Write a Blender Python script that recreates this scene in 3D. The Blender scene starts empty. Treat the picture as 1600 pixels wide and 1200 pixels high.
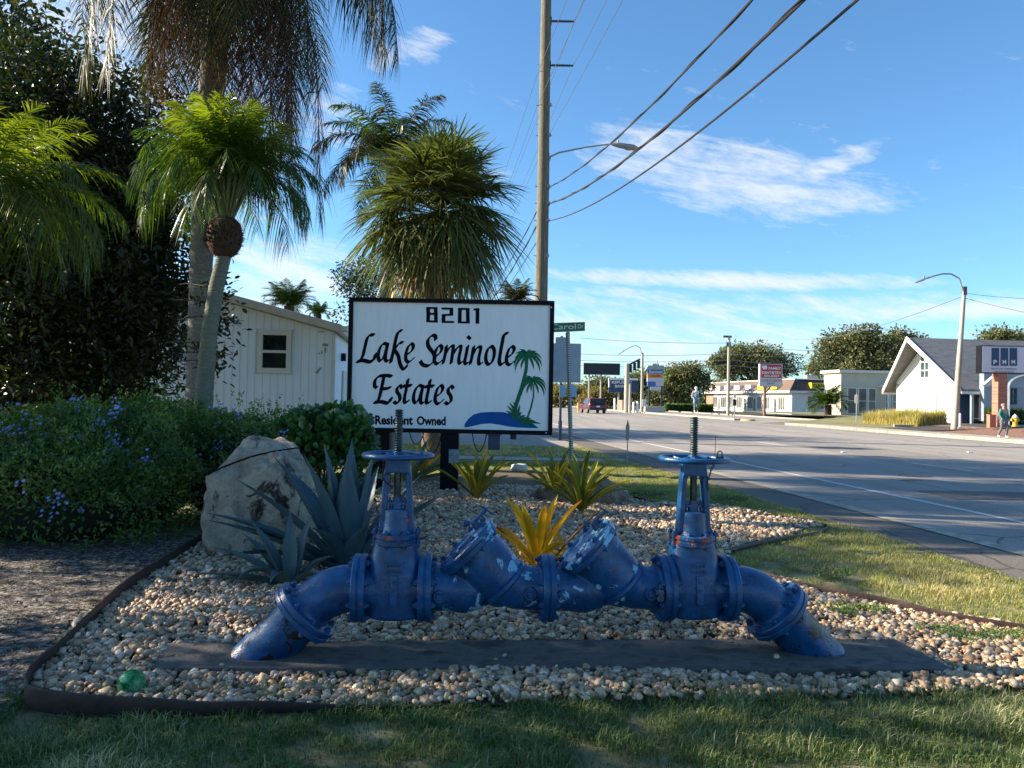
import bpy, bmesh, math, random
import numpy as np
from mathutils import Vector, Matrix, noise as mnoise
PI = math.pi
rnd = random.Random(7)
RG = np.random.default_rng(11)
scene = bpy.context.scene
COL = scene.collection

# ------------------------------------------------------------ camera
H = 1.6
ROLL = math.atan(0.0185)
PITCH = math.atan(22 / 1200)
FPX = 1200.0
_r = Vector((math.cos(ROLL), 0, math.sin(ROLL)))
_f = Vector((0, math.cos(PITCH), math.sin(PITCH)))
_r = (_r - _f * _r.dot(_f)).normalized()
_u = _r.cross(_f).normalized()
cam_d = bpy.data.cameras.new('camera')
cam = bpy.data.objects.new('camera', cam_d)
COL.objects.link(cam)
cam_d.sensor_width = 36
cam_d.lens = 36 * FPX / 1600
cam_d.clip_start = 0.05
cam_d.clip_end = 3000
cam.matrix_world = Matrix(((_r.x, _u.x, -_f.x, 0), (_r.y, _u.y, -_f.y, 0), (_r.z, _u.z, -_f.z, H), (0, 0, 0, 1)))
scene.camera = cam


def ray(px, py):
    return _f + _r * ((px - 800) / FPX) + _u * ((600 - py) / FPX)


def P(px, py, Y):
    d = ray(px, py)
    return Vector((0, 0, H)) + d * (Y / d.y)


def G(px, py, z=0.0):
    d = ray(px, py)
    return Vector((0, 0, H)) + d * ((z - H) / d.z)


# road frame: t across (to the right), s = world Y
RK = 0.115


def RD(t, s, z=0.0):
    return Vector((t - RK * s, s, z))


# ------------------------------------------------------------ tagging
def tag(o, label=None, cat=None, group=None, kind=None):
    if label: o['label'] = label
    if cat: o['category'] = cat
    if group: o['group'] = group
    if kind: o['kind'] = kind
    return o


def empty(name, loc=(0, 0, 0), label=None, cat=None, group=None):
    o = bpy.data.objects.new(name, None)
    COL.objects.link(o)
    o.location = loc
    o.empty_display_size = 0.1
    return tag(o, label, cat, group)


def wloc(o):
    v = Vector((0, 0, 0))
    while o is not None:
        v += Vector(o.location)
        o = o.parent
    return v


def kids(o):
    return [c for c in COL.objects if c.parent == o]


_children = {}


def link(name, me, mat, parent=None, loc=None):
    if mat is not None and len(me.materials) == 0:
        me.materials.append(mat)
    o = bpy.data.objects.new(name, me)
    COL.objects.link(o)
    if parent is not None:
        o.parent = parent
        _children.setdefault(parent.name, []).append(o)
    if loc is not None:
        o.location = loc
    return o


def copy_tree(o, parent=None):
    c = o.copy()
    COL.objects.link(c)
    if parent is not None:
        c.parent = parent
        _children.setdefault(parent.name, []).append(c)
    for ch in _children.get(o.name, []):
        copy_tree(ch, c)
    return c


# ------------------------------------------------------------ mesh collector
class MB:
    def __init__(s, M=None):
        s.v = []; s.f = []; s.M = M

    def add(s, vs, fs):
        b = len(s.v)
        if s.M is not None:
            vs = [s.M @ Vector(q) for q in vs]
        s.v += [Vector(q) for q in vs]
        s.f += [tuple(b + i for i in q) for q in fs]

    def box(s, c, size, R=None):
        c = Vector(c); hx, hy, hz = size[0] / 2, size[1] / 2, size[2] / 2
        vs = [Vector((x, y, z)) for x in (-hx, hx) for y in (-hy, hy) for z in (-hz, hz)]
        if R is not None: vs = [R @ q for q in vs]
        s.add([c + q for q in vs], [(0, 1, 3, 2), (4, 6, 7, 5), (0, 4, 5, 1), (2, 3, 7, 6), (0, 2, 6, 4), (1, 5, 7, 3)])
        return s

    def tube(s, pts, radii, n=10, cap=True, squash=1.0):
        pts = [Vector(q) for q in pts]
        if not hasattr(radii, '__len__'): radii = [radii] * len(pts)
        t0 = (pts[1] - pts[0]).normalized()
        a = Vector((0, 0, 1)) if abs(t0.z) < .9 else Vector((1, 0, 0))
        x = t0.cross(a).normalized()
        vs = []
        for i, q in enumerate(pts):
            if i == 0: t = t0
            elif i == len(pts) - 1: t = (pts[i] - pts[i - 1]).normalized()
            else: t = ((pts[i + 1] - pts[i]).normalized() + (pts[i] - pts[i - 1]).normalized()).normalized()
            x = (x - t * x.dot(t)).normalized()
            y = t.cross(x)
            for k in range(n):
                an = 2 * PI * k / n
                vs.append(q + x * math.cos(an) * radii[i] + y * math.sin(an) * radii[i] * squash)
        fs = []
        for i in range(len(pts) - 1):
            for k in range(n):
                k2 = (k + 1) % n
                fs.append((i * n + k, i * n + k2, (i + 1) * n + k2, (i + 1) * n + k))
        if cap:
            fs.append(tuple(range(n))[::-1])
            fs.append(tuple((len(pts) - 1) * n + k for k in range(n)))
        s.add(vs, fs)
        return s

    def cyl(s, p0, p1, r0, r1=None, n=20):
        return s.tube([p0, p1], [r0, r0 if r1 is None else r1], n)

    def lathe(s, p0, ax, prof, n=28, sx=1.0):
        """profile of (h, r) along axis ax from p0"""
        p0 = Vector(p0); ax = Vector(ax).normalized()
        a = Vector((0, 0, 1)) if abs(ax.z) < .9 else Vector((1, 0, 0))
        x = ax.cross(a).normalized(); y = ax.cross(x)
        vs = []
        for h, r in prof:
            for k in range(n):
                an = 2 * PI * (k + .5) / n
                vs.append(p0 + ax * h + x * (math.cos(an) * r) + y * (math.sin(an) * r * sx))
        fs = []
        for i in range(len(prof) - 1):
            for k in range(n):
                k2 = (k + 1) % n
                fs.append((i * n + k, (i + 1) * n + k, (i + 1) * n + k2, i * n + k2))
        fs.append(tuple(range(n)))
        fs.append(tuple((len(prof) - 1) * n + k for k in range(n))[::-1])
        s.add(vs, fs)
        return s

    def prism(s, pts, d):
        """planar polygon pts extruded by vector d"""
        n = len(pts); pts = [Vector(q) for q in pts]; d = Vector(d)
        s.add(pts + [q + d for q in pts], [tuple(range(n))[::-1], tuple(range(n, 2 * n))] + [(i, (i + 1) % n, n + (i + 1) % n, n + i) for i in range(n)])
        return s

    def ball(s, c, r, sc=(1, 1, 1), n=12, m=8):
        c = Vector(c); vs = []; fs = []
        for j in range(m + 1):
            th = PI * j / m
            for k in range(n):
                an = 2 * PI * k / n
                vs.append(c + Vector((math.sin(th) * math.cos(an) * r * sc[0], math.sin(th) * math.sin(an) * r * sc[1], math.cos(th) * r * sc[2])))
        for j in range(m):
            for k in range(n):
                k2 = (k + 1) % n
                fs.append((j * n + k, (j + 1) * n + k, (j + 1) * n + k2, j * n + k2))
        s.add(vs, fs)
        return s

    def sheet(s, fn, us, vs_):
        """grid of fn(u,v)"""
        n = len(vs_)
        s.add([fn(a, b) for a in us for b in vs_], [(i * n + j, (i + 1) * n + j, (i + 1) * n + j + 1, i * n + j + 1) for i in range(len(us) - 1) for j in range(n - 1)])
        return s

    def build(s, name, mat, parent=None, smooth=True, bevel=0, seg=2, remesh=0, relax=4, fixn=True, angle=38):
        o0 = wloc(parent) if parent is not None else Vector((0, 0, 0))
        me = bpy.data.meshes.new(name)
        me.from_pydata([tuple(q - o0) for q in s.v], [], s.f)
        bm = bmesh.new(); bm.from_mesh(me)
        bmesh.ops.remove_doubles(bm, verts=bm.verts, dist=1e-5)
        if fixn: bmesh.ops.recalc_face_normals(bm, faces=bm.faces)
        if bevel:
            es = [e for e in bm.edges if len(e.link_faces) == 2 and e.calc_face_angle(0) > 0.6]
            bmesh.ops.bevel(bm, geom=es, offset=bevel, segments=seg, affect='EDGES', profile=.6, clamp_overlap=True)
        bm.to_mesh(me); bm.free()
        if remesh:
            tmp = bpy.data.objects.new('tmp', me); COL.objects.link(tmp)
            m = tmp.modifiers.new('r', 'REMESH'); m.mode = 'VOXEL'; m.voxel_size = remesh
            m2 = tmp.modifiers.new('s', 'SMOOTH'); m2.iterations = relax; m2.factor = .5
            dg = bpy.context.evaluated_depsgraph_get()
            me2 = bpy.data.meshes.new_from_object(tmp.evaluated_get(dg))
            bpy.data.objects.remove(tmp)
            me = me2; me.name = name
        if smooth:
            me.shade_smooth()
            if not remesh: me.set_sharp_from_angle(angle=math.radians(angle))
        return link(name, me, mat, parent)


def npmesh(name, V, F, mat, parent=None, att=None, smooth=True):
    """V (n,3) world verts, F (m,k) faces all of k corners, att per-vertex float 'rnd'"""
    V = np.asarray(V, dtype=np.float32)
    if parent is not None:
        V = V - np.array(wloc(parent), dtype=np.float32)
    F = np.asarray(F, dtype=np.int32)
    m, k = F.shape
    me = bpy.data.meshes.new(name)
    me.vertices.add(len(V)); me.vertices.foreach_set('co', V.ravel())
    me.loops.add(m * k); me.loops.foreach_set('vertex_index', F.ravel())
    me.polygons.add(m); me.polygons.foreach_set('loop_start', np.arange(0, m * k, k, dtype=np.int32))
    me.polygons.foreach_set('loop_total', np.full(m, k, dtype=np.int32))
    me.update(calc_edges=True)
    if smooth:
        me.polygons.foreach_set('use_smooth', np.ones(m, dtype=bool))
    if att is not None:
        a = me.attributes.new('rnd', 'FLOAT', 'POINT')
        a.data.foreach_set('value', np.asarray(att, dtype=np.float32))
    return link(name, me, mat, parent)


def norm(a):
    return a / np.maximum(np.linalg.norm(a, axis=-1, keepdims=True), 1e-9)


def inpoly(x, y, poly):
    ins = np.zeros(len(x), bool); n = len(poly); j = n - 1
    for i in range(n):
        xi, yi = poly[i][0], poly[i][1]; xj, yj = poly[j][0], poly[j][1]
        c = ((yi > y) != (yj > y)) & (x < (xj - xi) * (y - yi) / (yj - yi + 1e-12) + xi)
        ins ^= c; j = i
    return ins


# ------------------------------------------------------------ materials
def newmat(name):
    m = bpy.data.materials.new(name); m.use_nodes = True
    nt = m.node_tree; nt.nodes.clear()
    out = nt.nodes.new('ShaderNodeOutputMaterial')
    b = nt.nodes.new('ShaderNodeBsdfPrincipled')
    nt.links.new(b.outputs[0], out.inputs['Surface'])
    return m, nt, b, out


def N(nt, t, **kw):
    n = nt.nodes.new(t)
    for k, v in kw.items():
        if k in n.inputs: n.inputs[k].default_value = v
        else: setattr(n, k, v)
    return n


def L(nt, a, b): nt.links.new(a, b)


def rgba(c): return (c[0], c[1], c[2], 1)


def ramp(nt, src, stops):
    r = nt.nodes.new('ShaderNodeValToRGB')
    e = r.color_ramp.elements
    while len(e) < len(stops): e.new(.5)
    for i, (p_, c) in enumerate(stops):
        e[i].position = p_
        e[i].color = rgba(c) if hasattr(c, '__len__') else (c, c, c, 1)
    L(nt, src, r.inputs[0])
    return r


def coords(nt, stretch=None, kind='Object'):
    tc = nt.nodes.new('ShaderNodeTexCoord')
    if stretch is None: return tc.outputs[kind]
    mp = nt.nodes.new('ShaderNodeMapping'); mp.inputs['Scale'].default_value = stretch
    L(nt, tc.outputs[kind], mp.inputs[0])
    return mp.outputs[0]


def mixc(nt, fac, a, b):
    m = nt.nodes.new('ShaderNodeMix'); m.data_type = 'RGBA'
    if hasattr(fac, 'node'): L(nt, fac, m.inputs[0])
    else: m.inputs[0].default_value = fac
    for v, i in ((a, 6), (b, 7)):
        if hasattr(v, 'node'): L(nt, v, m.inputs[i])
        else: m.inputs[i].default_value = rgba(v)
    return m.outputs[2]


def bumpn(nt, b, src, strength, dist=.01):
    n = nt.nodes.new('ShaderNodeBump'); n.inputs['Strength'].default_value = strength
    n.inputs['Distance'].default_value = dist
    L(nt, src, n.inputs['Height']); L(nt, n.outputs[0], b.inputs['Normal'])
    return n


def mat(name, c1, c2=None, scale=4., rough=.6, metal=0., bump=0., bscale=None, stretch=None, lo=.35, hi=.65, spec=.5, dist=.01, detail=6, c3=None):
    m, nt, b, out = newmat(name)
    b.inputs['Roughness'].default_value = rough
    b.inputs['Metallic'].default_value = metal
    b.inputs['Specular IOR Level'].default_value = spec
    co = coords(nt, stretch)
    if c2 is None: c2 = tuple(x * .8 for x in c1)
    nz = N(nt, 'ShaderNodeTexNoise', Scale=scale, Detail=float(detail), Roughness=.62)
    L(nt, co, nz.inputs['Vector'])
    st = [(lo, c1), (hi, c2)]
    if c3: st = [(lo, c1), ((lo + hi) / 2, c2), (hi, c3)]
    r = ramp(nt, nz.outputs[0], st)
    L(nt, r.outputs[0], b.inputs['Base Color'])
    if bump:
        n2 = N(nt, 'ShaderNodeTexNoise', Scale=bscale or scale * 6, Detail=5.)
        L(nt, co, n2.inputs['Vector'])
        bumpn(nt, b, n2.outputs[0], bump, dist)
    return m


def leafmat(name, c1, c2, trans=.35, rough=.45, tc=None, spec=.4, c3=None):
    m, nt, b, out = newmat(name)
    b.inputs['Roughness'].default_value = rough
    b.inputs['Specular IOR Level'].default_value = spec
    a = nt.nodes.new('ShaderNodeAttribute'); a.attribute_name = 'rnd'
    r = ramp(nt, a.outputs['Fac'], [(0, c1), (1, c2)] if c3 is None else [(0, c1), (.6, c2), (1, c3)])
    L(nt, r.outputs[0], b.inputs['Base Color'])
    t = nt.nodes.new('ShaderNodeBsdfTranslucent')
    k = tc or (1.6, 1.9, .8)
    mm = nt.nodes.new('ShaderNodeMix'); mm.data_type = 'RGBA'; mm.blend_type = 'MULTIPLY'; mm.inputs[0].default_value = 1
    L(nt, r.outputs[0], mm.inputs[6]); mm.inputs[7].default_value = rgba(k)
    L(nt, mm.outputs[2], t.inputs[0])
    ms = nt.nodes.new('ShaderNodeMixShader'); ms.inputs[0].default_value = trans
    L(nt, b.outputs[0], ms.inputs[1]); L(nt, t.outputs[0], ms.inputs[2])
    L(nt, ms.outputs[0], out.inputs[0])
    return m


def blue_paint(name, peel=.0, rust=0., black=0., base=(.0006, .035, .115), base2=(.0015, .076, .225)):
    m, nt, b, out = newmat(name)
    co = coords(nt)
    n1 = N(nt, 'ShaderNodeTexNoise', Scale=7., Detail=6., Roughness=.65); L(nt, co, n1.inputs['Vector'])
    r1 = ramp(nt, n1.outputs[0], [(.35, base), (.65, base2)])
    col = r1.outputs[0]
    # dusty, chalky film on upward faces
    geo = nt.nodes.new('ShaderNodeNewGeometry'); sx = nt.nodes.new('ShaderNodeSeparateXYZ'); L(nt, geo.outputs['Normal'], sx.inputs[0])
    n0 = N(nt, 'ShaderNodeTexNoise', Scale=22., Detail=5.); L(nt, co, n0.inputs['Vector'])
    mu = N(nt, 'ShaderNodeMath', operation='MULTIPLY'); L(nt, sx.outputs[2], mu.inputs[0]); L(nt, n0.outputs[0], mu.inputs[1])
    rd = ramp(nt, mu.outputs[0], [(.22, 0.), (.66, .34)])
    col = mixc(nt, rd.outputs[0], col, (.08, .20, .33))
    rr = None
    masks = []
    def patch(col, thr, c, sc, seed, soft=.012):
        mp = nt.nodes.new('ShaderNodeMapping'); mp.inputs['Location'].default_value = (seed, seed * .7, -seed); L(nt, co, mp.inputs[0])
        nz = N(nt, 'ShaderNodeTexNoise', Scale=sc, Detail=7., Roughness=.58, Distortion=.5); L(nt, mp.outputs[0], nz.inputs['Vector'])
        rp = ramp(nt, nz.outputs[0], [(thr, 0.), (thr + soft, 1.)])
        masks.append(rp.outputs[0])
        return mixc(nt, rp.outputs[0], col, c)
    if peel: col = patch(col, peel, (.20, .42, .60), 5.5, 3.1)
    if rust: col = patch(col, rust, (.33, .060, .020), 9., 9.7, .03)
    if black: col = patch(col, black, (.010, .012, .016), 9., 5.3)
    # fine chips
    col = patch(col, .70, (.10, .17, .25), 38., 1.2)
    # grime running down and settling in patches
    mpg = nt.nodes.new('ShaderNodeMapping'); mpg.inputs['Scale'].default_value = (9, 9, 1.6); L(nt, co, mpg.inputs[0])
    ng = N(nt, 'ShaderNodeTexNoise', Scale=1.4, Detail=8., Roughness=.7); L(nt, mpg.outputs[0], ng.inputs['Vector'])
    rg_ = ramp(nt, ng.outputs[0], [(.52, 0.), (.72, .6)])
    col = mixc(nt, rg_.outputs[0], col, (.006, .014, .030))
    ns_ = N(nt, 'ShaderNodeTexNoise', Scale=90., Detail=3.); L(nt, co, ns_.inputs['Vector'])
    rs_ = ramp(nt, ns_.outputs[0], [(.62, 0.), (.68, .8)])
    col = mixc(nt, rs_.outputs[0], col, (.02, .022, .028))
    L(nt, col, b.inputs['Base Color'])
    rr = ramp(nt, n0.outputs[0], [(.3, .24), (.7, .50)])
    L(nt, rr.outputs[0], b.inputs['Roughness'])
    n2 = N(nt, 'ShaderNodeTexNoise', Scale=60., Detail=5.); L(nt, co, n2.inputs['Vector'])
    h = n2.outputs[0]
    ad = N(nt, 'ShaderNodeMath', operation='SUBTRACT'); L(nt, h, ad.inputs[0]); L(nt, masks[0], ad.inputs[1])
    bumpn(nt, b, ad.outputs[0], .6, .004)
    return m
# ------------------------------------------------------------ world, sun
SUN_EL = math.radians(25.5)
sun_az = Vector((-.985, .17, 0)).normalized()
sd = bpy.data.lights.new('sun', 'SUN'); sd.energy = 5.0; sd.angle = math.radians(.55); sd.color = (1, .87, .68)
so = bpy.data.objects.new('sun', sd); COL.objects.link(so)
to_sun = Vector((sun_az.x * math.cos(SUN_EL), sun_az.y * math.cos(SUN_EL), math.sin(SUN_EL)))
so.rotation_euler = (-to_sun).to_track_quat('-Z', 'Y').to_euler()
w = bpy.data.worlds.new('World'); scene.world = w; w.use_nodes = True
nt = w.node_tree; nt.nodes.clear()
wo = nt.nodes.new('ShaderNodeOutputWorld'); bg = nt.nodes.new('ShaderNodeBackground'); bg.inputs[1].default_value = .066
sky = nt.nodes.new('ShaderNodeTexSky'); sky.sky_type = 'NISHITA'; sky.sun_disc = False
sky.sun_elevation = SUN_EL; sky.sun_rotation = math.atan2(to_sun.x, to_sun.y)
sky.air_density = 1.0; sky.dust_density = .35; sky.ozone_density = 1.8; sky.altitude = 0
tc = nt.nodes.new('ShaderNodeTexCoord'); sp = nt.nodes.new('ShaderNodeSeparateXYZ'); L(nt, tc.outputs['Generated'], sp.inputs[0])
def M_(op, a, b=None):
    n = nt.nodes.new('ShaderNodeMath'); n.operation = op
    for i, v in enumerate((a, b)):
        if v is None: continue
        if hasattr(v, 'node'): L(nt, v, n.inputs[i])
        else: n.inputs[i].default_value = v
    return n.outputs[0]
az = M_('ARCTAN2', sp.outputs[0], sp.outputs[1]); el = M_('ARCSINE', sp.outputs[2])
def cxy(kx, ky, ox=0., tilt=0.):
    c = nt.nodes.new('ShaderNodeCombineXYZ')
    L(nt, M_('ADD', M_('MULTIPLY', az, kx), ox), c.inputs[0])
    L(nt, M_('MULTIPLY', M_('ADD', el, M_('MULTIPLY', az, tilt)), ky), c.inputs[1])
    return c.outputs[0]
def ang(px, py):
    d = ray(px, py).normalized(); return math.atan2(d.x, d.y), math.asin(d.z)
def mask(px, py, rx, ry, tilt=0., pw=1.):
    a0, e0 = ang(px, py)
    da = M_('SUBTRACT', az, a0); de = M_('SUBTRACT', M_('SUBTRACT', el, e0), M_('MULTIPLY', da, tilt))
    q = M_('ADD', M_('POWER', M_('ABSOLUTE', M_('DIVIDE', da, rx)), 2.), M_('POWER', M_('ABSOLUTE', M_('DIVIDE', de, ry)), 2.))
    return M_('MULTIPLY', M_('MAXIMUM', M_('SUBTRACT', 1., q), 0.), pw)
tot = None
for (px, py, rx, ry, tl, pw) in [(1160, 280, .19, .062, -.2, .92), (1030, 240, .12, .05, -.1, .95), (1290, 262, .08, .02, .3, 1.), (1240, 308, .17, .025, -.12, .92),
                                 (1120, 438, .30, .016, -.045, 1.1), (1000, 458, .12, .012, -.06, .8), (1120, 485, .35, .03, -.05, .6), (960, 540, .5, .065, .0, .85), (1250, 480, .4, .02, 0., .7),
                                 (1500, 485, .2, .018, 0., 1.), (650, 75, .06, .025, .2, .9), (603, 88, .03, .02, .2, .9), (160, 150, .3, .3, 0., .9), (520, 180, .08, .05, 0., .6), (470, 430, .14, .06, -.05, .95),
                                 (400, 480, .15, .05, 0., .9), (760, 268, .06, .015, 0., .6), (830, 470, .2, .02, 0., .6)]:
    k = mask(px, py, rx, ry, tl, pw); tot = k if tot is None else M_('MAXIMUM', tot, k)
n1 = N(nt, 'ShaderNodeTexNoise', Scale=1., Detail=10., Roughness=.66, Distortion=.9); L(nt, cxy(6., 34., 3.3, .22), n1.inputs['Vector'])
n2 = N(nt, 'ShaderNodeTexNoise', Scale=1., Detail=8., Roughness=.68, Distortion=.3); L(nt, cxy(30., 75., 8.1, .25), n2.inputs['Vector'])
nn = M_('ADD', M_('MULTIPLY', n1.outputs[0], .62), M_('MULTIPLY', n2.outputs[0], .38))
cl = M_('SUBTRACT', M_('ADD', M_('MULTIPLY', tot, .42), M_('MULTIPLY', nn, 1.35)), .80)
cr = ramp(nt, cl, [(0., 0.), (.12, .22), (.26, .55), (.42, .88)])
hs = nt.nodes.new('ShaderNodeMix'); hs.data_type = 'RGBA'; hs.blend_type = 'MULTIPLY'; hs.inputs[0].default_value = 1
L(nt, sky.outputs[0], hs.inputs[6]); hs.inputs[7].default_value = (.68, 1.03, 1.27, 1)
mixw = nt.nodes.new('ShaderNodeMix'); mixw.data_type = 'RGBA'
L(nt, cr.outputs[0], mixw.inputs[0]); L(nt, hs.outputs[2], mixw.inputs[6]); mixw.inputs[7].default_value = (5.4, 5.55, 5.7, 1)
L(nt, mixw.outputs[2], bg.inputs[0]); L(nt, bg.outputs[0], wo.inputs[0])
vs = scene.view_settings
vs.view_transform = 'Standard'; vs.look = 'None'; vs.exposure = 1.5; vs.gamma = 1
scene.cycles.use_denoising = True
try: scene.cycles.denoiser = 'OPENIMAGEDENOISE'
except Exception: pass
scene.cycles.max_bounces = 8; scene.cycles.diffuse_bounces = 4; scene.cycles.glossy_bounces = 3; scene.cycles.transmission_bounces = 6
scene.cycles.sample_clamp_indirect = 6

# ------------------------------------------------------------ ground and roads
M_soil = mat('dry_turf_soil', (.22, .18, .085), (.13, .125, .05), 2.2, .95, bump=.5, bscale=60, c3=(.32, .26, .13))
M_sand = mat('sandy_litter', (.040, .028, .020), (.085, .066, .050), 17, .95, bump=.9, bscale=45, lo=.42, hi=.58, c3=(.26, .24, .215), dist=.03)
M_bedbase = mat('bed_soil', (.12, .085, .05), (.07, .05, .03), 9, .95, bump=.6, bscale=60)
def asphalt(name, a, b_, crack=.5):
    m, nt, b, out = newmat(name)
    co = coords(nt)
    n1 = N(nt, 'ShaderNodeTexNoise', Scale=.35, Detail=6., Roughness=.6); L(nt, coords(nt, (3.2, .10, 1)), n1.inputs['Vector'])
    r = ramp(nt, n1.outputs[0], [(.3, a), (.7, b_)])
    n2 = N(nt, 'ShaderNodeTexNoise', Scale=45., Detail=4.); L(nt, co, n2.inputs['Vector'])
    r2 = ramp(nt, n2.outputs[0], [(.3, .70), (.7, 1.25)])
    mm = nt.nodes.new('ShaderNodeMix'); mm.data_type = 'RGBA'; mm.blend_type = 'MULTIPLY'; mm.inputs[0].default_value = 1
    L(nt, r.outputs[0], mm.inputs[6]); L(nt, r2.outputs[0], mm.inputs[7])
    # tyre polished lanes and seams
    v = N(nt, 'ShaderNodeTexVoronoi', Scale=.55, feature='DISTANCE_TO_EDGE'); 
    nd = N(nt, 'ShaderNodeTexNoise', Scale=1.3, Detail=5.); L(nt, co, nd.inputs['Vector'])
    ad = nt.nodes.new('ShaderNodeMix'); ad.data_type = 'RGBA'; ad.inputs[0].default_value = .25
    L(nt, co, ad.inputs[6]); L(nt, nd.outputs[1], ad.inputs[7]); L(nt, ad.outputs[2], v.inputs['Vector'])
    rc = ramp(nt, v.outputs[0], [(0., .35), (.013, 1.)])
    nf = N(nt, 'ShaderNodeTexNoise', Scale=.3); L(nt, co, nf.inputs['Vector'])
    rf = ramp(nt, nf.outputs[0], [(.46, 0.), (.56, crack + .3)])
    m2 = nt.nodes.new('ShaderNodeMix'); m2.data_type = 'RGBA'; m2.blend_type = 'MULTIPLY'
    L(nt, rf.outputs[0], m2.inputs[0]); L(nt, mm.outputs[2], m2.inputs[6]); L(nt, rc.outputs[0], m2.inputs[7])
    L(nt, m2.outputs[2], b.inputs['Base Color'])
    b.inputs['Roughness'].default_value = .85; b.inputs['Specular IOR Level'].default_value = .25
    bumpn(nt, b, n2.outputs[0], .4, .006)
    return m
M_road = asphalt('road_asphalt', (.35, .315, .28), (.235, .21, .19), .95)
M_shoulder = asphalt('shoulder_asphalt', (.17, .15, .13), (.13, .115, .10), .9)
M_lot = asphalt('parking_asphalt', (.075, .073, .07), (.055, .054, .052))
M_conc = mat('kerb_concrete', (.40, .36, .29), (.28, .25, .20), 2.5, .9, bump=.3, bscale=40, c3=(.46, .42, .34))
M_paint = mat('road_paint', (.62, .61, .57), (.40, .385, .35), 9, .8, lo=.45, hi=.72)
M_mulch = mat('red_mulch', (.16, .065, .045), (.26, .14, .10), 5, .95, bump=.8, bscale=14, c3=(.10, .045, .03), dist=.05)
M_farturf = mat('far_turf', (.13, .14, .05), (.20, .17, .075), 1.2, .95, bump=.5, bscale=20)

def flat(name, pts, m, z=0.0, kind='structure'):
    me = bpy.data.meshes.new(name)
    me.from_pydata([(q[0], q[1], z) for q in pts], [], [tuple(range(len(pts)))])
    o = link(name, me, m); return tag(o, kind=kind)
g = MB(); g.sheet(lambda a, b_: Vector((a, b_, -.012)), [-900, -60, 0, 60, 900], [-200, -20, 0, 20, 60, 200, 1500])
tag(g.build('ground', M_soil), kind='structure')
flat('road', [RD(6.75, -40), RD(26.3, -40), RD(26.3, 60), RD(37, 72), RD(37, 130), RD(31, 150), RD(31, 500), RD(6.75, 500)], M_road, 0.0)
flat('road_shoulder', [RD(5.55, -40), RD(6.5, -40), RD(6.5, 500), RD(5.6, 500), RD(5.6, 40), RD(5.62, 14), RD(5.58, 9)], M_shoulder, -.004)
flat('side_street', [(-80, 27), RD(5.45, 26), RD(5.45, 34.5), (-80, 34.5)], M_road, -.002)
flat('gutter', [RD(6.51, -40), RD(6.74, -40), RD(6.74, 500), RD(6.51, 500)], M_conc, .003)
mk = MB()
def stripe(t0, t1, s0, s1, z=.006):
    mk.add([RD(t0, s0, z), RD(t1, s0, z), RD(t1, s1, z), RD(t0, s1, z)], [(0, 1, 2, 3)])
stripe(8.30, 8.44, -40, 300)
for i in range(-3, 24): stripe(13.54, 13.66, 9.5 * i, 9.5 * i + 2.7)
for i in range(-3, 24): stripe(20.9, 21.02, 9.5 * i + 5, 9.5 * i + 7.7)
tag(mk.build('lane_markings', M_paint, smooth=False, fixn=False), kind='structure')
pv = MB(); f0 = G(760, 712); f1 = G(935, 716)
pv.add([Vector((-8, 19.7, .004)), Vector((2.9, 19.9, .004)), Vector((3.1, 20.9, .004)), Vector((-8, 21.0, .004))], [(0, 1, 2, 3)])
tag(pv.build('footpath', M_conc, smooth=False, fixn=False), kind='structure')

def hgt(t, s):
    def ss(a, b_, x):
        x = min(1, max(0, (x - a) / (b_ - a))); return x * x * (3 - 2 * x)
    return .14 + .36 * ss(29.5, 34, t)
us = [26.6, 27.2, 28.7, 29.5, 30.5, 31.5, 32.5, 34, 37, 45, 60, 90]; vs_ = [-40, 0, 20, 30, 34, 36, 37, 38, 39, 40, 41, 42, 43, 45, 50, 56, 62, 70, 84, 100]
fl = MB(); fl.sheet(lambda t, s: RD(t, s, hgt(t, s)), us, [q for q in vs_ if q <= 56])
tag(fl.build('roadside_bank', M_mulch, fixn=False), kind='structure')
fl = MB(); fl.sheet(lambda t, s: RD(t, s, hgt(t, s) - .002), [38, 40, 45, 60, 90], [56, 62, 70, 84, 100])
fl.sheet(lambda t, s: RD(max(t, 27.2 + (s - 56) * .9) , s, hgt(t, s) - .002), [27.2, 29.5, 31.5, 34, 38], [56, 58, 60, 64, 68])
tag(fl.build('roadside_verge', M_farturf, fixn=False), kind='structure')
def overlay(name, t0, t1, s0, s1, m, dz, nt_=6, ns_=10):
    o = MB(); o.sheet(lambda t, s: RD(t, s, hgt(t, s) + dz), list(np.linspace(t0, t1, nt_)), list(np.linspace(s0, s1, ns_)))
    return tag(o.build(name, m, fixn=False), kind='structure')
overlay('far_pavement', 26.75, 28.6, -40, 56, M_conc, .008, 3, 40)
overlay('driveway', 28.7, 60, 44.2, 48.5, M_lot, .015, 14, 6)
overlay('verge_grass', 28.7, 34, 48.6, 62, M_farturf, .012, 8, 8)
overlay('parking_lot', 36, 80, 52, 56, M_lot, .02, 8, 5)
flat('shop_forecourt', [RD(37.2, 72), RD(90, 72), RD(90, 180), RD(37.2, 180)], M_lot, .01)
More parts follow.
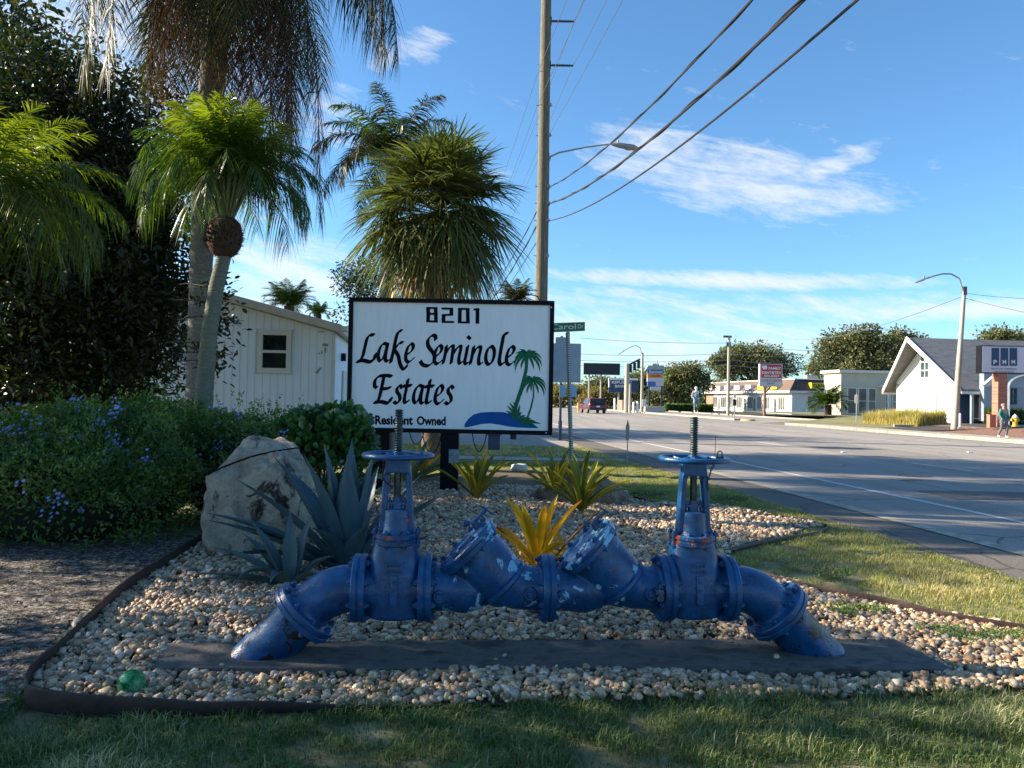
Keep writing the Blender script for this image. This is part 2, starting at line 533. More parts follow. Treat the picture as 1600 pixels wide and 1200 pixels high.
# kerbs
def kerb(name, pts, wd=.18, h=.15):
    o = MB()
    for a, b_ in zip(pts[:-1], pts[1:]):
        a = Vector(a); b_ = Vector(b_); d = (b_ - a).normalized(); n_ = Vector((d.y, -d.x, 0)) * wd
        o.prism([a, b_, b_ + n_, a + n_], (0, 0, h))
    return tag(o.build(name, M_conc, smooth=False), kind='structure')
def path_t(t, s0, s1, n=24, z=0): return [RD(t, s, z) for s in np.linspace(s0, s1, n)]
def strip(name, t0, t1, s0, s1, h, m=None):
    o = MB(); n = max(2, int((s1 - s0) / 3.0)); ss_ = np.linspace(s0, s1, n)
    for a, b_ in zip(ss_[:-1], ss_[1:]):
        b2 = b_ - .02
        o.prism([RD(t0, a, -.01), RD(t1, a, -.01), RD(t1, b2, -.01), RD(t0, b2, -.01)], (0, 0, h + .01))
    return tag(o.build(name, m or M_conc, smooth=False, bevel=.02), kind='structure')
strip('far_kerb', 26.35, 26.72, -40, 56.0, .17)
strip('shop_kerb', 37.0, 37.2, 72, 150, .14)
strip('median_kerb', 27.6, 29.3, 68, 130, .15)
strip('bank_kerb', 31.0, 31.4, 131, 260, .15)
# ------------------------------------------------------------ backflow assembly
BX, BY, BZ = 0.237, 4.76, .435
TH = math.radians(4.3)
MB_M = Matrix.Translation((BX, BY, 0)) @ Matrix.Rotation(TH, 4, 'Z')
M_blue = blue_paint('blue_paint')
M_bluepeel = blue_paint('blue_paint_peeling', peel=.575)
M_bluerust = blue_paint('blue_paint_rust', rust=.63)
M_bluerust2 = blue_paint('blue_paint_rust_heavy', rust=.545)
M_blueblack = blue_paint('blue_paint_blackened', black=.56)
M_bluelight = blue_paint('blue_paint_chalky', peel=.55)
M_dark = mat('dark_metal', (.022, .026, .036), (.04, .045, .06), 20, .45, .7, bump=.3)
M_stem = mat('stem_steel', (.075, .10, .095), (.03, .04, .05), 25, .42, .75, bump=.3)
M_brass = mat('aged_brass', (.10, .14, .17), (.03, .06, .12), 18, .45, .5, bump=.3)
bf = empty('backflow_preventer', (BX, BY, 0), 'blue painted backflow preventer pipework with two gate valves on a dark concrete pad', 'backflow preventer')
U = lambda u, v, w_: Vector((u, v, w_))

def hexbolt(mb, p, ax, r=.019, h=.016):
    ax = Vector(ax).normalized(); p = Vector(p)
    mb.lathe(p, ax, [(0, r * 1.35), (.003, r * 1.35), (.0032, r), (h, r), (h + .002, r * .9)], 6)
    mb.cyl(p + ax * h, p + ax * (h + .012), r * .55, n=8)

def flange_pair(name, c, ax, r=.203, th=.036, nb=8, m=None, rb=.172, parent=None, boltmat=None):
    """two bolted discs with a gasket line"""
    c = Vector(c); ax = Vector(ax).normalized()
    o = MB(MB_M)
    g_ = .0035
    for sgn in (-1, 1):
        o.lathe(c + ax * g_ * sgn, ax * sgn, [(0, r * .80), (0, r - .006), (.004, r), (th - .006, r), (th, r - .005), (th + .001, r * .70), (th + .02, r * .64)], 56)
    o.lathe(c - ax * g_ * 1.2, ax, [(0, r * .97), (g_ * 2.4, r * .97)], 40)
    fo = o.build(name, m or M_blue, parent or bf, angle=30)
    a = Vector((0, 0, 1)); x = ax.cross(Vector((0, 1, 0))).normalized() if abs(ax.y) < .9 else Vector((1, 0, 0))
    y = ax.cross(x).normalized()
    for k in range(nb):
        b = MB(MB_M); an = 2 * PI * (k + .5) / nb
        q = c + x * math.cos(an) * rb + y * math.sin(an) * rb
        for sgn in (-1, 1):
            hexbolt(b, q + ax * sgn * (g_ + th), ax * sgn, .019, .016)
        b.cyl(q - ax * th, q + ax * th, .01, n=6)
        b.build('bolt', boltmat or M_blue, fo, angle=25)
    return fo

# risers and elbows
def side(sg):
    u0 = sg * 1.165
    R_ = .36; cen = []
    for k in range(13):
        a = math.radians(45) * k / 12
        cen.append(U(u0 + sg * R_ * math.sin(a), 0, BZ - R_ * (1 - math.cos(a))))
    d = U(sg * math.cos(math.radians(45)), 0, -math.sin(math.radians(45)))
    e = MB(MB_M); e.tube([U(u0 - sg * .05, 0, BZ)] + cen + [cen[-1] + d * .03], [.150] + [.137 + .006 * math.sin(PI * k / 12) for k in range(13)] + [.150], 40)
    eo = e.build('elbow', M_blue if sg < 0 else M_blueblack if False else M_blue, bf)
    fc = cen[-1] + d * .06
    flange_pair('flange', fc, d, .213, .034, 8, rb=.180)
    end = fc + d * ((fc.z + .03) / .7071)
    r_ = MB(MB_M); r_.tube([fc + d * .02, fc + d * .06, fc + d * .08, end], [.165, .158, .146, .148], 40)
    r_.build('riser_pipe', M_blueblack, bf)
    gr = MB(MB_M); base = U(end.x - sg * .03, 0, .055)
    vsl = []; 
    for k in range(36):
        an = 2 * PI * k / 36
        vsl.append((math.cos(an), math.sin(an)))
    vv = [U(base.x + c * .215, s * .152, .052) for c, s in vsl] + [U(base.x + c * (.255 + .02 * math.sin(5 * an_)), s * (.185 + .015 * math.sin(3 * an_)), .046) for (c, s), an_ in zip(vsl, [2 * PI * k / 36 for k in range(36)])]
    return
side(-1); side(1)

def gate_valve(uc, uL, uR, m_body, seed):
    """OS&Y gate valve centred at uc, flanges at uL,uR"""
    hb = uc
    b = MB(MB_M)
    b.cyl(U(uL + .03, 0, BZ), U(uR - .03, 0, BZ), .142, n=40)
    # body: stacked rounded rectangles
    def rr(wx, wy, z, n=40, ex=3.0):
        return [U(hb + wx * math.copysign(abs(math.cos(a)) ** (2 / ex), math.cos(a)), wy * math.copysign(abs(math.sin(a)) ** (2 / ex), math.sin(a)), z) for a in [2 * PI * k / n for k in range(n)]]
    secs = [(.11, .09, BZ - .178), (.158, .13, BZ - .160), (.172, .150, BZ - .06), (.170, .155, BZ), (.165, .148, BZ + .10), (.148, .125, BZ + .19), (.130, .108, BZ + .285)]
    vs = []; n = 40
    for s_ in secs: vs += rr(*s_)
    fs = [(i * n + k, i * n + (k + 1) % n, (i + 1) * n + (k + 1) % n, (i + 1) * n + k) for i in range(len(secs) - 1) for k in range(n)]
    fs += [tuple(range(n))[::-1], tuple((len(secs) - 1) * n + k for k in range(n))]
    b.add(vs, fs)
    body = b.build('gate_valve', m_body, bf, remesh=.0075, relax=5)
    # cast-on raised plates and rib
    pl = MB(MB_M)
    pl.box((hb, -.128, BZ + .145), (.105, .022, .075), Matrix.Rotation(math.radians(-10), 3, 'X'))
    pl.box((hb - .0, -.154, BZ + .02), (.044, .022, .175), Matrix.Rotation(math.radians(-4), 3, 'X'))
    pl.build('cast_plate', M_blue, body, bevel=.006)
    ra = MB(MB_M)
    rs = random.Random(seed)
    for z_, wd in ((BZ + .163, .082), (BZ + .13, .082)):
        for k in range(4):
            x_ = hb - .033 + k * .022
            for q in range(2):
                ra.box((x_ + rs.uniform(-.002, .002), -.144 + (z_ - BZ - .14) * .18, z_ + (q - .5) * .012), (.011, .008, .004))
            ra.box((x_ - .006, -.144 + (z_ - BZ - .14) * .18, z_), (.004, .008, .018))
    for k in range(3):
        z_ = BZ + .075 - k * .05
        ra.lathe(U(hb, -.163, z_), (0, -1, 0), [(0, .013), (.005, .012), (.006, .006)], 12)
    ra.build('cast_lettering', M_blue, body, bevel=0)
    # bonnet flange
    z0 = BZ + .272
    f_ = MB(MB_M)
    for (za, zb, r_) in ((z0, z0 + .030, .158), (z0 + .037, z0 + .066, .160)):
        f_.lathe(U(hb, 0, za), (0, 0, 1), [(0, r_ - .006), (.005, r_), (zb - za - .005, r_), (zb - za, r_ - .006)], 48, sx=.84)
    f_.lathe(U(hb, 0, z0 + .02), (0, 0, 1), [(0, .15), (.03, .15)], 36, sx=.84)
    bo = f_.build('bonnet_flange', M_bluerust2, bf, angle=30)
    for k in range(8):
        bb = MB(MB_M)
        an = 2 * PI * (k + .5) / 8
        q = U(hb + .140 * math.cos(an), .117 * math.sin(an), z0 + .066)
        hexbolt(bb, q, (0, 0, 1), .016, .013)
        hexbolt(bb, U(q.x, q.y, z0), (0, 0, -1), .016, .013); bb.cyl(U(q.x, q.y, z0), q, .009, n=6); bb.build('bolt', M_blue, bo, angle=25)
    # bonnet and yoke
    bn = MB(MB_M)
    zt = z0 + .066
    bn.lathe(U(hb, 0, zt), (0, 0, 1), [(0, .108), (.02, .100), (.09, .094), (.135, .090), (.142, .06)], 32, sx=.85)
    bn.build('bonnet', M_bluerust, body)
    yk = MB(MB_M)
    ytop = BZ + .775
    for sg in (-1, 1):
        pts = [U(hb + sg * .088, 0, zt + .01), U(hb + sg * .080, 0, zt + .12), U(hb + sg * .074, 0, zt + .22), U(hb + sg * .066, 0, ytop - .09), U(hb + sg * .058, 0, ytop - .05), U(hb + sg * .03, 0, ytop - .03)]
        for a, c_ in zip(pts[:-1], pts[1:]):
            d = (c_ - a); mid = (a + c_) / 2
            ang_ = math.atan2(d.x, d.z)
            yk.box(mid, (.036, .078, d.length + .012), Matrix.Rotation(ang_, 3, 'Y'))
    yk.box((hb, 0, ytop - .035), (.146, .088, .085))
    yk.lathe(U(hb, 0, ytop - .06), (0, 0, 1), [(0, .03), (.04, .036), (.06, .036)], 20)
    yk.build('yoke', M_blue, body, remesh=.0055, relax=4)
    gl = MB(MB_M)
    gl.box((hb, 0, zt + .175), (.10, .05, .016))
    gl.lathe(U(hb, 0, zt + .138), (0, 0, 1), [(0, .034), (.05, .034), (.052, .028), (.07, .028)], 20)
    for sg in (-1, 1):
        gl.cyl(U(hb + sg * .045, -.0, zt + .13), U(hb + sg * .045, -.0, zt + .21), .007, n=8)
        hexbolt(gl, U(hb + sg * .045, 0, zt + .183), (0, 0, 1), .012, .011)
    gl.build('packing_gland', M_bluerust, body)
    # handwheel
    hw = MB(MB_M)
    zc = ytop + .028
    rim = [U(hb + .205 * math.cos(2 * PI * k / 56), .205 * math.sin(2 * PI * k / 56), zc) for k in range(57)]
    hw.tube(rim, .0175, 10, cap=False)
    for k in range(5):
        an = 2 * PI * k / 5 + .3 + seed
        dx, dy = math.cos(an), math.sin(an)
        hw.tube([U(hb + .03 * dx, .03 * dy, zc + .004), U(hb + .11 * dx, .11 * dy, zc - .012), U(hb + .198 * dx, .198 * dy, zc)], [.014, .010, .011], 8)
    hw.lathe(U(hb, 0, zc - .022), (0, 0, 1), [(0, .040), (.03, .040), (.032, .034), (.045, .034)], 6)
    hw.build('handwheel', M_blue, body)
    st = MB(MB_M)
    prof = [(0, .022)]; h_ = 0.0
    topz = 1.515 if uc < 0 else 1.50
    z_start = ytop + .04
    while z_start + h_ < topz:
        prof += [(h_ + .002, .0195), (h_ + .007, .027), (h_ + .010, .027), (h_ + .0145, .0195)]; h_ += .0148
    prof += [(h_ + .002, .018)]
    st.lathe(U(hb, 0, z_start), (0, 0, 1), prof, 16)
    st.cyl(U(hb, 0, zt + .05), U(hb, 0, z_start), .021, n=16)
    st.build('stem', M_stem, body, angle=80)
    # chain hanging round the yoke
    ch = MB(MB_M)
    pr = [U(hb + (.14 if uc > 0 else -.10), -.06, zc + .012), U(hb + (.10 if uc > 0 else -.08), -.05, zc - .05), U(hb + (.075 if uc > 0 else -.09), -.04, zc - .14), U(hb + (.08 if uc > 0 else -.03), -.04, zc - .19)]
    for a, c_ in zip(pr[:-1], pr[1:]):
        nl = int((c_ - a).length / .017) + 1
        for k in range(nl):
            q = a.lerp(c_, (k + .5) / nl); d = (c_ - a).normalized() * .011
            e_ = U(0, .006, 0) if k % 2 else U(.006, 0, 0)
            lp = [q + d * math.cos(2 * PI * j / 8) + e_ * math.sin(2 * PI * j / 8) for j in range(9)]
            ch.tube(lp, .0026, 5, cap=False)
    ch.build('chain', M_dark, body)
    if uc > 0:
        pd = MB(MB_M); pd.box((hb + .15, -.05, zc + .004), (.045, .02, .038)); pd.tube([U(hb + .135, -.05, zc + .02), U(hb + .137, -.05, zc + .05), U(hb + .15, -.05, zc + .058), U(hb + .163, -.05, zc + .05), U(hb + .165, -.05, zc + .02)], .004, 6)
        pd.cyl(U(hb + .12, -.05, zc + .01), U(hb + .12, -.05, zc + .15), .0018, n=6)
        pd.build('padlock', M_dark, body, bevel=.003)
    return body
gate_valve(-.925, -1.135, -.735, M_blue, 3)
gate_valve(.915, .735, 1.135, M_blue, 8)
flange_pair('flange', U(-1.135, 0, BZ), (1, 0, 0), m=M_bluerust)
flange_pair('flange', U(-.745, 0, BZ), (1, 0, 0))
flange_pair('flange', U(.0, 0, BZ), (1, 0, 0))
flange_pair('flange', U(.735, 0, BZ), (1, 0, 0), m=M_bluerust)
flange_pair('flange', U(1.125, 0, BZ), (1, 0, 0))

def check_valve(u0, seed):
    """Y pattern check valve from u0 to u0+.69, slanted access cover facing up-left"""
    ax = U(-.7071, 0, .7071)
    cc = U(u0 + .225, 0, BZ + .235)   # cover plane centre
    b = MB(MB_M)
    b.tube([U(u0, 0, BZ), U(u0 + .10, 0, BZ), U(u0 + .20, 0, BZ - .008), U(u0 + .30, 0, BZ + .0)], [.138, .140, .145, .12], 40)
    b.tube([cc, cc - ax * .05, cc - ax * .16, cc - ax * .26, cc - ax * .33, cc - ax * .38], [.186, .182, .176, .168, .150, .12], 44)
    b.tube([U(u0 + .40, 0, BZ + .03), U(u0 + .50, 0, BZ + .01), U(u0 + .60, 0, BZ), U(u0 + .69, 0, BZ)], [.12, .136, .134, .134], 40)
    # seat ring step
    body = b.build('check_valve', M_bluepeel, bf, remesh=.0075, relax=6)
    ring = MB(MB_M)
    ring.lathe(cc - ax * .275, -ax, [(0, .172), (.004, .180), (.022, .180), (.035, .163)], 48)
    ring.build('seat_ring', M_blue, body)
    cv = MB(MB_M)
    cv.lathe(cc - ax * .012, ax, [(0, .20), (0, .210), (.004, .214), (.030, .214), (.034, .21)], 56)
    cv.lathe(cc + ax * .024, ax, [(0, .20), (0, .214), (.004, .216), (.024, .216), (.030, .208), (.031, .150), (.024, .142), (.024, .06), (.034, .05), (.036, .02)], 56)
    co = cv.build('access_cover', M_bluelight, bf, angle=30)
    y_ = Vector((0, 1, 0)); x_ = ax.cross(y_)
    for k in range(8):
        an = 2 * PI * (k + .5) / 8
        bl = MB(MB_M); hexbolt(bl, cc + ax * .054 + x_ * math.cos(an) * .180 + y_ * math.sin(an) * .180, ax, .018, .015)
        hexbolt(bl, cc - ax * .012 + x_ * math.cos(an) * .196 + y_ * math.sin(an) * .196, -ax, .014, .012)
        bl.cyl(cc - ax * .012 + x_ * math.cos(an) * .196 + y_ * math.sin(an) * .196, cc + ax * .054 + x_ * math.cos(an) * .180 + y_ * math.sin(an) * .180, .007, n=6)
        bl.build('bolt', M_blue, co, angle=25)
    # bosses + test cock plugs facing the camera
    for (du, dz) in ((.045, -.02), (.585, -.005)):
        t_ = MB(MB_M)
        t_.lathe(U(u0 + du, -.120, BZ + dz), (0, -1, 0), [(0, .048), (.02, .042), (.028, .036)], 24)
        t_.lathe(U(u0 + du, -.146, BZ + dz), (0, -1, 0), [(0, .024), (.016, .024), (.02, .02)], 6)
        t_.build('test_boss', M_bluelight, body, angle=30)
    tk = MB(MB_M)
    q = cc + ax * .05 + x_ * -.13 if False else cc + ax * .05 + U(.085, -.03, .10)
    tk.lathe(q, ax, [(0, .026), (.03, .024), (.034, .017), (.05, .017)], 6)
    tk.lathe(q + ax * .035 + U(-.03, 0, -.0), U(-1, 0, .1), [(0, .018), (.02, .018), (.022, .024), (.04, .024)], 8)
    tk.tube([q + ax * .05, q + ax * .05 + U(.045, 0, .045), q + ax * .05 + U(.075, 0, .07)], [.014, .011, .011], 8)
    hh = q + ax * .05 + U(.08, 0, .075)
    tk.tube([hh + U(-.055, 0, .025), hh + U(-.02, 0, .012), hh + U(.045, 0, -.03)], [.004, .0065, .005], 6)
    tk.build('test_cock', M_brass if seed else M_blue, body)
check_valve(-.70, 0)
check_valve(.035, 1)
# side test cock on the right valve flange
tc_ = MB(MB_M)
tc_.cyl(U(.655, -.13, BZ + .02), U(.655, -.175, BZ + .02), .016, n=10)
tc_.box((.655, -.19, BZ + .02), (.05, .035, .03)); tc_.lathe(U(.655, -.205, BZ - .01), (0, -1, 0), [(0, .02), (.02, .02), (.02, .013), (.004, .012)], 16)
tc_.tube([U(.655, -.19, BZ + .03), U(.662, -.19, BZ + .06), U(.69, -.19, BZ + .065)], .006, 6)
tc_.build('drain_cock', M_brass, bf, bevel=.002)

# pad
M_pad = mat('dark_pad_concrete', (.045, .044, .046), (.11, .10, .088), 5, .9, bump=.8, bscale=70, c3=(.018, .018, .020), stretch=(1, 1.3, 1), lo=.34, hi=.68)
pp = [G(262, 1004, .05), G(700, 999, .05), G(1398, 998, .05), G(1492, 1046, .05), G(860, 1043, .05), G(234, 1043, .05)]
pad = MB(); pad.prism([Vector((q.x, q.y, -.02)) for q in pp], (0, 0, .07))
tag(pad.build('concrete_pad', M_pad, smooth=False, bevel=.008), 'dark stained concrete slab lying in the gravel under the blue pipework', 'concrete pad')
PADP = [(q.x, q.y) for q in pp]

# ------------------------------------------------------------ entrance sign
SY = 12.9
M_black = mat('sign_black', (.003, .003, .006), (.006, .006, .010), 6, .6, spec=.15)
M_white = mat('sign_face_white', (.84, .85, .86), (.75, .77, .79), 2.5, .4, lo=.35, hi=.75, stretch=(4, 1, .5), spec=.25)
M_ink = mat('sign_ink', (.003, .002, .007), (.004, .003, .008), 1, .6, spec=.1)
M_green = mat('logo_green', (.008, .13, .06), (.008, .115, .055), 3, .5, spec=.15)
M_lblue = mat('logo_blue', (.006, .09, .33), (.006, .08, .31), 3, .5, spec=.15)
sg = empty('entrance_sign', (P(703, 680, SY).x, SY, 0), 'large white entrance sign with black frame reading Lake Seminole Estates', 'sign')
def SP(zx, zy, dy=0.0):
    """sign plane point from the coordinates of the enlarged study of the sign"""
    return P(530 + zx / 4.324, 440 + zy / 4.324, SY + dy)
TL, TR, BR, BL = SP(66, 100), SP(1458, 134), SP(1437, 1045), SP(46, 1006)
x0, x1 = (TL.x + BL.x) / 2, (TR.x + BR.x) / 2; z1, z0_ = (TL.z + TR.z) / 2, (BL.z + BR.z) / 2
fw = .072
fr = MB()
fr.box(((x0 + x1) / 2, SY + .14, z1 - fw / 2), (x1 - x0, .28, fw)); fr.box(((x0 + x1) / 2, SY + .14, z0_ + fw / 2), (x1 - x0, .28, fw))
for xx in (x0 + fw / 2, x1 - fw / 2): fr.box((xx, SY + .14, (z0_ + z1) / 2), (fw, .276, z1 - z0_ - 2 * fw - .002))
fr.build('frame', M_black, sg, smooth=False, bevel=.004)
pn = MB(); pn.box(((x0 + x1) / 2, SY + .14, (z0_ + z1) / 2), (x1 - x0 - 2 * fw + .01, .2, z1 - z0_ - 2 * fw + .01)); face = pn.build('panel', M_white, sg, smooth=False)
FD = .04 - .003     # lettering plane just in front of the panel face
FDW = SY + FD
def SQ(zx, zy, k=0): return P(530 + zx / 4.324, 440 + zy / 4.324, FDW - .0006 * k)
_k = [0]
def pen(mb, pts, nib=None, nseg=7, closed=False, wscale=1.0, xo=0, yo=0, ang_=42, wd=26, th=7):
    """broad-nib stroke through pts (study coordinates)"""
    _k[0] += 1; k = _k[0]
    P_ = [Vector((a + xo, b_ + yo)) for a, b_ in pts]
    Q = []
    n = len(P_)
    for i in range(n - 1):
        p0 = P_[max(i - 1, 0)]; p1 = P_[i]; p2 = P_[i + 1]; p3 = P_[min(i + 2, n - 1)]
        for j in range(nseg):
            t = j / nseg
            Q.append(.5 * ((2 * p1) + (p2 - p0) * t + (2 * p0 - 5 * p1 + 4 * p2 - p3) * t * t + (3 * p1 - p0 - 3 * p2 + p3) * t ** 3))
    Q.append(P_[-1])
    a = math.radians(ang_); e1 = Vector((math.cos(a), -math.sin(a))) * wd / 2 * wscale; e2 = Vector((math.sin(a), math.cos(a))) * th / 2
    nb = [e1 + e2, e1 - e2, -e1 - e2, -e1 + e2]
    def hull(ps):
        ps = sorted(set((round(p_.x, 3), round(p_.y, 3)) for p_ in ps))
        def half(ps):
            h = []
            for p_ in ps:
                while len(h) >= 2 and (h[-1][0] - h[-2][0]) * (p_[1] - h[-2][1]) - (h[-1][1] - h[-2][1]) * (p_[0] - h[-2][0]) <= 0: h.pop()
                h.append(p_)
            return h
        lo_ = half(ps); up = half(ps[::-1]); return lo_[:-1] + up[:-1]
    for i, (A, B_) in enumerate(zip(Q[:-1], Q[1:])):
        hl = hull([A + e for e in nb] + [B_ + e for e in nb])
        mb.add([SQ(x, y, (i % 3) * .25 + (k % 4)) for x, y in hl], [tuple(range(len(hl)))])
lt = MB()
def g_a(x, y, s=1.0):
    pen(lt, [(x + 72, y + 5), (x + 45, y + 2), (x + 20, y + 45), (x + 14, y + 95), (x + 28, y + 118), (x + 52, y + 90), (x + 68, y + 40), (x + 76, y + 8)])
    pen(lt, [(x + 78, y + 5), (x + 66, y + 60), (x + 62, y + 108), (x + 74, y + 120), (x + 88, y + 110)])
def g_e(x, y):
    pen(lt, [(x + 10, y + 74), (x + 38, y + 56), (x + 54, y + 24), (x + 44, y + 2), (x + 22, y + 16), (x + 4, y + 66), (x + 4, y + 110), (x + 24, y + 126), (x + 54, y + 102)])
def g_s(x, y):
    pen(lt, [(x + 58, y + 18), (x + 46, y + 2), (x + 28, y + 14), (x + 24, y + 42), (x + 42, y + 72), (x + 42, y + 105), (x + 22, y + 122), (x + 4, y + 112)])
def g_t(x, y):
    pen(lt, [(x + 34, y - 38), (x + 22, y + 30), (x + 10, y + 92), (x + 14, y + 118), (x + 38, y + 106)]); pen(lt, [(x + 2, y + 6), (x + 54, y + 2)], th=10)
# Lake
pen(lt, [(233, 360), (207, 362), (188, 385), (172, 450), (158, 505), (138, 534)], th=9)
pen(lt, [(124, 540), (160, 532), (205, 542), (232, 528), (247, 490)], th=12)
g_a(250, 418)
pen(lt, [(420, 332), (398, 342), (382, 390), (366, 470), (348, 545)], th=9)
pen(lt, [(428, 412), (404, 418), (372, 462)]); pen(lt, [(374, 462), (398, 500), (410, 552), (428, 588), (446, 588), (456, 566)])
g_e(447, 418)
# Seminole
pen(lt, [(652, 392), (648, 366), (622, 366), (598, 398), (604, 440), (640, 490), (642, 532), (604, 568), (566, 562), (548, 538)], wd=28)
g_e(640, 430)
pen(lt, [(724, 436), (716, 490), (702, 552)]); pen(lt, [(712, 500), (742, 448), (764, 434), (770, 448), (756, 552)]); pen(lt, [(764, 500), (796, 448), (818, 436), (822, 450), (808, 520), (812, 552), (828, 546)])
pen(lt, [(868, 436), (856, 500), (848, 540), (856, 556), (872, 548)]); pen(lt, [(872, 374), (882, 384)], wd=24, th=16)
pen(lt, [(908, 440), (898, 500), (886, 556)]); pen(lt, [(896, 506), (926, 452), (950, 440), (956, 454), (942, 524), (946, 558), (964, 550)])
pen(lt, [(1030, 440), (1006, 452), (990, 505), (998, 552), (1022, 556), (1042, 520), (1048, 470), (1036, 440), (1022, 438)])
pen(lt, [(1136, 350), (1114, 358), (1102, 410), (1086, 500), (1082, 546), (1094, 562), (1108, 552)], th=9)
g_e(1128, 436)
# Estates
pen(lt, [(352, 640), (318, 634), (268, 640), (242, 668), (240, 706), (252, 716)], th=9)
pen(lt, [(302, 642), (288, 710), (272, 780), (258, 814)], th=9); pen(lt, [(282, 722), (312, 724), (344, 716)], th=8)
pen(lt, [(240, 816), (285, 812), (330, 820), (352, 788)], th=11)
g_s(366, 700); g_t(430, 700); g_a(488, 702); g_t(580, 704); g_e(646, 700); g_s(712, 704)
# 8201
def sq(pts): 
    for A, B_ in zip(pts[:-1], pts[1:]): pen(lt, [A, B_], nseg=1, ang_=0, wd=25, th=14)
sq([(600, 178), (652, 179), (653, 218), (602, 217), (600, 178)]); sq([(602, 217), (653, 218), (654, 270), (600, 268), (602, 217)])
sq([(704, 182), (758, 183), (758, 224), (706, 226), (704, 272), (764, 273)])
sq([(816, 184), (868, 185), (870, 276), (814, 275), (816, 184)])
sq([(920, 188), (936, 188)]); sq([(934, 186), (934, 278)])
lo_ = lt.build('lettering', M_ink, face, smooth=False, fixn=False)

def text_obj(name, s_, A, B_, C, m, parent, off=.0, front=None, bold=0.02):
    """flat text filling the parallelogram A (bottom left) - B (bottom right) - C (top left)"""
    cu = bpy.data.curves.new('t', 'FONT'); cu.body = s_; cu.size = 1; cu.offset = bold; cu.resolution_u = 3
    to = bpy.data.objects.new('t', cu); COL.objects.link(to)
    dg = bpy.context.evaluated_depsgraph_get(); me = bpy.data.meshes.new_from_object(to.evaluated_get(dg)); bpy.data.objects.remove(to)
    co = np.array([v.co[:] for v in me.vertices]); mn = co.min(0); mx = co.max(0)
    A, B_, C = Vector(A), Vector(B_), Vector(C); o0 = wloc(parent)
    for v in me.vertices:
        v.co = A + (B_ - A) * ((v.co.x - mn[0]) / (mx[0] - mn[0])) + (C - A) * ((v.co.y - mn[1]) / (mx[1] - mn[1])) - o0
    me.name = name
    me.materials.clear()
    return link(name, me, m, parent)
text_obj('slogan', 'Resident', SQ(242, 966), SQ(498, 969), SQ(242, 903), M_ink, face, bold=.038)
text_obj('slogan', 'Owned', SQ(524, 970), SQ(720, 972), SQ(524, 908), M_ink, face, bold=.038)
# logo
def fill(mb, pts, k): mb.add([SQ(x, y, k) for x, y in pts], [tuple(range(len(pts)))])
isl = MB(); fill(isl, [(843, 978), (850, 958), (875, 925), (910, 897), (960, 884), (1030, 880), (1110, 882), (1150, 892), (1200, 912), (1260, 938), (1310, 960), (1348, 990), (1300, 990), (1220, 986), (1150, 980), (1080, 966), (1020, 958), (960, 962), (910, 974), (860, 986)], 1)
isl.build('logo_water', M_lblue, face, smooth=False, fixn=False)
lp = MB()
def blade(p0, p1, bend, wd, k):
    A = Vector(p0); B_ = Vector(p1); d = B_ - A; n_ = Vector((-d.y, d.x)).normalized()
    up, dn = [], []
    for j in range(7):
        t = j / 6; c = A.lerp(B_, t) + n_ * bend * 4 * t * (1 - t); wv = wd * math.sin(PI * min(1, .12 + t * .88)) ** .8
        up.append((c + n_ * wv)[:]); dn.append((c - n_ * wv)[:])
    fill(lp, up + dn[::-1], k)
for (cx, cy, sc) in ((1272, 492, 1.0), (1308, 668, .9)):
    for i, (dx, dy, bd) in enumerate([(-82, -5, 14), (-88, 40, 22), (-92, 95, 30), (-84, 132, 26), (-45, 110, 10), (-55, -38, 8), (22, -38, -6), (62, -20, -10), (98, 38, -24), (98, 95, -28), (84, 135, -26), (42, 112, -10), (-12, 90, 4)]):
        blade((cx, cy), (cx + dx * sc, cy + dy * sc * .92), bd, 8.5 * sc, 2 + (i % 5) * .3)
pens = [(1272, 500, 1262, 600, 1238, 700, 1180, 880, 9, 15), (1314, 690, 1312, 780, 1296, 850, 1270, 925, 4, 7)]
for (a, b_, c, d, e, f_, g2, h2, w0, w1) in pens:
    pts = [(a, b_), (c, d), (e, f_), (g2, h2)]
    lft = [(x - w0 - (w1 - w0) * i / 3, y) for i, (x, y) in enumerate(pts)]; rgt = [(x + w0 + (w1 - w0) * i / 3, y) for i, (x, y) in enumerate(pts)]
    for i in range(3): fill(lp, [lft[i], lft[i + 1], rgt[i + 1], rgt[i]], 4)
for i, (x, y, bd) in enumerate([(1125, 872, 4), (1130, 835, 5), (1150, 812, 4), (1176, 808, 3), (1222, 830, -3), (1232, 880, -2), (1210, 850, 0), (1260, 905, -4), (1300, 925, -5), (1330, 945, -6), (1368, 962, -6), (1340, 985, -5), (1140, 900, 5)]):
    blade((1195 + i * 3, 915 + max(0, i - 6) * 8), (x, y), bd, 8, 5 + (i % 4) * .3)
lp.build('logo_palms', M_green, face, smooth=False, fixn=False)
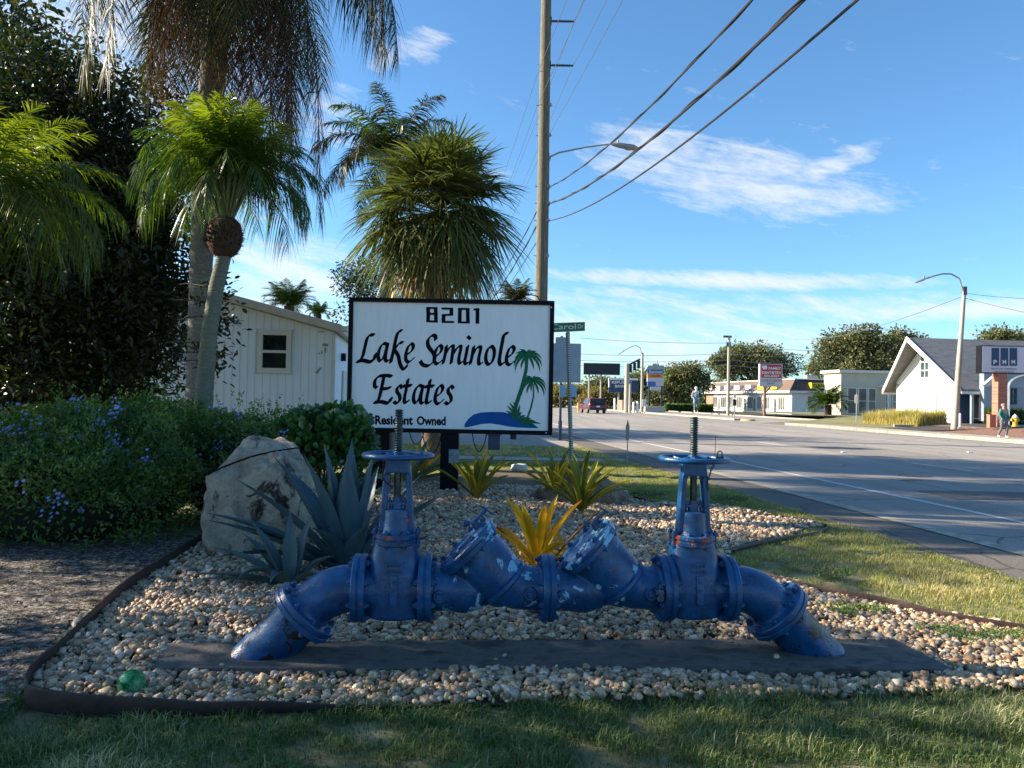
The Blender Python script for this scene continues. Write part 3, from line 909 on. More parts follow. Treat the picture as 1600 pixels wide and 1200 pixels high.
# posts, transformer box, cables, placard
for px_ in (596, 703):
    q = P(px_, 700, SY + .14); po = MB(); po.box((q.x, SY + .14, z0_ / 2 - .1), (.30, .24, z0_ + .2)); po.build('post', M_black, sg, smooth=False, bevel=.006)
M_box = mat('box_navy', (.02, .035, .075), (.03, .045, .09), 8, .4)
q = P(772, 690, SY + .1); bx = MB(); bx.box((q.x, SY + .10, z0_ - .14), (.20, .14, .25)); bx.box((q.x, SY + .10, z0_ - .005), (.26, .2, .02))
bx.build('transformer_box', M_box, sg, smooth=False, bevel=.008)
q = P(709, 713, SY); pc = MB(); pc.box((q.x, SY + .012, q.z), (.17, .012, .23)); plc = pc.build('placard', mat('placard_grey', (.25, .33, .38), (.12, .17, .2), 14, .4), sg, smooth=False, bevel=.004)
for (xa, xb, dp) in ((640, 662, .22), (738, 760, .30), (660, 690, .35)):
    a = P(xa, 690, SY + .1); b_ = P(xb, 690, SY + .1); cb = MB()
    pts = [Vector((a.x + (b_.x - a.x) * t, SY + .08, z0_ - dp * math.sin(PI * t) ** .7 * (1 if xa != 640 else .9))) for t in np.linspace(0, 1, 12)]
    cb.tube(pts, .009, 6); cb.build('cable', M_black, sg)
# mounting screws at the corner
sc_ = MB()
for (a, b_) in ((1432, 176), (1398, 1022)): 
    q = SQ(a, b_); sc_.lathe(Vector((q.x, SY - .001, q.z)), (0, -1, 0), [(0, .012), (.005, .01)], 8)
sc_.build('screws', M_white, sg)
# ------------------------------------------------------------ gravel bed
bedp = [G(44, 1078), G(120, 985), G(203, 915), G(318, 852), G(332, 800), G(440, 775), G(560, 757), G(700, 742), G(800, 732), G(935, 742), G(1000, 785), G(1150, 796), G(1288, 822), G(1230, 838), G(1150, 858), G(1125, 882),
        G(1185, 902), G(1320, 934), G(1600, 986), G(1720, 1010), G(1730, 1083), G(1500, 1084), G(1250, 1090), G(1000, 1098), G(800, 1102), G(400, 1112), G(200, 1112), G(70, 1102)]
BED = [(q.x, q.y) for q in bedp]
flat('gravel_base', [(x, y) for x, y in BED], M_bedbase, .004)
def stone_templates(sub, k, seed):
    out = []
    for i in range(k):
        bm = bmesh.new(); bmesh.ops.create_icosphere(bm, subdivisions=sub, radius=1)
        bm.verts.ensure_lookup_table()
        V = np.array([v.co[:] for v in bm.verts]); F = np.array([[v.index for v in f.verts] for f in bm.faces]); bm.free()
        d = np.array([mnoise.noise(Vector(v * .9) + Vector((seed + i * 7, 0, 0))) for v in V])
        d2 = np.array([mnoise.noise(Vector(v * 1.9) + Vector((seed + i * 7, 3, 0))) for v in V])
        V = V * (1 + .30 * d + .13 * d2)[:, None]
        V = np.sign(V) * np.abs(V) ** .92
        out.append(V)
    return out, F
def rand_rot(n):
    q = RG.normal(size=(n, 4)); q /= np.linalg.norm(q, axis=1)[:, None]
    w_, x, y, z = q.T
    return np.stack([1 - 2 * (y * y + z * z), 2 * (x * y - z * w_), 2 * (x * z + y * w_), 2 * (x * y + z * w_), 1 - 2 * (x * x + z * z), 2 * (y * z - x * w_), 2 * (x * z - y * w_), 2 * (y * z + x * w_), 1 - 2 * (x * x + y * y)], 1).reshape(n, 3, 3)
def scatter_stones(cx, cy, cz, size, sub, flatz=.62):
    T, F = stone_templates(sub, 10, 5); nv = len(T[0]); n = len(cx)
    which = RG.integers(0, 10, n); TT = np.array(T)[which]
    sc = np.stack([size * RG.uniform(.8, 1.35, n), size * RG.uniform(.7, 1.05, n), size * RG.uniform(.5, .8, n)], 1)
    V = TT * sc[:, None, :]
    R_ = rand_rot(n); V = np.einsum('nij,nkj->nki', R_, V)
    V[:, :, 2] *= flatz / .62 * .8
    V += np.stack([cx, cy, cz], 1)[:, None, :]
    FF = F[None] + (np.arange(n) * nv)[:, None, None]
    return V.reshape(-1, 3), FF.reshape(-1, 3), np.repeat(RG.random(n), nv)
def stone_mat(name):
    m, nt, b, out = newmat(name)
    a = nt.nodes.new('ShaderNodeAttribute'); a.attribute_name = 'rnd'
    r = ramp(nt, a.outputs['Fac'], [(0, (.12, .065, .035)), (.14, (.27, .165, .085)), (.30, (.43, .31, .19)), (.45, (.17, .12, .085)), (.58, (.50, .36, .22)), (.72, (.29, .175, .09)), (.86, (.60, .50, .38)), (1, (.10, .08, .065))])
    n1 = N(nt, 'ShaderNodeTexNoise', Scale=55., Detail=5.); L(nt, coords(nt), n1.inputs['Vector'])
    r2 = ramp(nt, n1.outputs[0], [(.3, .75), (.62, 1.45)])
    mm = nt.nodes.new('ShaderNodeMix'); mm.data_type = 'RGBA'; mm.blend_type = 'MULTIPLY'; mm.inputs[0].default_value = 1
    L(nt, r.outputs[0], mm.inputs[6]); L(nt, r2.outputs[0], mm.inputs[7]); L(nt, mm.outputs[2], b.inputs['Base Color'])
    b.inputs['Roughness'].default_value = .62
    bumpn(nt, b, n1.outputs[0], .4, .004)
    return m
M_stone = stone_mat('river_gravel')
def padin(x, y): return inpoly(x, y, PADP)
def bedz(x, y):
    return .018 + .02 * np.sin(x * 2.1 + 1) * np.sin(y * 1.7) + .035 * np.exp(-((x + .2) ** 2 / 3 + (y - 5.6) ** 2 / .25)) 
Vs, Fs, As = [], [], []
off = 0
for (ya, yb, dens, s0, s1, sub) in ((3.8, 6.4, 1850, .0115, .040, 1), (6.4, 9.0, 900, .018, .046, 1), (9.0, 14, 520, .022, .050, 1)):
    xs0, xs1 = -4.4, 5.0
    n = int((yb - ya) * (xs1 - xs0) * dens)
    x = RG.uniform(xs0, xs1, n); y = RG.uniform(ya, yb, n)
    k = inpoly(x, y, BED) & ((~padin(x, y)) | (RG.random(n) < .002))
    # only what the bed shows; a thin soily patch on the right
    x, y = x[k], y[k]; n = len(x)
    sz = s0 + (s1 - s0) * RG.random(n) ** 2.4
    onpad = padin(x, y)
    z = bedz(x, y) + RG.uniform(-.004, .026, n) + np.where(onpad, .035, 0)
    z = np.where(onpad, .055, z)
    V, F, A = scatter_stones(x, y, z, sz, sub)
    Vs.append(V); Fs.append(F + off); As.append(A); off += len(V)
tag(npmesh('gravel', np.concatenate(Vs), np.concatenate(Fs), M_stone, att=np.concatenate(As)), 'tan and white river gravel filling the planting bed', 'gravel', kind='stuff')

# edging
M_edge = mat('edging_plastic', (.020, .011, .010), (.040, .020, .017), 6, .5, bump=.3, bscale=40)
def edging(pts, h, label, wd=.016, taper=0.):
    o = MB(); Q = []
    pts = [Vector((q.x, q.y, 0)) for q in pts]; n = len(pts)
    for i in range(n - 1):
        p0, p1, p2, p3 = pts[max(i - 1, 0)], pts[i], pts[i + 1], pts[min(i + 2, n - 1)]
        for j in range(6):
            t = j / 6
            Q.append(.5 * ((2 * p1) + (p2 - p0) * t + (2 * p0 - 5 * p1 + 4 * p2 - p3) * t * t + (3 * p1 - p0 - 3 * p2 + p3) * t ** 3))
    Q.append(pts[-1]); vs = []
    for i, q in enumerate(Q):
        d = (Q[min(i + 1, len(Q) - 1)] - Q[max(i - 1, 0)]).normalized(); nn_ = Vector((d.y, -d.x, 0)) * wd
        hh = h * (1 - taper * max(0, (i / len(Q) - .6) / .4)) + .005 * math.sin(i * .5)
        lean = nn_ * .3
        vs += [q - nn_ * .5, q - nn_ * .5 + lean + Vector((0, 0, hh)), q + nn_ * .5 + lean + Vector((0, 0, hh)), q + nn_ * .5]
    fs = [(i * 4 + k, (i + 1) * 4 + k, (i + 1) * 4 + (k + 1) % 4, i * 4 + (k + 1) % 4) for i in range(len(Q) - 1) for k in range(4)]
    fs += [(0, 1, 2, 3), tuple((len(Q) - 1) * 4 + k for k in (3, 2, 1, 0))]
    o.add(vs, fs)
    return tag(o.build('garden_edging', M_edge, bevel=.004, angle=50), label, 'edging', 'brown plastic edging round the bed')
edging([G(325, 846), G(262, 886), G(205, 922), G(150, 975), G(95, 1030), G(52, 1070), G(42, 1100), G(70, 1113), G(150, 1120), G(245, 1122), G(330, 1118), G(415, 1114), G(560, 1112), G(700, 1108)], .115, 'dark brown plastic edging curving round the left corner of the gravel bed', taper=.85)
edging([G(1120, 884), G(1190, 905), G(1280, 928), G(1400, 952), G(1500, 975), G(1640, 1000), G(1760, 1020)], .075, 'sunlit brown edging behind the right end of the pipework')
edging([G(985, 778), G(1060, 797), G(1150, 805), G(1230, 812), G(1285, 822), G(1292, 830), G(1268, 838), G(1200, 850), G(1128, 866)], .05, 'thin brown edging looping round the far right tip of the gravel bed')

# ------------------------------------------------------------ grass
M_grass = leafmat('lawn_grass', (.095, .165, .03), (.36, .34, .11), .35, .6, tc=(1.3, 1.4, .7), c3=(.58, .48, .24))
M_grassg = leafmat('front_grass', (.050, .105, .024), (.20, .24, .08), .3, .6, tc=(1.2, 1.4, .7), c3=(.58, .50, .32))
def blades(x, y, z, h, wd, bend, rot=None):
    n = len(x); a = RG.uniform(0, 2 * PI, n); d = np.stack([np.cos(a), np.sin(a), np.zeros(n)], 1)
    sd_ = np.stack([-d[:, 1], d[:, 0], np.zeros(n)], 1); base = np.stack([x, y, z], 1)
    # face mostly to the viewer so blades read
    b1 = base + np.array([0, 0, 1.]) * (h * .55)[:, None] + d * (h * bend * .25)[:, None]
    b2 = base + np.array([0, 0, 1.]) * (h * (1 - .35 * bend))[:, None] + d * (h * bend)[:, None]
    w_ = wd[:, None] / 2
    V = np.stack([base - sd_ * w_, base + sd_ * w_, b1 + sd_ * w_ * .8, b1 - sd_ * w_ * .8, b2 + sd_ * w_ * .12, b2 - sd_ * w_ * .12], 1)
    F = np.array([[0, 1, 2, 3], [3, 2, 4, 5]])[None] + (np.arange(n) * 6)[:, None, None]
    return V.reshape(-1, 3), F.reshape(-1, 4)
def nz2(x, y, s, o=0.):
    return np.array([mnoise.noise(Vector((a * s + o, b_ * s, o))) for a, b_ in zip(x, y)]) 
def grass_area(name, poly, dens, h0, h1, wd, m, label, dry=0., excl=None, zf=0., big=.9):
    xs = [q[0] for q in poly]; ys = [q[1] for q in poly]
    n = int((max(xs) - min(xs)) * (max(ys) - min(ys)) * dens)
    x = RG.uniform(min(xs), max(xs), n); y = RG.uniform(min(ys), max(ys), n)
    k = inpoly(x, y, poly)
    # keep to what the camera's surroundings can see
    k &= np.abs(x) < .82 * y + 1.2
    if excl is not None: k &= ~inpoly(x, y, excl)
    x, y = x[k], y[k]; n = len(x)
    c1 = nz2(x, y, big, 3.); c2 = nz2(x, y, 3.7, 8.)
    keep = RG.random(n) < np.clip(.80 + 1.2 * c2 + .6 * c1, .18, 1)
    x, y, c1, c2 = x[keep], y[keep], c1[keep], c2[keep]; n = len(x)
    h = (h0 + (h1 - h0) * RG.random(n) ** 1.6) * np.clip(1 + 1.0 * c2 + .5 * c1, .4, 1.8)
    V, F = blades(x, y, np.full(n, zf - .01), h, wd * RG.uniform(.6, 1.3, n), RG.uniform(.2, 1.1, n))
    A = np.clip(dry + .55 * c1 + .4 * c2 + RG.normal(0, .24, n), 0, 1)
    return tag(npmesh(name, V, F, m, att=np.repeat(A, 6)), label, 'grass', kind='stuff')
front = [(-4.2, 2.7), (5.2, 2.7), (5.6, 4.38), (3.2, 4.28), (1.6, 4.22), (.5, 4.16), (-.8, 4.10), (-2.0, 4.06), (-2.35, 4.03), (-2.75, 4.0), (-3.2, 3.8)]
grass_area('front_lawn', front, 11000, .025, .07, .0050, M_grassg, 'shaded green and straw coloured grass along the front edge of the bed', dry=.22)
right = [(q.x, q.y) for q in (G(1125, 884), G(1190, 902), G(1320, 932), G(1600, 983), G(1760, 1015))] + [(5.0, 5.2), RD(5.62, 6.2)[:2], RD(5.62, 8.5)[:2], RD(5.66, 10)[:2], RD(5.6, 12.5)[:2], RD(5.7, 14.5)[:2], RD(5.5, 17)[:2], RD(5.3, 20)[:2], (2.6, 20.8), (2.0, 19.5), (-3, 19.5), (-3, 13.8)]
grass_area('verge_lawn_near', right, 3600, .022, .055, .0055, M_grass, 'patchy sunlit grass between the gravel bed and the road', dry=.42, excl=BED)
beyond = [(-12, 21.3), (2.5, 21.3), RD(5.3, 21.5)[:2], RD(5.3, 25.8)[:2], (-12, 26.8)]
grass_area('verge_lawn_far', beyond, 380, .04, .08, .016, M_grass, 'dry grass strip between footpath and side street', dry=.8)
beyond2 = [(-20, 34.8), RD(5.3, 34.8)[:2], RD(5.3, 70)[:2], (-20, 70)]
grass_area('verge_lawn_distant', beyond2, 30, .05, .1, .05, M_grass, 'dry grass beyond the side street', dry=.6)
# shaggy turf tufts overhanging the bed edge, thin seed heads
n = 900
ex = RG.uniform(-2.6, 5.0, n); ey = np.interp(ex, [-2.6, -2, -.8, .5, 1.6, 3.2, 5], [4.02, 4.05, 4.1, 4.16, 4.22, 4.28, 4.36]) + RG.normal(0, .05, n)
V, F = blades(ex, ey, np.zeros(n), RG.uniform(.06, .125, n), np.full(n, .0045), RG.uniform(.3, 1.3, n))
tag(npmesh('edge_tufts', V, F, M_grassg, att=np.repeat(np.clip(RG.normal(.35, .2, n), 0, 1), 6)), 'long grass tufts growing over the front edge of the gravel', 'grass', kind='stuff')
# ground cover weeds at the right of the bed
M_weed = leafmat('pale_weed', (.13, .19, .055), (.28, .33, .13), .3, .5)
def leaf_arr(Pc, D, Nn, Ln, Wd, fold=.18, shape='oval'):
    """leaves as two folded halves; Pc base points, D direction, Nn normal"""
    D = norm(D); S = norm(np.cross(D, Nn)); Nn = norm(np.cross(S, D)); Ln = Ln[:, None]; Wd = Wd[:, None]
    if shape == 'oval': prof = [(.0, .0), (.32, .9), (.68, .85), (1., 0.)]
    elif shape == 'spoon': prof = [(.0, .12), (.45, .85), (.82, 1.), (1., .3)]
    else: prof = [(.0, .25), (.3, 1.), (.65, .7), (1., 0.)]
    mid, lf, rt = [], [], []
    for t, w_ in prof:
        c = Pc + D * Ln * t - Nn * Ln * .18 * t * t
        mid.append(c); lf.append(c - S * Wd * w_ / 2 + Nn * Wd * w_ * fold); rt.append(c + S * Wd * w_ / 2 + Nn * Wd * w_ * fold)
    V = np.stack([mid[0], lf[1], lf[2], mid[3], rt[2], rt[1], mid[1], mid[2]], 1)
    F = np.array([[0, 6, 1, 1], [6, 7, 2, 1], [7, 3, 2, 2], [0, 5, 6, 6], [6, 5, 4, 7], [7, 4, 3, 3]])
    # triangles/quads mixed -> use quads with repeated removed: build as tris
    T = np.array([[0, 6, 1], [6, 2, 1], [6, 7, 2], [7, 3, 2], [0, 5, 6], [5, 4, 6], [4, 7, 6], [4, 3, 7]])
    n = len(Pc); FF = T[None] + (np.arange(n) * 8)[:, None, None]
    return V.reshape(-1, 3), FF.reshape(-1, 3)
def rdir(n, up=0.):
    d = RG.normal(size=(n, 3)); d[:, 2] += up; return norm(d)
for (px_, py_, rx, ry, n, lb) in ((1335, 962, .28, .14, 2600, 'pale green ground cover patch beside the right riser pipe'), (1545, 1005, .42, .2, 4200, 'pale green weeds spreading at the right edge of the gravel')):
    c = G(px_, py_); a = RG.uniform(0, 2 * PI, n); r_ = np.sqrt(RG.random(n))
    wob = 1 + .3 * np.sin(a * 3 + 1)
    x = c.x + rx * r_ * np.cos(a) * wob; y = c.y + ry * r_ * np.sin(a) * wob; keep = nz2(x, y, 7., 2.) > -.12; x = x[keep]; y = y[keep]; n = len(x)
    V, F = leaf_arr(np.stack([x, y, RG.uniform(.03, .07, n)], 1), rdir(n, .3), rdir(n, 2.), RG.uniform(.012, .026, n), RG.uniform(.008, .016, n))
    tag(npmesh('ground_cover', V, F, M_weed, att=np.repeat(RG.random(n), 8)), lb, 'ground cover', kind='stuff')

# leaf litter and sand on the left
sandp = [(-9, 3.2)] + [(q.x - .03, q.y) for q in (G(20, 1112), G(44, 1078), G(120, 985), G(203, 915), G(318, 852))] + [(-2.9, 8.2), (-3.2, 8.6), (-9, 8.6)]
flat('sandy_ground', sandp, M_sand, .001)
n = 11000
x = RG.uniform(-5.6, -1.6, n); y = RG.uniform(3.7, 8.0, n); k = inpoly(x, y, sandp); x, y = x[k], y[k]; n = len(x)
V, F = leaf_arr(np.stack([x, y, RG.uniform(.004, .014, n)], 1), rdir(n) * [1, 1, .25], rdir(n, 3.), RG.uniform(.012, .06, n), RG.uniform(.003, .018, n))
M_litter = leafmat('leaf_litter', (.025, .016, .011), (.13, .09, .06), .05, .8, c3=(.34, .30, .26))
tag(npmesh('leaf_litter', V, F, M_litter, att=np.repeat(RG.random(n) ** 1.5, 8)), 'dry leaves and twigs scattered over the sandy ground', 'litter', kind='stuff')
n = 340
x = RG.uniform(-2.6, 3.6, n); y = RG.uniform(4.1, 9, n); k = inpoly(x, y, BED); x, y = x[k], y[k]; n = len(x)
V, F = leaf_arr(np.stack([x, y, bedz(x, y) + .045], 1), rdir(n) * [1, 1, .2], rdir(n, 3.), RG.uniform(.02, .07, n), RG.uniform(.006, .02, n))
tag(npmesh('bed_litter', V, F, M_litter, att=np.repeat(RG.random(n), 8)), 'brown fallen leaves lying on the gravel', 'litter', kind='stuff')
# curled dead leaf and thin white hose
c = G(143, 945); cl_ = MB()
cl_.tube([c + Vector((-.06, .0, .03)), c + Vector((0, .01, .04)), c + Vector((.07, 0, .03))], [.012, .03, .008], 8, squash=.6)
tag(cl_.build('dead_leaf', mat('dead_leaf_brown', (.13, .085, .05), (.07, .04, .025), 20, .8)), 'curled brown dead leaf on the sandy ground', 'dead leaf')
# glass ball
m_, nt_, b_, o_ = newmat('green_glass'); b_.inputs['Base Color'].default_value = (.03, .62, .22, 1); b_.inputs['Transmission Weight'].default_value = .75; b_.inputs['Roughness'].default_value = .06; b_.inputs['IOR'].default_value = 1.35
nn1 = N(nt_, 'ShaderNodeTexNoise', Scale=16., Distortion=1.5); L(nt_, coords(nt_), nn1.inputs['Vector']); bumpn(nt_, b_, nn1.outputs[0], .6, .01)
rr_ = ramp(nt_, nn1.outputs[0], [(.4, (.01, .35, .10)), (.65, (.35, .95, .55))]); L(nt_, rr_.outputs[0], b_.inputs['Base Color'])
c = G(201, 1092); gb = MB(); gb.ball((c.x, c.y + .03, .075), .068, (1, 1, .95), 28, 18); gb.lathe((c.x, c.y + .03, -.01), (0, 0, 1), [(0, .03), (.02, .034), (.03, .028)], 16)
tag(gb.build('glass_ball', m_), 'shiny green glass ball sitting in the gravel at the left corner', 'glass ball')

# ------------------------------------------------------------ boulders
def boulder(name, c, size, seed, cuts, m, label, rot=0., sub=5, rough=.15, boxy=0):
    bm = bmesh.new(); bmesh.ops.create_icosphere(bm, subdivisions=sub, radius=1)
    rs = random.Random(seed)
    for v in bm.verts:
        q = v.co.copy()
        if boxy: q = Vector([math.copysign(abs(t) ** boxy, t) for t in q])
        for (nx, ny, nz_, d) in cuts:
            nn_ = Vector((nx, ny, nz_)).normalized(); e = q.dot(nn_) - d
            if e > 0: q -= nn_ * e * .95
        f1 = mnoise.fractal(q * 1.7 + Vector((seed, 0, 0)), 1., 2., 5); f2 = mnoise.noise(q * 7 + Vector((0, seed, 0)))
        rid = abs(mnoise.noise(q * 3.1 + Vector((0, 0, seed))))
        q *= 1 + rough * f1 + .02 * f2 - .10 * max(0, .12 - rid) * 4 * rough / .1 * .5
        v.co = Vector((q.x * size[0], q.y * size[1], q.z * size[2]))
    bmesh.ops.rotate(bm, verts=bm.verts, matrix=Matrix.Rotation(rot, 3, 'Z'))
    me = bpy.data.meshes.new(name); bm.to_mesh(me); bm.free(); me.shade_smooth()
    o = link(name, me, m, loc=c); return tag(o, label, 'boulder')
def rockmat(name, a, b2, dark, lo=.56):
    m, nt, b, out = newmat(name); co = coords(nt)
    n1 = N(nt, 'ShaderNodeTexNoise', Scale=3.2, Detail=9., Roughness=.68); L(nt, co, n1.inputs['Vector'])
    r1 = ramp(nt, n1.outputs[0], [(.32, b2), (.5, a), (.68, tuple(min(.8, x * 1.35) for x in a))])
    n2 = N(nt, 'ShaderNodeTexNoise', Scale=3.4, Detail=10., Roughness=.74, Distortion=.8)
    mp = nt.nodes.new('ShaderNodeMapping'); mp.inputs['Location'].default_value = (1.3, .2, 2.1); L(nt, co, mp.inputs[0]); L(nt, mp.outputs[0], n2.inputs['Vector'])
    vm = nt.nodes.new('ShaderNodeVectorMath'); vm.operation = 'DISTANCE'; L(nt, co, vm.inputs[0]); vm.inputs[1].default_value = (.18, -.42, .12)
    nb_ = M2(nt, 'ADD', n2.outputs[0], M2(nt, 'MULTIPLY', M2(nt, 'MAXIMUM', M2(nt, 'SUBTRACT', 1., M2(nt, 'DIVIDE', vm.outputs['Value'], .42)), 0.), .16))
    r2 = ramp(nt, nb_, [(lo + .055, 0.), (lo + .12, 1.)])
    v = N(nt, 'ShaderNodeTexVoronoi', Scale=3.2, feature='DISTANCE_TO_EDGE'); n4 = nt.nodes.new('ShaderNodeMix'); n4.data_type = 'RGBA'; n4.inputs[0].default_value = .5
    L(nt, co, n4.inputs[6]); L(nt, n1.outputs[1], n4.inputs[7]); L(nt, n4.outputs[2], v.inputs['Vector'])
    rv = ramp(nt, v.outputs[0], [(0., 1.), (.03, 0.)])
    c0 = mixc(nt, r2.outputs[0], r1.outputs[0], dark)
    c1 = mixc(nt, M2(nt, 'MULTIPLY', rv.outputs[0], .35), c0, (.62, .58, .5))
    L(nt, c1, b.inputs['Base Color']); b.inputs['Roughness'].default_value = .9
    n3 = N(nt, 'ShaderNodeTexNoise', Scale=17., Detail=9., Roughness=.7); L(nt, co, n3.inputs['Vector'])
    s_ = M2(nt, 'SUBTRACT', n3.outputs[0], M2(nt, 'MULTIPLY', r2.outputs[0], .8))
    bumpn(nt, b, s_, 1.0, .07)
    return m
def M2(nt, op, a, b=None):
    n = nt.nodes.new('ShaderNodeMath'); n.operation = op
    for i, v in enumerate((a, b)):
        if v is None: continue
        if hasattr(v, 'node'): L(nt, v, n.inputs[i])
        else: n.inputs[i].default_value = v
    return n.outputs[0]
M_lime = rockmat('limestone', (.42, .355, .27), (.19, .155, .12), (.022, .018, .014), .53)
M_brownrock = rockmat('brown_rock', (.20, .15, .10), (.11, .085, .06), (.03, .026, .02), .62)
c = P(400, 790, 7.7)
bl1 = boulder('limestone_boulder', (c.x - .02, 7.85, .47), (.56, .48, .68), 4, [(-.62, -.1, .78, .86), (.80, -.1, .60, .92), (-1, -.2, 0, .86), (1, -.3, -.05, .86), (0, -1, .10, .72), (.10, 0, 1, .90), (-.1, -.75, .66, .82)], M_lime, 'tall pale limestone boulder with dark pits standing in front of the hedge', boxy=.84)
c = P(905, 755, 9.6)
bl2 = boulder('brown_boulder', (P(905, 755, 12).x, 12.0, .16), (.74, .5, .56), 9, [(.6, -.1, .8, .55), (-.8, 0, .6, .7), (0, -1, .3, .7), (0, 0, 1, .75)], M_brownrock, 'low brown layered boulder behind the right yellow bromeliad', rot=-.2)
cb = MB(); pts = []
for t in np.linspace(0, 1, 22):
    pts.append(P(312 + 155 * t, 752 - 52 * t ** .75 - 6 * math.sin(PI * t), 7.30 + .12 * abs(t - .5)))
# drape the cable on the rock's front/top by casting onto it
dg = bpy.context.evaluated_depsgraph_get(); dg.update()
cam0 = Vector((0, 0, H)); q2 = []
for q in pts:
    d = (q - cam0).normalized(); ok, loc, nrm, _ = bl1.ray_cast(cam0 - Vector(bl1.location), d)
    q2.append(loc + Vector(bl1.location) + nrm * .006 if ok else None)
q3 = [q for q in q2 if q is not None]
if len(q3) > 3:
    q3 = [q3[0] + Vector((-.12, .1, -.25))] + q3 + [q3[-1] + Vector((.06, .12, -.22))]
    cb.tube(q3, .0085, 6); tag(cb.build('cable', M_black), 'black cable draped across the top of the limestone boulder', 'cable')
c = G(835, 690); 
boulder('white_rock', (P(812, 690, 17).x, 17, .06), (.2, .15, .12), 3, [(0, 0, 1, .7)], mat('white_rock_paint', (.6, .6, .58), (.45, .44, .4), 5, .9), 'small white rock lying on the grass behind the sign', sub=3)
# ------------------------------------------------------------ succulents
def strap_leaf(base, az, el0, Ln, Wd, droop, ch=.18, n=10, thick=.012, prof='agave', twist=0., curlup=0.):
    """thick tapering strap leaf; returns verts/faces for an MB (world)"""
    d = Vector((math.cos(az), math.sin(az), 0)); sd_ = Vector((-math.sin(az), math.cos(az), 0))
    q = Vector(base); vs = []; e = el0
    for i in range(n + 1):
        t = i / n
        e = el0 - droop * t ** 1.5 + curlup * t * t
        tg = d * math.cos(e) + Vector((0, 0, 1)) * math.sin(e); up = -d * math.sin(e) + Vector((0, 0, 1)) * math.cos(e)
        sdd = sd_ * math.cos(twist * t) + up * math.sin(twist * t)
        if prof == 'agave': w_ = Wd * (.55 + .45 * math.sin(PI * min(1, t * 1.0 + .05))) * (1 - t ** 3.2) if t < 1 else .001
        else: w_ = Wd * (.62 + .38 * math.sin(PI * min(1, t * .9 + .1))) * (1 - max(0, t - .86) / .145) if t < 1 else .002
        w_ = max(w_, .0015); hh = w_ * ch
        th = thick * (1 - .8 * t)
        vs += [q - sdd * w_ / 2 + up * hh, q - sdd * w_ / 4 + up * hh * .25, q, q + sdd * w_ / 4 + up * hh * .25, q + sdd * w_ / 2 + up * hh,
               q + sdd * w_ / 4 - up * th * .8, q - up * th, q - sdd * w_ / 4 - up * th * .8]
        q = q + tg * (Ln / n)
    fs = [(i * 8 + k, i * 8 + (k + 1) % 8, (i + 1) * 8 + (k + 1) % 8, (i + 1) * 8 + k) for i in range(n) for k in range(8)]
    fs += [tuple(range(8))[::-1], tuple(n * 8 + k for k in range(8))]
    return vs, fs
def agmat(name, a, b2, edge=None):
    m, nt, b, out = newmat(name); co = coords(nt, (1, 1, .35))
    n1 = N(nt, 'ShaderNodeTexNoise', Scale=6., Detail=7., Roughness=.6); L(nt, co, n1.inputs['Vector'])
    r = ramp(nt, n1.outputs[0], [(.3, a), (.7, b2)]); L(nt, r.outputs[0], b.inputs['Base Color']); b.inputs['Roughness'].default_value = .5
    n2 = N(nt, 'ShaderNodeTexNoise', Scale=45., Detail=4.); L(nt, co, n2.inputs['Vector']); bumpn(nt, b, n2.outputs[0], .25, .004)
    return m
M_agave = agmat('agave_blue', (.020, .060, .082), (.060, .118, .138))
M_thorn = mat('thorn', (.10, .05, .03))
def agave(name, c, leaves, label, m, group=None):
    r = empty(name, c, label, 'agave')
    for (az_, el_, Ln, Wd, dr, tw, cu) in leaves:
        o = MB(); b0 = Vector(c) + Vector((math.cos(az_) * .05, math.sin(az_) * .05, .03))
        vs, fs = strap_leaf(b0, az_, el_, Ln * .95, Wd * 1.25, dr, .26, 14, .02, 'agave', tw, cu); o.add(vs, fs)
        # marginal teeth
        for i in range(2, 13):
            for s_ in (0, 4):
                a = vs[i * 8 + s_]; mid = vs[i * 8 + 2]; dd = (a - mid).normalized() * .013; t_ = (vs[(i + 1) * 8 + s_] - a).normalized() * .008 if i < 14 else Vector()
                o.add([a - t_, a + t_, a + dd + t_ * 1.2, a + Vector((0, 0, .003))], [(0, 1, 2), (0, 2, 3), (1, 3, 2), (0, 3, 1)])
        o.build('leaf', m, r, angle=60)
    return r
ac = P(545, 885, 7.0); ac = Vector((ac.x, 6.9, .02))
A = lambda d: math.radians(d)
agave('agave_plant', ac, [
    (A(95), A(84), 1.22, .20, .06, 0, 0), (A(170), A(82), 1.18, .19, .08, 0, 0), (A(20), A(82), 1.16, .20, .1, 0, 0), (A(-80), A(80), 1.10, .20, .10, .0, 0), (A(-140), A(74), 1.16, .17, .20, 0, 0),
    (A(175), A(62), 1.25, .17, .25, 0, 0), (A(-165), A(48), 1.28, .16, .30, .2, 0), (A(15), A(58), 1.10, .18, .2, 0, 0), (A(-20), A(45), 1.15, .17, .25, 0, 0), (A(35), A(38), 1.20, .15, .25, 0, 0), (A(150), A(58), 1.1, .17, .3, 0, 0),
    (A(186), A(30), 1.35, .13, .35, .0, 0), (A(-150), A(22), 1.15, .13, .55, .2, 0), (A(-172), A(26), 1.30, .11, .25, 0, 0), (A(-8), A(24), .85, .12, .1, 0, .2), (A(75), A(60), 1.1, .18, .2, 0, 0), (A(-110), A(55), .7, .15, .6, 0, 0), (A(-60), A(50), .75, .15, .3, 0, 0)],
    'large blue grey agave with tall spiny leaves left of the left gate valve', M_agave)
a2 = G(447, 925); a2 = Vector((a2.x, a2.y + .1, .02))
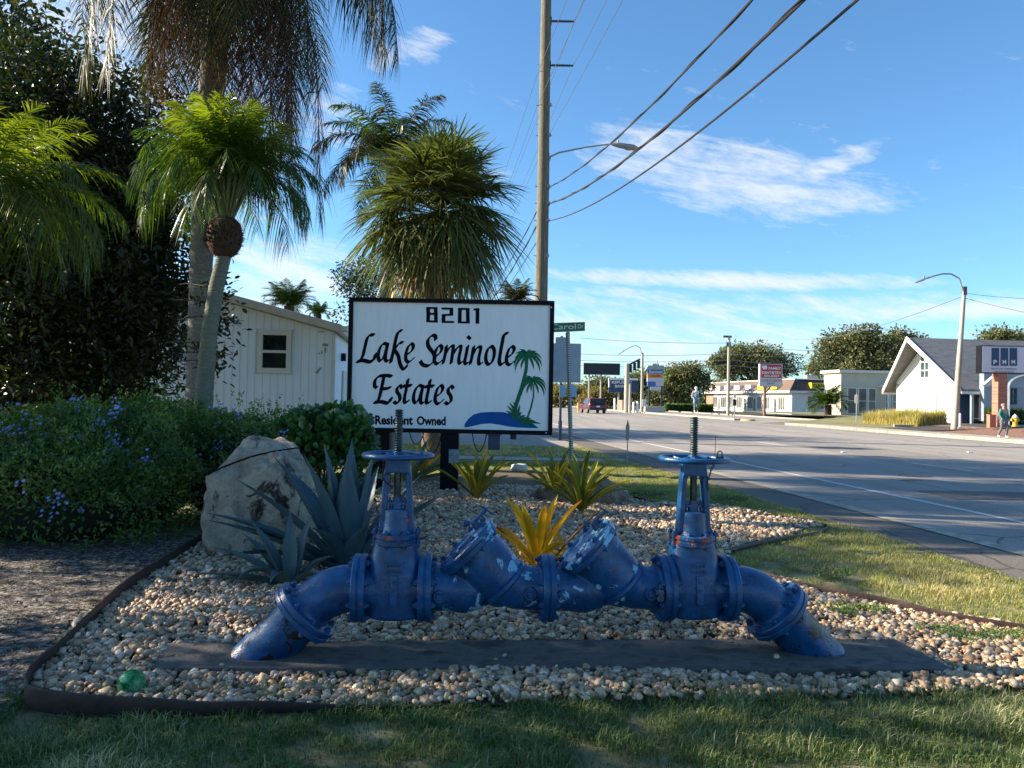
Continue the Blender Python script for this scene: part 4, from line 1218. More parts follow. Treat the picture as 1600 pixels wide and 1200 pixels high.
agave('agave_pup', a2, [
    (A(110), A(80), .62, .10, .15, 0, 0), (A(60), A(75), .60, .10, .2, 0, 0), (A(165), A(62), .62, .10, .3, 0, 0), (A(150), A(40), .66, .09, .3, 0, 0), (A(178), A(35), .70, .08, .5, 0, 0), (A(-160), A(48), .45, .09, 2.0, 0, 0),
    (A(-100), A(55), .38, .085, 2.0, 0, 0), (A(20), A(50), .4, .08, .8, 0, 0), (A(-30), A(40), .4, .08, 1.2, 0, 0), (A(-175), A(12), .75, .05, .3, 0, 0), (A(185), A(8), .72, .05, .25, .3, 0)],
    'small drooping agave pup between boulder and left pipe elbow', agmat('agave_pup_blue', (.035, .07, .072), (.085, .125, .12)))
M_brom = leafmat('bromeliad_green', (.15, .18, .022), (.36, .34, .035), .40, .35, tc=(1.3, 1.3, .5), c3=(.48, .36, .03))
M_bromy = leafmat('bromeliad_yellow_sunlit', (.66, .44, .02), (.80, .56, .03), .45, .3, tc=(1.2, 1.1, .4), c3=(.62, .20, .02))  # yellow leaf, base colour brightened to stand in for sunlight
def bromeliad(c, n, Ln, Wd, label, m, seed, e0=40, e1=80, dr=.7, dead=0, fan=None):
    rs = random.Random(seed); r = empty('bromeliad', c, label, 'bromeliad', 'bromeliads in the gravel bed')
    for i in range(n):
        az_ = 2 * PI * i * .381966 + rs.uniform(-.25, .25)
        if fan is not None: az_ = fan[0] + (rs.random() - .5) * fan[1]
        f = i / max(1, n - 1); el_ = A(e1 + (e0 - e1) * f + rs.uniform(-7, 7))
        o = MB(); vs, fs = strap_leaf(Vector(c) + Vector((math.cos(az_) * .02, math.sin(az_) * .02, .02)), az_, el_, Ln * rs.uniform(.75, 1.08), Wd * rs.uniform(.85, 1.15), dr * rs.uniform(.5, 1.2), .3, 10, .002, 'strap', rs.uniform(-.3, .3))
        o.add(vs, fs); lo = o.build('leaf', m, r, angle=70)
        at = lo.data.attributes.new('rnd', 'FLOAT', 'POINT'); base = rs.random() * .75
        zz = np.array([v.co.z for v in lo.data.vertices]); nv = len(zz)
        tipf = np.clip((zz - zz.min()) / (np.ptp(zz) + 1e-6), 0, 1) ** 6
        at.data.foreach_set('value', np.clip(base + .25 * tipf, 0, 1).astype(np.float32))
    return r
q = G(744, 783); bromeliad((q.x, q.y, .03), 18, .80, .085, 'olive yellow bromeliad rosette in front of the black sign post', M_brom, 1, 45, 84, .55)
q = G(908, 806); bromeliad((q.x, q.y, .05), 20, .88, .08, 'olive yellow bromeliad on a stalk in front of the brown boulder', M_brom, 2, 35, 80, .8)
q = P(866, 760, 12.0); bromeliad((q.x, 11.75, .12), 16, .76, .08, 'olive bromeliad pressed against the left side of the brown boulder', M_brom, 5, 35, 82, .6)
q = G(842, 905); bromeliad((.26, 7.15, .02), 16, .74, .08, 'bright sunlit yellow bromeliad behind the middle of the pipework', M_bromy, 3, 28, 82, .45)
q = G(880, 890); bromeliad((.58, 7.25, .02), 8, .5, .08, 'small low yellow bromeliad just right of the bright yellow one', M_bromy, 9, 15, 60, .5)
M_red = leafmat('dead_strap', (.22, .09, .03), (.45, .22, .08), .3, .6)
# bare stalks by the yellow bromeliad
for (x, y, dx, dz, lb) in ((.28, 7.3, -.50, .42, 'dry reddish leaf leaning left behind the left cover'), (.40, 7.3, .38, .46, 'dry orange edged leaf leaning right behind the yellow bromeliad')):
    o = MB(); vs, fs = strap_leaf((x, y, .05), 0 if dx > 0 else PI, math.atan2(dz, abs(dx)), math.hypot(dx, dz) * 1.3, .04, .2, .35, 8, .002, 'strap'); o.add(vs, fs)
    oo = o.build('dry_leaf', M_red); at = oo.data.attributes.new('rnd', 'FLOAT', 'POINT'); tag(oo, lb, 'dry leaf')
# variegated agave behind the sign
M_var = agmat('variegated', (.10, .17, .10), (.30, .33, .15))
vq = P(640, 740, 14.2)
agave('agave_plant', Vector((vq.x, 14.2, .02)), [(A(a), A(e), l, .13, .4, 0, 0) for a, e, l in ((10, 38, 1.3), (-15, 15, 1.3), (30, 22, 1.4), (60, 60, 1.1), (150, 50, 1.2), (-60, 40, 1.0), (-5, 60, 1.2), (-30, 30, 1.2), (180, 40, 1.2), (-120, 45, 1.))], 'green and cream striped agave showing under the left half of the sign', M_var)
bromeliad((P(660, 720, 15).x, 15.2, .05), 14, .7, .07, 'yellow bromeliad seen under the sign between the two posts', M_bromy, 12, 35, 80, .5)
# small weeds in the bed
M_smallweed = leafmat('small_weed', (.03, .07, .03), (.08, .14, .05), .3, .5)
for (px_, py_, r_, n, lb) in ((1010, 778, .22, 500, 'low dark green weed between the brown boulder and the right valve'), (1140, 785, .2, 420, 'low green weed beside the far edging loop'), (1300, 905, .12, 160, 'small dry sprig on the edging behind the right elbow')):
    c = G(px_, py_); a = RG.uniform(0, 2 * PI, n); rr2 = r_ * np.sqrt(RG.random(n))
    V, F = leaf_arr(np.stack([c.x + rr2 * np.cos(a) * 1.5, c.y + rr2 * np.sin(a), RG.uniform(.03, .10, n)], 1), rdir(n, .4), rdir(n, 2.), RG.uniform(.02, .045, n), RG.uniform(.008, .02, n))
    tag(npmesh('weed', V, F, M_smallweed, att=np.repeat(RG.random(n), 8)), lb, 'weed')

# ------------------------------------------------------------ shrubs
def lumps(pts, c, s, o=0):
    return np.array([mnoise.noise(Vector(p_ * s) + Vector((o, 0, 0))) for p_ in pts])
def shell_leaves(c, r, n, amp, s, thick=.3, zmin=.02, flatside=None):
    """leaf base points in a lumpy shell of an ellipsoid-ish body"""
    d = rdir(n); d[:, 2] = np.abs(d[:, 2]) * np.where(RG.random(n) < .85, 1, -1)
    sq_ = np.sign(d) * np.abs(d) ** .75; sq_ /= np.max(np.abs(sq_), axis=1, keepdims=True) ** .35
    k = 1 + amp * lumps(sq_ * np.array(r), None, s, c[0]) + amp * .6 * lumps(sq_ * np.array(r), None, s * 2.7, c[1])
    dep = 1 - thick * RG.random(n) ** 1.8
    p_ = np.array(c) + sq_ * np.array(r) * (k * dep)[:, None]
    return p_, norm(sq_), p_[:, 2] > zmin
# plumbago hedge: several overlapping bushes that read as one hedge
M_hedge = leafmat('hedge_leaf', (.028, .065, .016), (.11, .17, .035), .38, .5, c3=(.24, .26, .05))
M_flower = leafmat('plumbago_petal', (.16, .22, .62), (.38, .42, .82), .3, .6, tc=(1.1, 1.1, 1.1))
M_twig = mat('twig_brown', (.07, .05, .035), (.04, .028, .02), 9, .9)
M_in = mat('foliage_core', (.010, .018, .006), (.006, .011, .004), 5, 1.)  # near-black fill; the shade inside the hedges is put into its colour
hedge_bits = [((-6.25, 8.9, .40), (1.7, 1.3, .64), 24000), ((-4.75, 9.4, .60), (1.2, 1.35, .84), 22000), ((-3.45, 10.1, .52), (1.05, 1.1, .78), 13000), ((-4.9, 8.4, .40), (1.25, .85, .58), 14000)]
hr = empty('flowering_hedge', (-4.6, 9.4, 0), 'broad green hedge dotted with pale blue flower clusters on the left', 'hedge')
Vs, Fs, As, off = [], [], [], 0; FC = []
core = MB()
for (c, r, n) in hedge_bits:
    p_, nn_, k = shell_leaves(c, r, n, .24, 1.5, .28); p_, nn_ = p_[k], nn_[k]; n = len(p_)
    # thin the back, denser where seen
    D = norm(nn_ * .8 + rdir(n) * .9 + np.array([0, 0, .25])); 
    V, F = leaf_arr(p_, D, norm(nn_ + rdir(n) * .6 + [0, 0, .5]), RG.uniform(.038, .072, n), RG.uniform(.018, .030, n))
    cl_ = lumps(p_, None, 2.2, 4) ; A_ = np.clip(.42 + .5 * cl_ + RG.normal(0, .2, n), 0, 1)
    Vs.append(V); Fs.append(F + off); As.append(np.repeat(A_, 8)); off += len(V)
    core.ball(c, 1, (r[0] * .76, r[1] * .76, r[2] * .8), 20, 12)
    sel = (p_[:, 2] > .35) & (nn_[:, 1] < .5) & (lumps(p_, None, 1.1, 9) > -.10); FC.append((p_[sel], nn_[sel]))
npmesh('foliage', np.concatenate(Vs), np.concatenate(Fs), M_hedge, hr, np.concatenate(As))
core.build('shade_core', M_in, hr)  # solid dark body added behind the leaf shell to stop see-through gaps
sv, sf, so_, sa = [], [], 0, []
for (c, r, n) in hedge_bits:
    for j in range(55):
        a = rnd.uniform(0, 2 * PI); rr_ = rnd.uniform(.2, .98); b0_ = np.array([c[0] + r[0] * rr_ * math.cos(a), c[1] + r[1] * rr_ * math.sin(a), c[2] + r[2] * math.sqrt(max(.05, 1 - rr_ ** 3.2)) * .98]); k_ = 16
        dd_ = np.array([math.cos(a) * .5 * rr_ + rnd.uniform(-.3, .3), math.sin(a) * .5 * rr_ + rnd.uniform(-.3, .3), 1.]); ln_s = rnd.uniform(.12, .38); t_s = RG.random(k_)[:, None]
        pts_s = b0_ + dd_ * t_s * ln_s + RG.normal(0, .012, (k_, 3)); V, F = leaf_arr(pts_s, rdir(k_, .5), rdir(k_, 1.), RG.uniform(.03, .055, k_), RG.uniform(.013, .022, k_)); sv.append(V); sf.append(F + so_); so_ += len(V); sa.append(np.repeat(RG.uniform(.4, 1., k_), 8))
npmesh('shoots', np.concatenate(sv), np.concatenate(sf), M_hedge, hr, np.concatenate(sa))
Pp = np.concatenate([a for a, b_ in FC]); Nn_ = np.concatenate([b_ for a, b_ in FC])
sel = RG.choice(len(Pp), 190, replace=False); fp, fa, fcn = [], [], []
for i in sel:
    k = RG.integers(3, 12)
    fp.append(Pp[i] + Nn_[i] * .07 + RG.normal(0, .045, (k, 3)))
fp = np.concatenate(fp); n = len(fp)
fpV, fpF = [], []
for j in range(5):
    an = 2 * PI * j / 5
    nrm = norm(np.tile([[-.15, -.8, .6]], (n, 1)) + rdir(n) * .35) if j == 0 else nrm
    if j == 0: t1 = norm(np.cross(nrm, np.tile([[0, 0, 1.]], (n, 1)))); t2 = np.cross(nrm, t1)
    V, F = leaf_arr(fp, t1 * math.cos(an) + t2 * math.sin(an), nrm, np.full(n, .019), np.full(n, .015)); fpV.append(V); fpF.append(F + j * len(V))
fo = npmesh('flowers', np.concatenate(fpV), np.concatenate(fpF), M_flower, hr, np.tile(np.repeat(RG.random(n), 8), 5)); fo['kind'] = 'stuff'
# broad leaf shrub by the sign
M_clusia = leafmat('broad_leaf', (.018, .060, .018), (.060, .140, .035), .30, .28, c3=(.15, .24, .05), spec=.6)
cr_ = empty('broad_leaf_shrub', (P(506, 760, 9.6).x, 9.7, 0), 'dark glossy round leaved shrub between the boulder and the sign', 'shrub')
cc0 = (P(506, 690, 9.7).x, 9.75, .70)
p_, nn_, k = shell_leaves(cc0, (.56, .52, .68), 3000, .22, 2.2, .45); p_, nn_ = p_[k], nn_[k]; n = len(p_)
V, F = leaf_arr(p_, norm(nn_ * .9 + rdir(n) * .6 + [0, 0, .5]), norm(nn_ + rdir(n) * .7 + [0, -.2, .4]), RG.uniform(.10, .15, n), RG.uniform(.065, .10, n), .12, 'spoon')
npmesh('foliage', V, F, M_clusia, cr_, np.repeat(np.clip(.3 + .5 * lumps(p_, None, 2.5, 1) + RG.normal(0, .22, n), 0, 1), 8))
tw = MB()
for i in range(14):
    a = rnd.uniform(0, 2 * PI); e = Vector(cc0) + Vector((math.cos(a) * .5, math.sin(a) * .4, rnd.uniform(-.1, .5)))
    tw.tube([Vector((cc0[0], cc0[1], 0)), Vector((cc0[0], cc0[1], .2)).lerp(e, .4), e], [.02, .014, .005], 6)
tw.build('branches', M_twig, cr_)

# ------------------------------------------------------------ leafy trees
def limb(mb, a, b_, r0, r1, wob=.12, n=6, rs=rnd):
    a = Vector(a); b_ = Vector(b_); Ln = (b_ - a).length; pts = [a]
    for i in range(1, n):
        t = i / n; pts.append(a.lerp(b_, t) + Vector((rs.uniform(-1, 1), rs.uniform(-1, 1), rs.uniform(-.3, .8))) * wob * Ln * .35)
    pts.append(b_); mb.tube(pts, [r0 + (r1 - r0) * i / n for i in range(n + 1)], 8)
    return pts
def leafy_tree(name, base, crown, n_cl, n_lf, lsize, m, mt, label, trunk_r, seed, sp=.35, cat='tree', group=None, thick=.55, shape='oval', wf=.5, limbs=True, droop=.0):
    """crown: list of (centre, radii). leaves gather in clumps through the crown's volume"""
    rs = random.Random(seed); r = empty(name, base, label, cat, group)
    tk = MB(); base = Vector(base)
    cz = min(c[2] for c, _ in crown); fork = Vector((base.x, base.y, base.z + (cz - base.z) * .55))
    tk.tube([base + Vector((0, 0, -.05)), base + Vector((0, 0, .3)), fork], [trunk_r * 1.35, trunk_r, trunk_r * .8], 12)
    C = []
    tot = sum(a[0] * a[1] * a[2] for _, a in crown)
    for (c, a) in crown:
        limb(tk, fork, c, trunk_r * .6, trunk_r * .16, .15, rs=rs)
        k = max(3, int(n_cl * a[0] * a[1] * a[2] / tot))
        d = rdir(k); rad = 1 - thick * RG.random(k) ** 1.5
        q = np.array(c) + d * np.array(a) * rad[:, None]; C.append(q)
        if limbs:
            for i in range(0, k, max(1, k // 9)): limb(tk, c, q[i], trunk_r * .14, trunk_r * .03, .2, 4, rs)
    tk.build('trunk', mt, r)
    C = np.concatenate(C); k = len(C); per = n_lf // k
    p_ = np.repeat(C, per, 0); n = len(p_); csz = np.repeat(RG.uniform(.6, 1.3, k) * sp, per)
    off_ = np.clip(RG.normal(size=(n, 3)), -1.5, 1.5) * csz[:, None] * [1, 1, .65]; p_ = p_ + off_
    D = norm(norm(off_) + rdir(n) * .8 + np.array([0, 0, -droop]))
    V, F = leaf_arr(p_, D, norm(rdir(n) + [0, 0, 1.]), RG.uniform(.7, 1.3, n) * lsize, RG.uniform(.7, 1.2, n) * lsize * wf, .15, shape)
    A_ = np.clip(np.repeat(RG.random(k) * .6, per) + RG.normal(.18, .18, n), 0, 1)
    npmesh('crown', V, F, m, r, np.repeat(A_, 8))
    return r
M_bark = mat('bark_grey', (.14, .12, .10), (.07, .06, .05), 8, .95, bump=.8, bscale=30, dist=.03)
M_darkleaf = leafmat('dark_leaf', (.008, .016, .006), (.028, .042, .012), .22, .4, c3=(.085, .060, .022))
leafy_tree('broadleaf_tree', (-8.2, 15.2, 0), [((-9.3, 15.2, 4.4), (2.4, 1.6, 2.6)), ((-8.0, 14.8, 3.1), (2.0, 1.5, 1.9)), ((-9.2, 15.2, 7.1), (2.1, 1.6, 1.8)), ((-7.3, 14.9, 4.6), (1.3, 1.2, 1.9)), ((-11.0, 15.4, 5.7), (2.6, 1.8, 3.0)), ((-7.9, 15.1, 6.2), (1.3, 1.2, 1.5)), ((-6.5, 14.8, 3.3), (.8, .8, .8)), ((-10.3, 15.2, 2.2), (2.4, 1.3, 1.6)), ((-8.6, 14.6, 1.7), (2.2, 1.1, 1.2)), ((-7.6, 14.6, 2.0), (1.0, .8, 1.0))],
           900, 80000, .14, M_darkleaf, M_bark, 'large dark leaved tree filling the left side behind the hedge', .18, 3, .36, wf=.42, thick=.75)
bt0 = bpy.data.objects['broadleaf_tree']; ip = []
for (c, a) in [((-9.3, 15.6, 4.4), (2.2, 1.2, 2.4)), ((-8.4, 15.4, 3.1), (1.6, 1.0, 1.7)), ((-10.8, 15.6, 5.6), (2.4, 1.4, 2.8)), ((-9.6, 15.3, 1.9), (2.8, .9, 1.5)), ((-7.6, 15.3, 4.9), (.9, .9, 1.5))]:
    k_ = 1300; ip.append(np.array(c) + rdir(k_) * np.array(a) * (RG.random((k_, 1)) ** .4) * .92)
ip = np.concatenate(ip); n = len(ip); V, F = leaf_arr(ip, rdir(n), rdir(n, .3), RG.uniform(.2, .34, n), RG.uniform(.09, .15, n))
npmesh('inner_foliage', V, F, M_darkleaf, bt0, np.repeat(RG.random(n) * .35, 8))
# overhanging sprigs in front of the house wall
sp_ = MB(); Vs, Fs, off = [], [], 0
brt = empty('leafy_branch', (-5.0, 12.0, 2.2), 'dark leafy branch tips hanging in front of the white house wall', 'branch')
for (x, y) in ((352, 448), (365, 500), (362, 555), (350, 570), (338, 470), (330, 540)):
    e = P(x, y, 11.6); a = e + Vector((-.8, .25, .05)); pts = limb(sp_, a, e, .012, .004, .2, 5); n = 34
    t = RG.uniform(.35, 1.05, n); base = np.array([(a.lerp(e, float(q)))[:] for q in t]) + RG.normal(0, .035, (n, 3))
    V, F = leaf_arr(base, norm(rdir(n) + [.5, 0, -.3]), rdir(n, .5), RG.uniform(.09, .14, n), RG.uniform(.035, .05, n)); Vs.append(V); Fs.append(F + off); off += len(V)
sp_.build('twigs', M_twig, brt); npmesh('leaves', np.concatenate(Vs), np.concatenate(Fs), M_darkleaf, brt, np.repeat(RG.random(off // 8) * .5, 8))
# ------------------------------------------------------------ palms
def ribbon(P0, D, Ln, Wd, W_dir, hang, seg=3, taper=True):
    """strips from P0 along D bending down by hang; all arrays"""
    n = len(P0); rows = []
    for j in range(seg + 1):
        t = j / seg
        c = P0 + D * (Ln * t)[:, None] + np.array([0, 0, -1.]) * (hang * Ln * t * t)[:, None]
        # foreshorten when hanging a lot
        w_ = Wd * (.5 + .5 * min(1, 3 * t)) * (1 - t ** 2.2 * .96) / 2
        rows += [c - W_dir * w_[:, None], c + W_dir * w_[:, None]]
    V = np.stack(rows, 1); nv = 2 * (seg + 1)
    F = np.array([[2 * j, 2 * j + 1, 2 * j + 3, 2 * j + 2] for j in range(seg)])[None] + (np.arange(n) * nv)[:, None, None]
    return V.reshape(-1, 3), F.reshape(-1, 4), nv
def frond_path(base, az_, el0, Ln, droop, n=24, pw=1.3, minel=-1.5):
    d = np.array([math.cos(az_), math.sin(az_), 0]); q = np.array(base, float); P_, T_ = [], []
    for i in range(n + 1):
        t = i / n; e = max(minel, el0 - droop * t ** pw); tg = d * math.cos(e) + np.array([0, 0, math.sin(e)])
        P_.append(q.copy()); T_.append(tg); q = q + tg * Ln / n
    return np.array(P_), np.array(T_), d
def pinnate(base, az_, el0, Ln, droop, ll, nl, hang, wd, vee=.35, spread=(65, 25), pw=1.3, start=.12, minel=-1.5, jit=.12, rr_=.02, clump=0):
    P_, T_, d = frond_path(base, az_, el0, Ln, droop, 24, pw, minel)
    t = np.linspace(start, .995, nl); Vs, Fs, As, off = [], [], [], 0
    sdv = np.array([-d[1], d[0], 0])
    for s_ in (-1, 1):
        tt = np.clip(t + RG.normal(0, .004, nl), 0, 1); idx = tt * 24; i0 = np.minimum(idx.astype(int), 23); f = (idx - i0)[:, None]
        p_ = P_[i0] * (1 - f) + P_[i0 + 1] * f; tg = norm(T_[i0] * (1 - f) + T_[i0 + 1] * f)
        up = norm(np.cross(tg, sdv[None]) * -1); up = np.where(up[:, 2:3] < -.9, -up, up)
        a = np.radians(spread[0] + (spread[1] - spread[0]) * tt ** 2)[:, None]
        D = norm(sdv * s_ * np.sin(a) + tg * np.cos(a) + up * vee * (1 + clump * RG.normal(size=(nl, 1))) + RG.normal(0, jit, (nl, 3)))
        lens = ll * (np.sin(PI * (tt * .82 + .13)) ** .7) * RG.uniform(.85, 1.1, nl)
        V, F, nv = ribbon(p_, D, lens, np.full(nl, wd), norm(tg + RG.normal(0, .15, (nl, 3))), hang * RG.uniform(.6, 1.3, nl))
        Vs.append(V); Fs.append(F + off); As.append(np.repeat(np.clip(RG.normal(.45, .2, nl), 0, 1), nv)); off += len(V)
    # rachis as 4-sided strip
    R_ = []; 
    for i in range(25):
        r_ = rr_ * (1 - i / 26); up = norm(np.cross(T_[i], sdv)); R_ += [P_[i] - sdv * r_, P_[i] + up * r_ * .7, P_[i] + sdv * r_, P_[i] - up * r_ * .7]
    RF = np.array([[i * 4 + k, i * 4 + (k + 1) % 4, (i + 1) * 4 + (k + 1) % 4, (i + 1) * 4 + k] for i in range(24) for k in range(4)])
    Vs.append(np.array(R_)); Fs.append(RF + off); As.append(np.full(len(R_), .8))
    return np.concatenate(Vs), np.concatenate(Fs), np.concatenate(As)
def palm_trunk(pts, radii, rings=60, amp=.03, boss=None):
    o = MB(); P_ = [Vector(q) for q in pts]; Q, R_ = [], []
    for i in range(rings + 1):
        t = i / rings * (len(P_) - 1); k = min(int(t), len(P_) - 2); f = t - k; r_ = radii[k] + (radii[k + 1] - radii[k]) * f
        Q.append(P_[k].lerp(P_[k + 1], f)); R_.append(r_ * (1 + amp * (i % 2)))
    o.tube(Q, R_, 18); return o
M_ptrunk = mat('palm_trunk_grey', (.20, .19, .175), (.12, .115, .105), 9, .9, bump=.9, bscale=14, stretch=(1, 1, 5), c3=(.25, .24, .22), dist=.03)
M_ptrunkg = mat('palm_trunk_green', (.19, .20, .15), (.12, .125, .095), 9, .9, bump=.9, bscale=14, stretch=(1, 1, 6), dist=.03)
M_queen = leafmat('queen_leaf', (.016, .024, .008), (.040, .042, .013), .30, .5, c3=(.10, .065, .024), spec=.2)
M_deadf = leafmat('dead_frond', (.04, .016, .009), (.085, .038, .020), .25, .8, c3=(.15, .085, .05), spec=.15)
M_pyg = leafmat('date_leaf', (.018, .044, .010), (.050, .088, .016), .35, .32, tc=(1.8, 1.9, .5), c3=(.085, .12, .022))
M_pygy = leafmat('date_leaf_sunlit', (.065, .105, .013), (.16, .20, .022), .48, .35, tc=(1.7, 1.7, .45))  # brighter copy of the date leaf; sunlight on upper fronds put into the colour
M_boot = mat('palm_fibre', (.045, .022, .014), (.10, .05, .03), 26, .95, bump=1., bscale=70, stretch=(1, 1, .4), dist=.05)
def put(name, arr, m, r): return npmesh(name, arr[0], arr[1], m, r, arr[2], smooth=False)
# tall queen palm
qp = empty('tall_palm', (P(306, 640, 13).x, 13, 0), 'tall grey trunked palm with brown and green fronds hanging from above the frame', 'palm')
t0_ = P(306, 640, 13); t1_ = P(338, 40, 13)
dx = (t1_.x - t0_.x)
tp = Vector((t1_.x + dx * .30, 13, 10.35))
palm_trunk([(t0_.x - .03, 13, -.05), (t0_.x, 13, t0_.z), (P(318, 320, 13).x, 13, P(318, 320, 13).z), (t1_.x, 13, t1_.z), tp], [.19, .17, .19, .215, .20], 70, .035).build('trunk', M_ptrunk, qp)
rs = random.Random(5)
for i in range(20):
    az_ = 2 * PI * i * .381966 + .4
    el0 = A(rs.uniform(8, 42)) if i < 12 else A(rs.uniform(-10, 22))
    put('frond', pinnate(tp + Vector((0, 0, .1)), az_, el0, rs.uniform(4.2, 5.0), rs.uniform(1.9, 2.4), .80, 130, 1.1, .034, .1, (75, 35), .75, .12, -1.50, .22, .03), M_queen, qp)
for (az_, lf, s_) in ((318, 6.3, 1), (335, 5.9, 1), (10, 6.2, 1), (300, 5.0, 1), (205, 3.7, 1), (235, 3.4, 1), (258, 3.6, .9), (275, 3.9, 1), (292, 4.0, 1), (312, 4.9, 1), (326, 5.0, 1.1), (345, 5.2, 1.1), (30, 4.2, 1), (80, 4., 1), (130, 4, 1), (165, 4, 1), (190, 4.1, 1.1)):
    put('dead_frond', pinnate(tp + Vector((0, 0, -.1)), A(az_), A(-15), lf, 1.5, .66, 120, 1.4, .032, .0, (60, 25), .4, .2, -1.53, .3, .03), M_deadf if s_ <= 1 else M_queen, qp)
# date palm with bulbous crown base
c0 = P(350, 400, 11.2); c1 = P(354, 283, 11.2)
dp = empty('date_palm', (P(318, 640, 11.2).x, 11.2, 0), 'slender leaning palm with brown fibre ball under bright yellow green fronds', 'palm')
palm_trunk([(P(316, 640, 11.2).x - .02, 11.2, -.05), P(320, 600, 11.2), P(327, 520, 11.2), P(338, 450, 11.2), c0], [.14, .125, .11, .105, .10], 60, .06).build('trunk', M_ptrunkg, dp)
fb = MB(); fb.lathe(P(349, 402, 11.2), (P(352, 340, 11.2) - P(349, 402, 11.2)), [(0, .10), (.05, .17), (.16, .235), (.36, .25), (.50, .22), (.58, .14)], 24)
fo = fb.build('fibre_ball', M_boot, dp)
for i in range(140):
    pass
n = 900; dd = rdir(n); cb_ = np.array(P(350, 376, 11.2)[:])
V, F, nv = ribbon(cb_ + dd * [.22, .22, .25] + [0, 0, .05], norm(dd + [0, 0, .6]), RG.uniform(.05, .11, n), np.full(n, .022), norm(np.cross(dd, rdir(n))), np.zeros(n)); npmesh('boots', V, F, mat('boot_brown', (.035, .017, .011), (.018, .009, .006), 15, .9), fo, smooth=False)
pt = MB()
for i in range(44):
    az_ = 2 * PI * i * .381966; e = A(64 + 20 * ((i * 7) % 5) / 5); d = Vector((math.cos(az_) * math.cos(e), math.sin(az_) * math.cos(e), math.sin(e))); pt.tube([c1 + Vector((0, 0, -.76)) + d * .04, c1 + Vector((0, 0, -.74)) + d * .95], [.028, .016], 6)
pt.build('petioles', mat('petiole_green', (.12, .15, .06), (.08, .09, .04), 5, .6), dp)
rs = random.Random(8)
for i in range(60):
    az_ = 2 * PI * i * .381966; f = i / 59
    el0 = A(89 - 52 * f ** 1.3 + rs.uniform(-5, 5)); Ln = 1.25 + .40 * f
    put('frond', pinnate(c1 + Vector((0, 0, -.05 - .15 * f)), az_, el0, Ln, .60 + 1.95 * f ** 1.3, .47, 50, .22 + .8 * f, .024, .3, (58, 22), 1.2, .2, -1.45, .07, .014), M_pygy if f < .5 else M_pyg, dp)
# left edge palm
c2 = P(-15, 318, 9.6)
lpz = empty('date_palm', (c2.x - .15, 9.6, 0), 'feathery green palm at the left edge of the picture above the hedge', 'palm')
palm_trunk([(c2.x - .15, 9.6, -.05), (c2.x - .1, 9.6, 1.8), (c2.x, 9.6, c2.z - .1)], [.12, .10, .11], 40, .06).build('trunk', M_boot, lpz)
for i in range(44):
    az_ = 2 * PI * i * .381966 + 1; f = i / 43; el0 = A(84 - 60 * f + rs.uniform(-7, 7))
    put('frond', pinnate(c2 + Vector((0, 0, -.1 * f)), az_, el0, 1.5 + .3 * math.sin(PI * f), 1.1 + 1.2 * f, .45, 46, .3 + .8 * f, .021, .25, (62, 22), 1.2, .18, -1.45, .12, .013), M_pygy if f < .35 else M_pyg, lpz)
# sabal palm: fan leaves
def fan_leaf(base, az_, el0, pet, R_, n=34, droop=.5, wd=.042):
    P_, T_, d = frond_path(base, az_, el0, pet, .35, 8, 1.2)
    tip = P_[-1]; tg = T_[-1]; sdv = np.array([-d[1], d[0], 0]); up = norm(np.cross(sdv, tg)); 
    if up[2] < 0 and el0 > 0: up = -up
    a = np.radians(np.linspace(-118, 118, n)) + RG.normal(0, .03, n)
    mid = tip + tg * 0.0
    D = np.cos(a)[:, None] * tg + np.sin(a)[:, None] * sdv + up * (.16 * np.abs(np.sin(a)) + RG.normal(0, .07, n))[:, None]
    D = norm(D); st = tip + tg * (.18 * R_ * (np.cos(a * .5) ** 2))[:, None]
    ln = R_ * (.72 + .28 * np.cos(a)) * RG.uniform(.9, 1.05, n)
    Wd_ = norm(np.cross(D, up[None]) + RG.normal(0, .35, (n, 3)))
    V, F, nv = ribbon(st, D, ln, np.full(n, wd), Wd_, droop * RG.uniform(.5, 1.4, n), 4)
    A_ = np.repeat(np.clip(RG.normal(.4, .2, n), 0, 1), nv); off = len(V); Rr = []
    for i in range(9):
        r_ = .016; Rr += [P_[i] - sdv * r_, P_[i] + up * r_, P_[i] + sdv * r_, P_[i] - up * r_]
    RF = np.array([[i * 4 + k, i * 4 + (k + 1) % 4, (i + 1) * 4 + (k + 1) % 4, (i + 1) * 4 + k] for i in range(8) for k in range(4)])
    return np.concatenate([V, Rr]), np.concatenate([F, RF + off]), np.concatenate([A_, np.full(36, .8)])
M_sabal = leafmat('sabal_leaf', (.045, .062, .020), (.115, .125, .036), .28, .38, c3=(.20, .18, .07))
M_sabold = leafmat('sabal_old_leaf', (.16, .11, .035), (.30, .21, .07), .3, .6, c3=(.30, .16, .07))
SPY = 17.0; sc0 = P(687, 330, SPY); sb0 = P(681, 470, SPY)
sp2 = empty('fan_palm', (sb0.x, SPY, 0), 'round crowned fan palm rising directly behind the sign', 'palm')
tkp = palm_trunk([(sb0.x, SPY, -.05), (sb0.x, SPY, 1.6), sb0, (sc0.x, SPY, sc0.z - .1)], [.26, .22, .25, .20], 40, .05); tko = tkp.build('trunk', mat('sabal_trunk', (.14, .10, .07), (.08, .055, .04), 12, .95, bump=1., bscale=30), sp2)
bt = MB()
for i in range(46):
    az_ = 2 * PI * i * .381966; z_ = sb0.z - .6 + 1.7 * i / 46; q = Vector((sb0.x + math.cos(az_) * .20, SPY + math.sin(az_) * .20, z_)); d = Vector((math.cos(az_) * .35 - math.sin(az_) * .5, math.sin(az_) * .35 + math.cos(az_) * .5, .8)).normalized()
    bt.tube([q, q + d * .28, q + d * .52], [.05, .045, .035], 5, squash=.4)
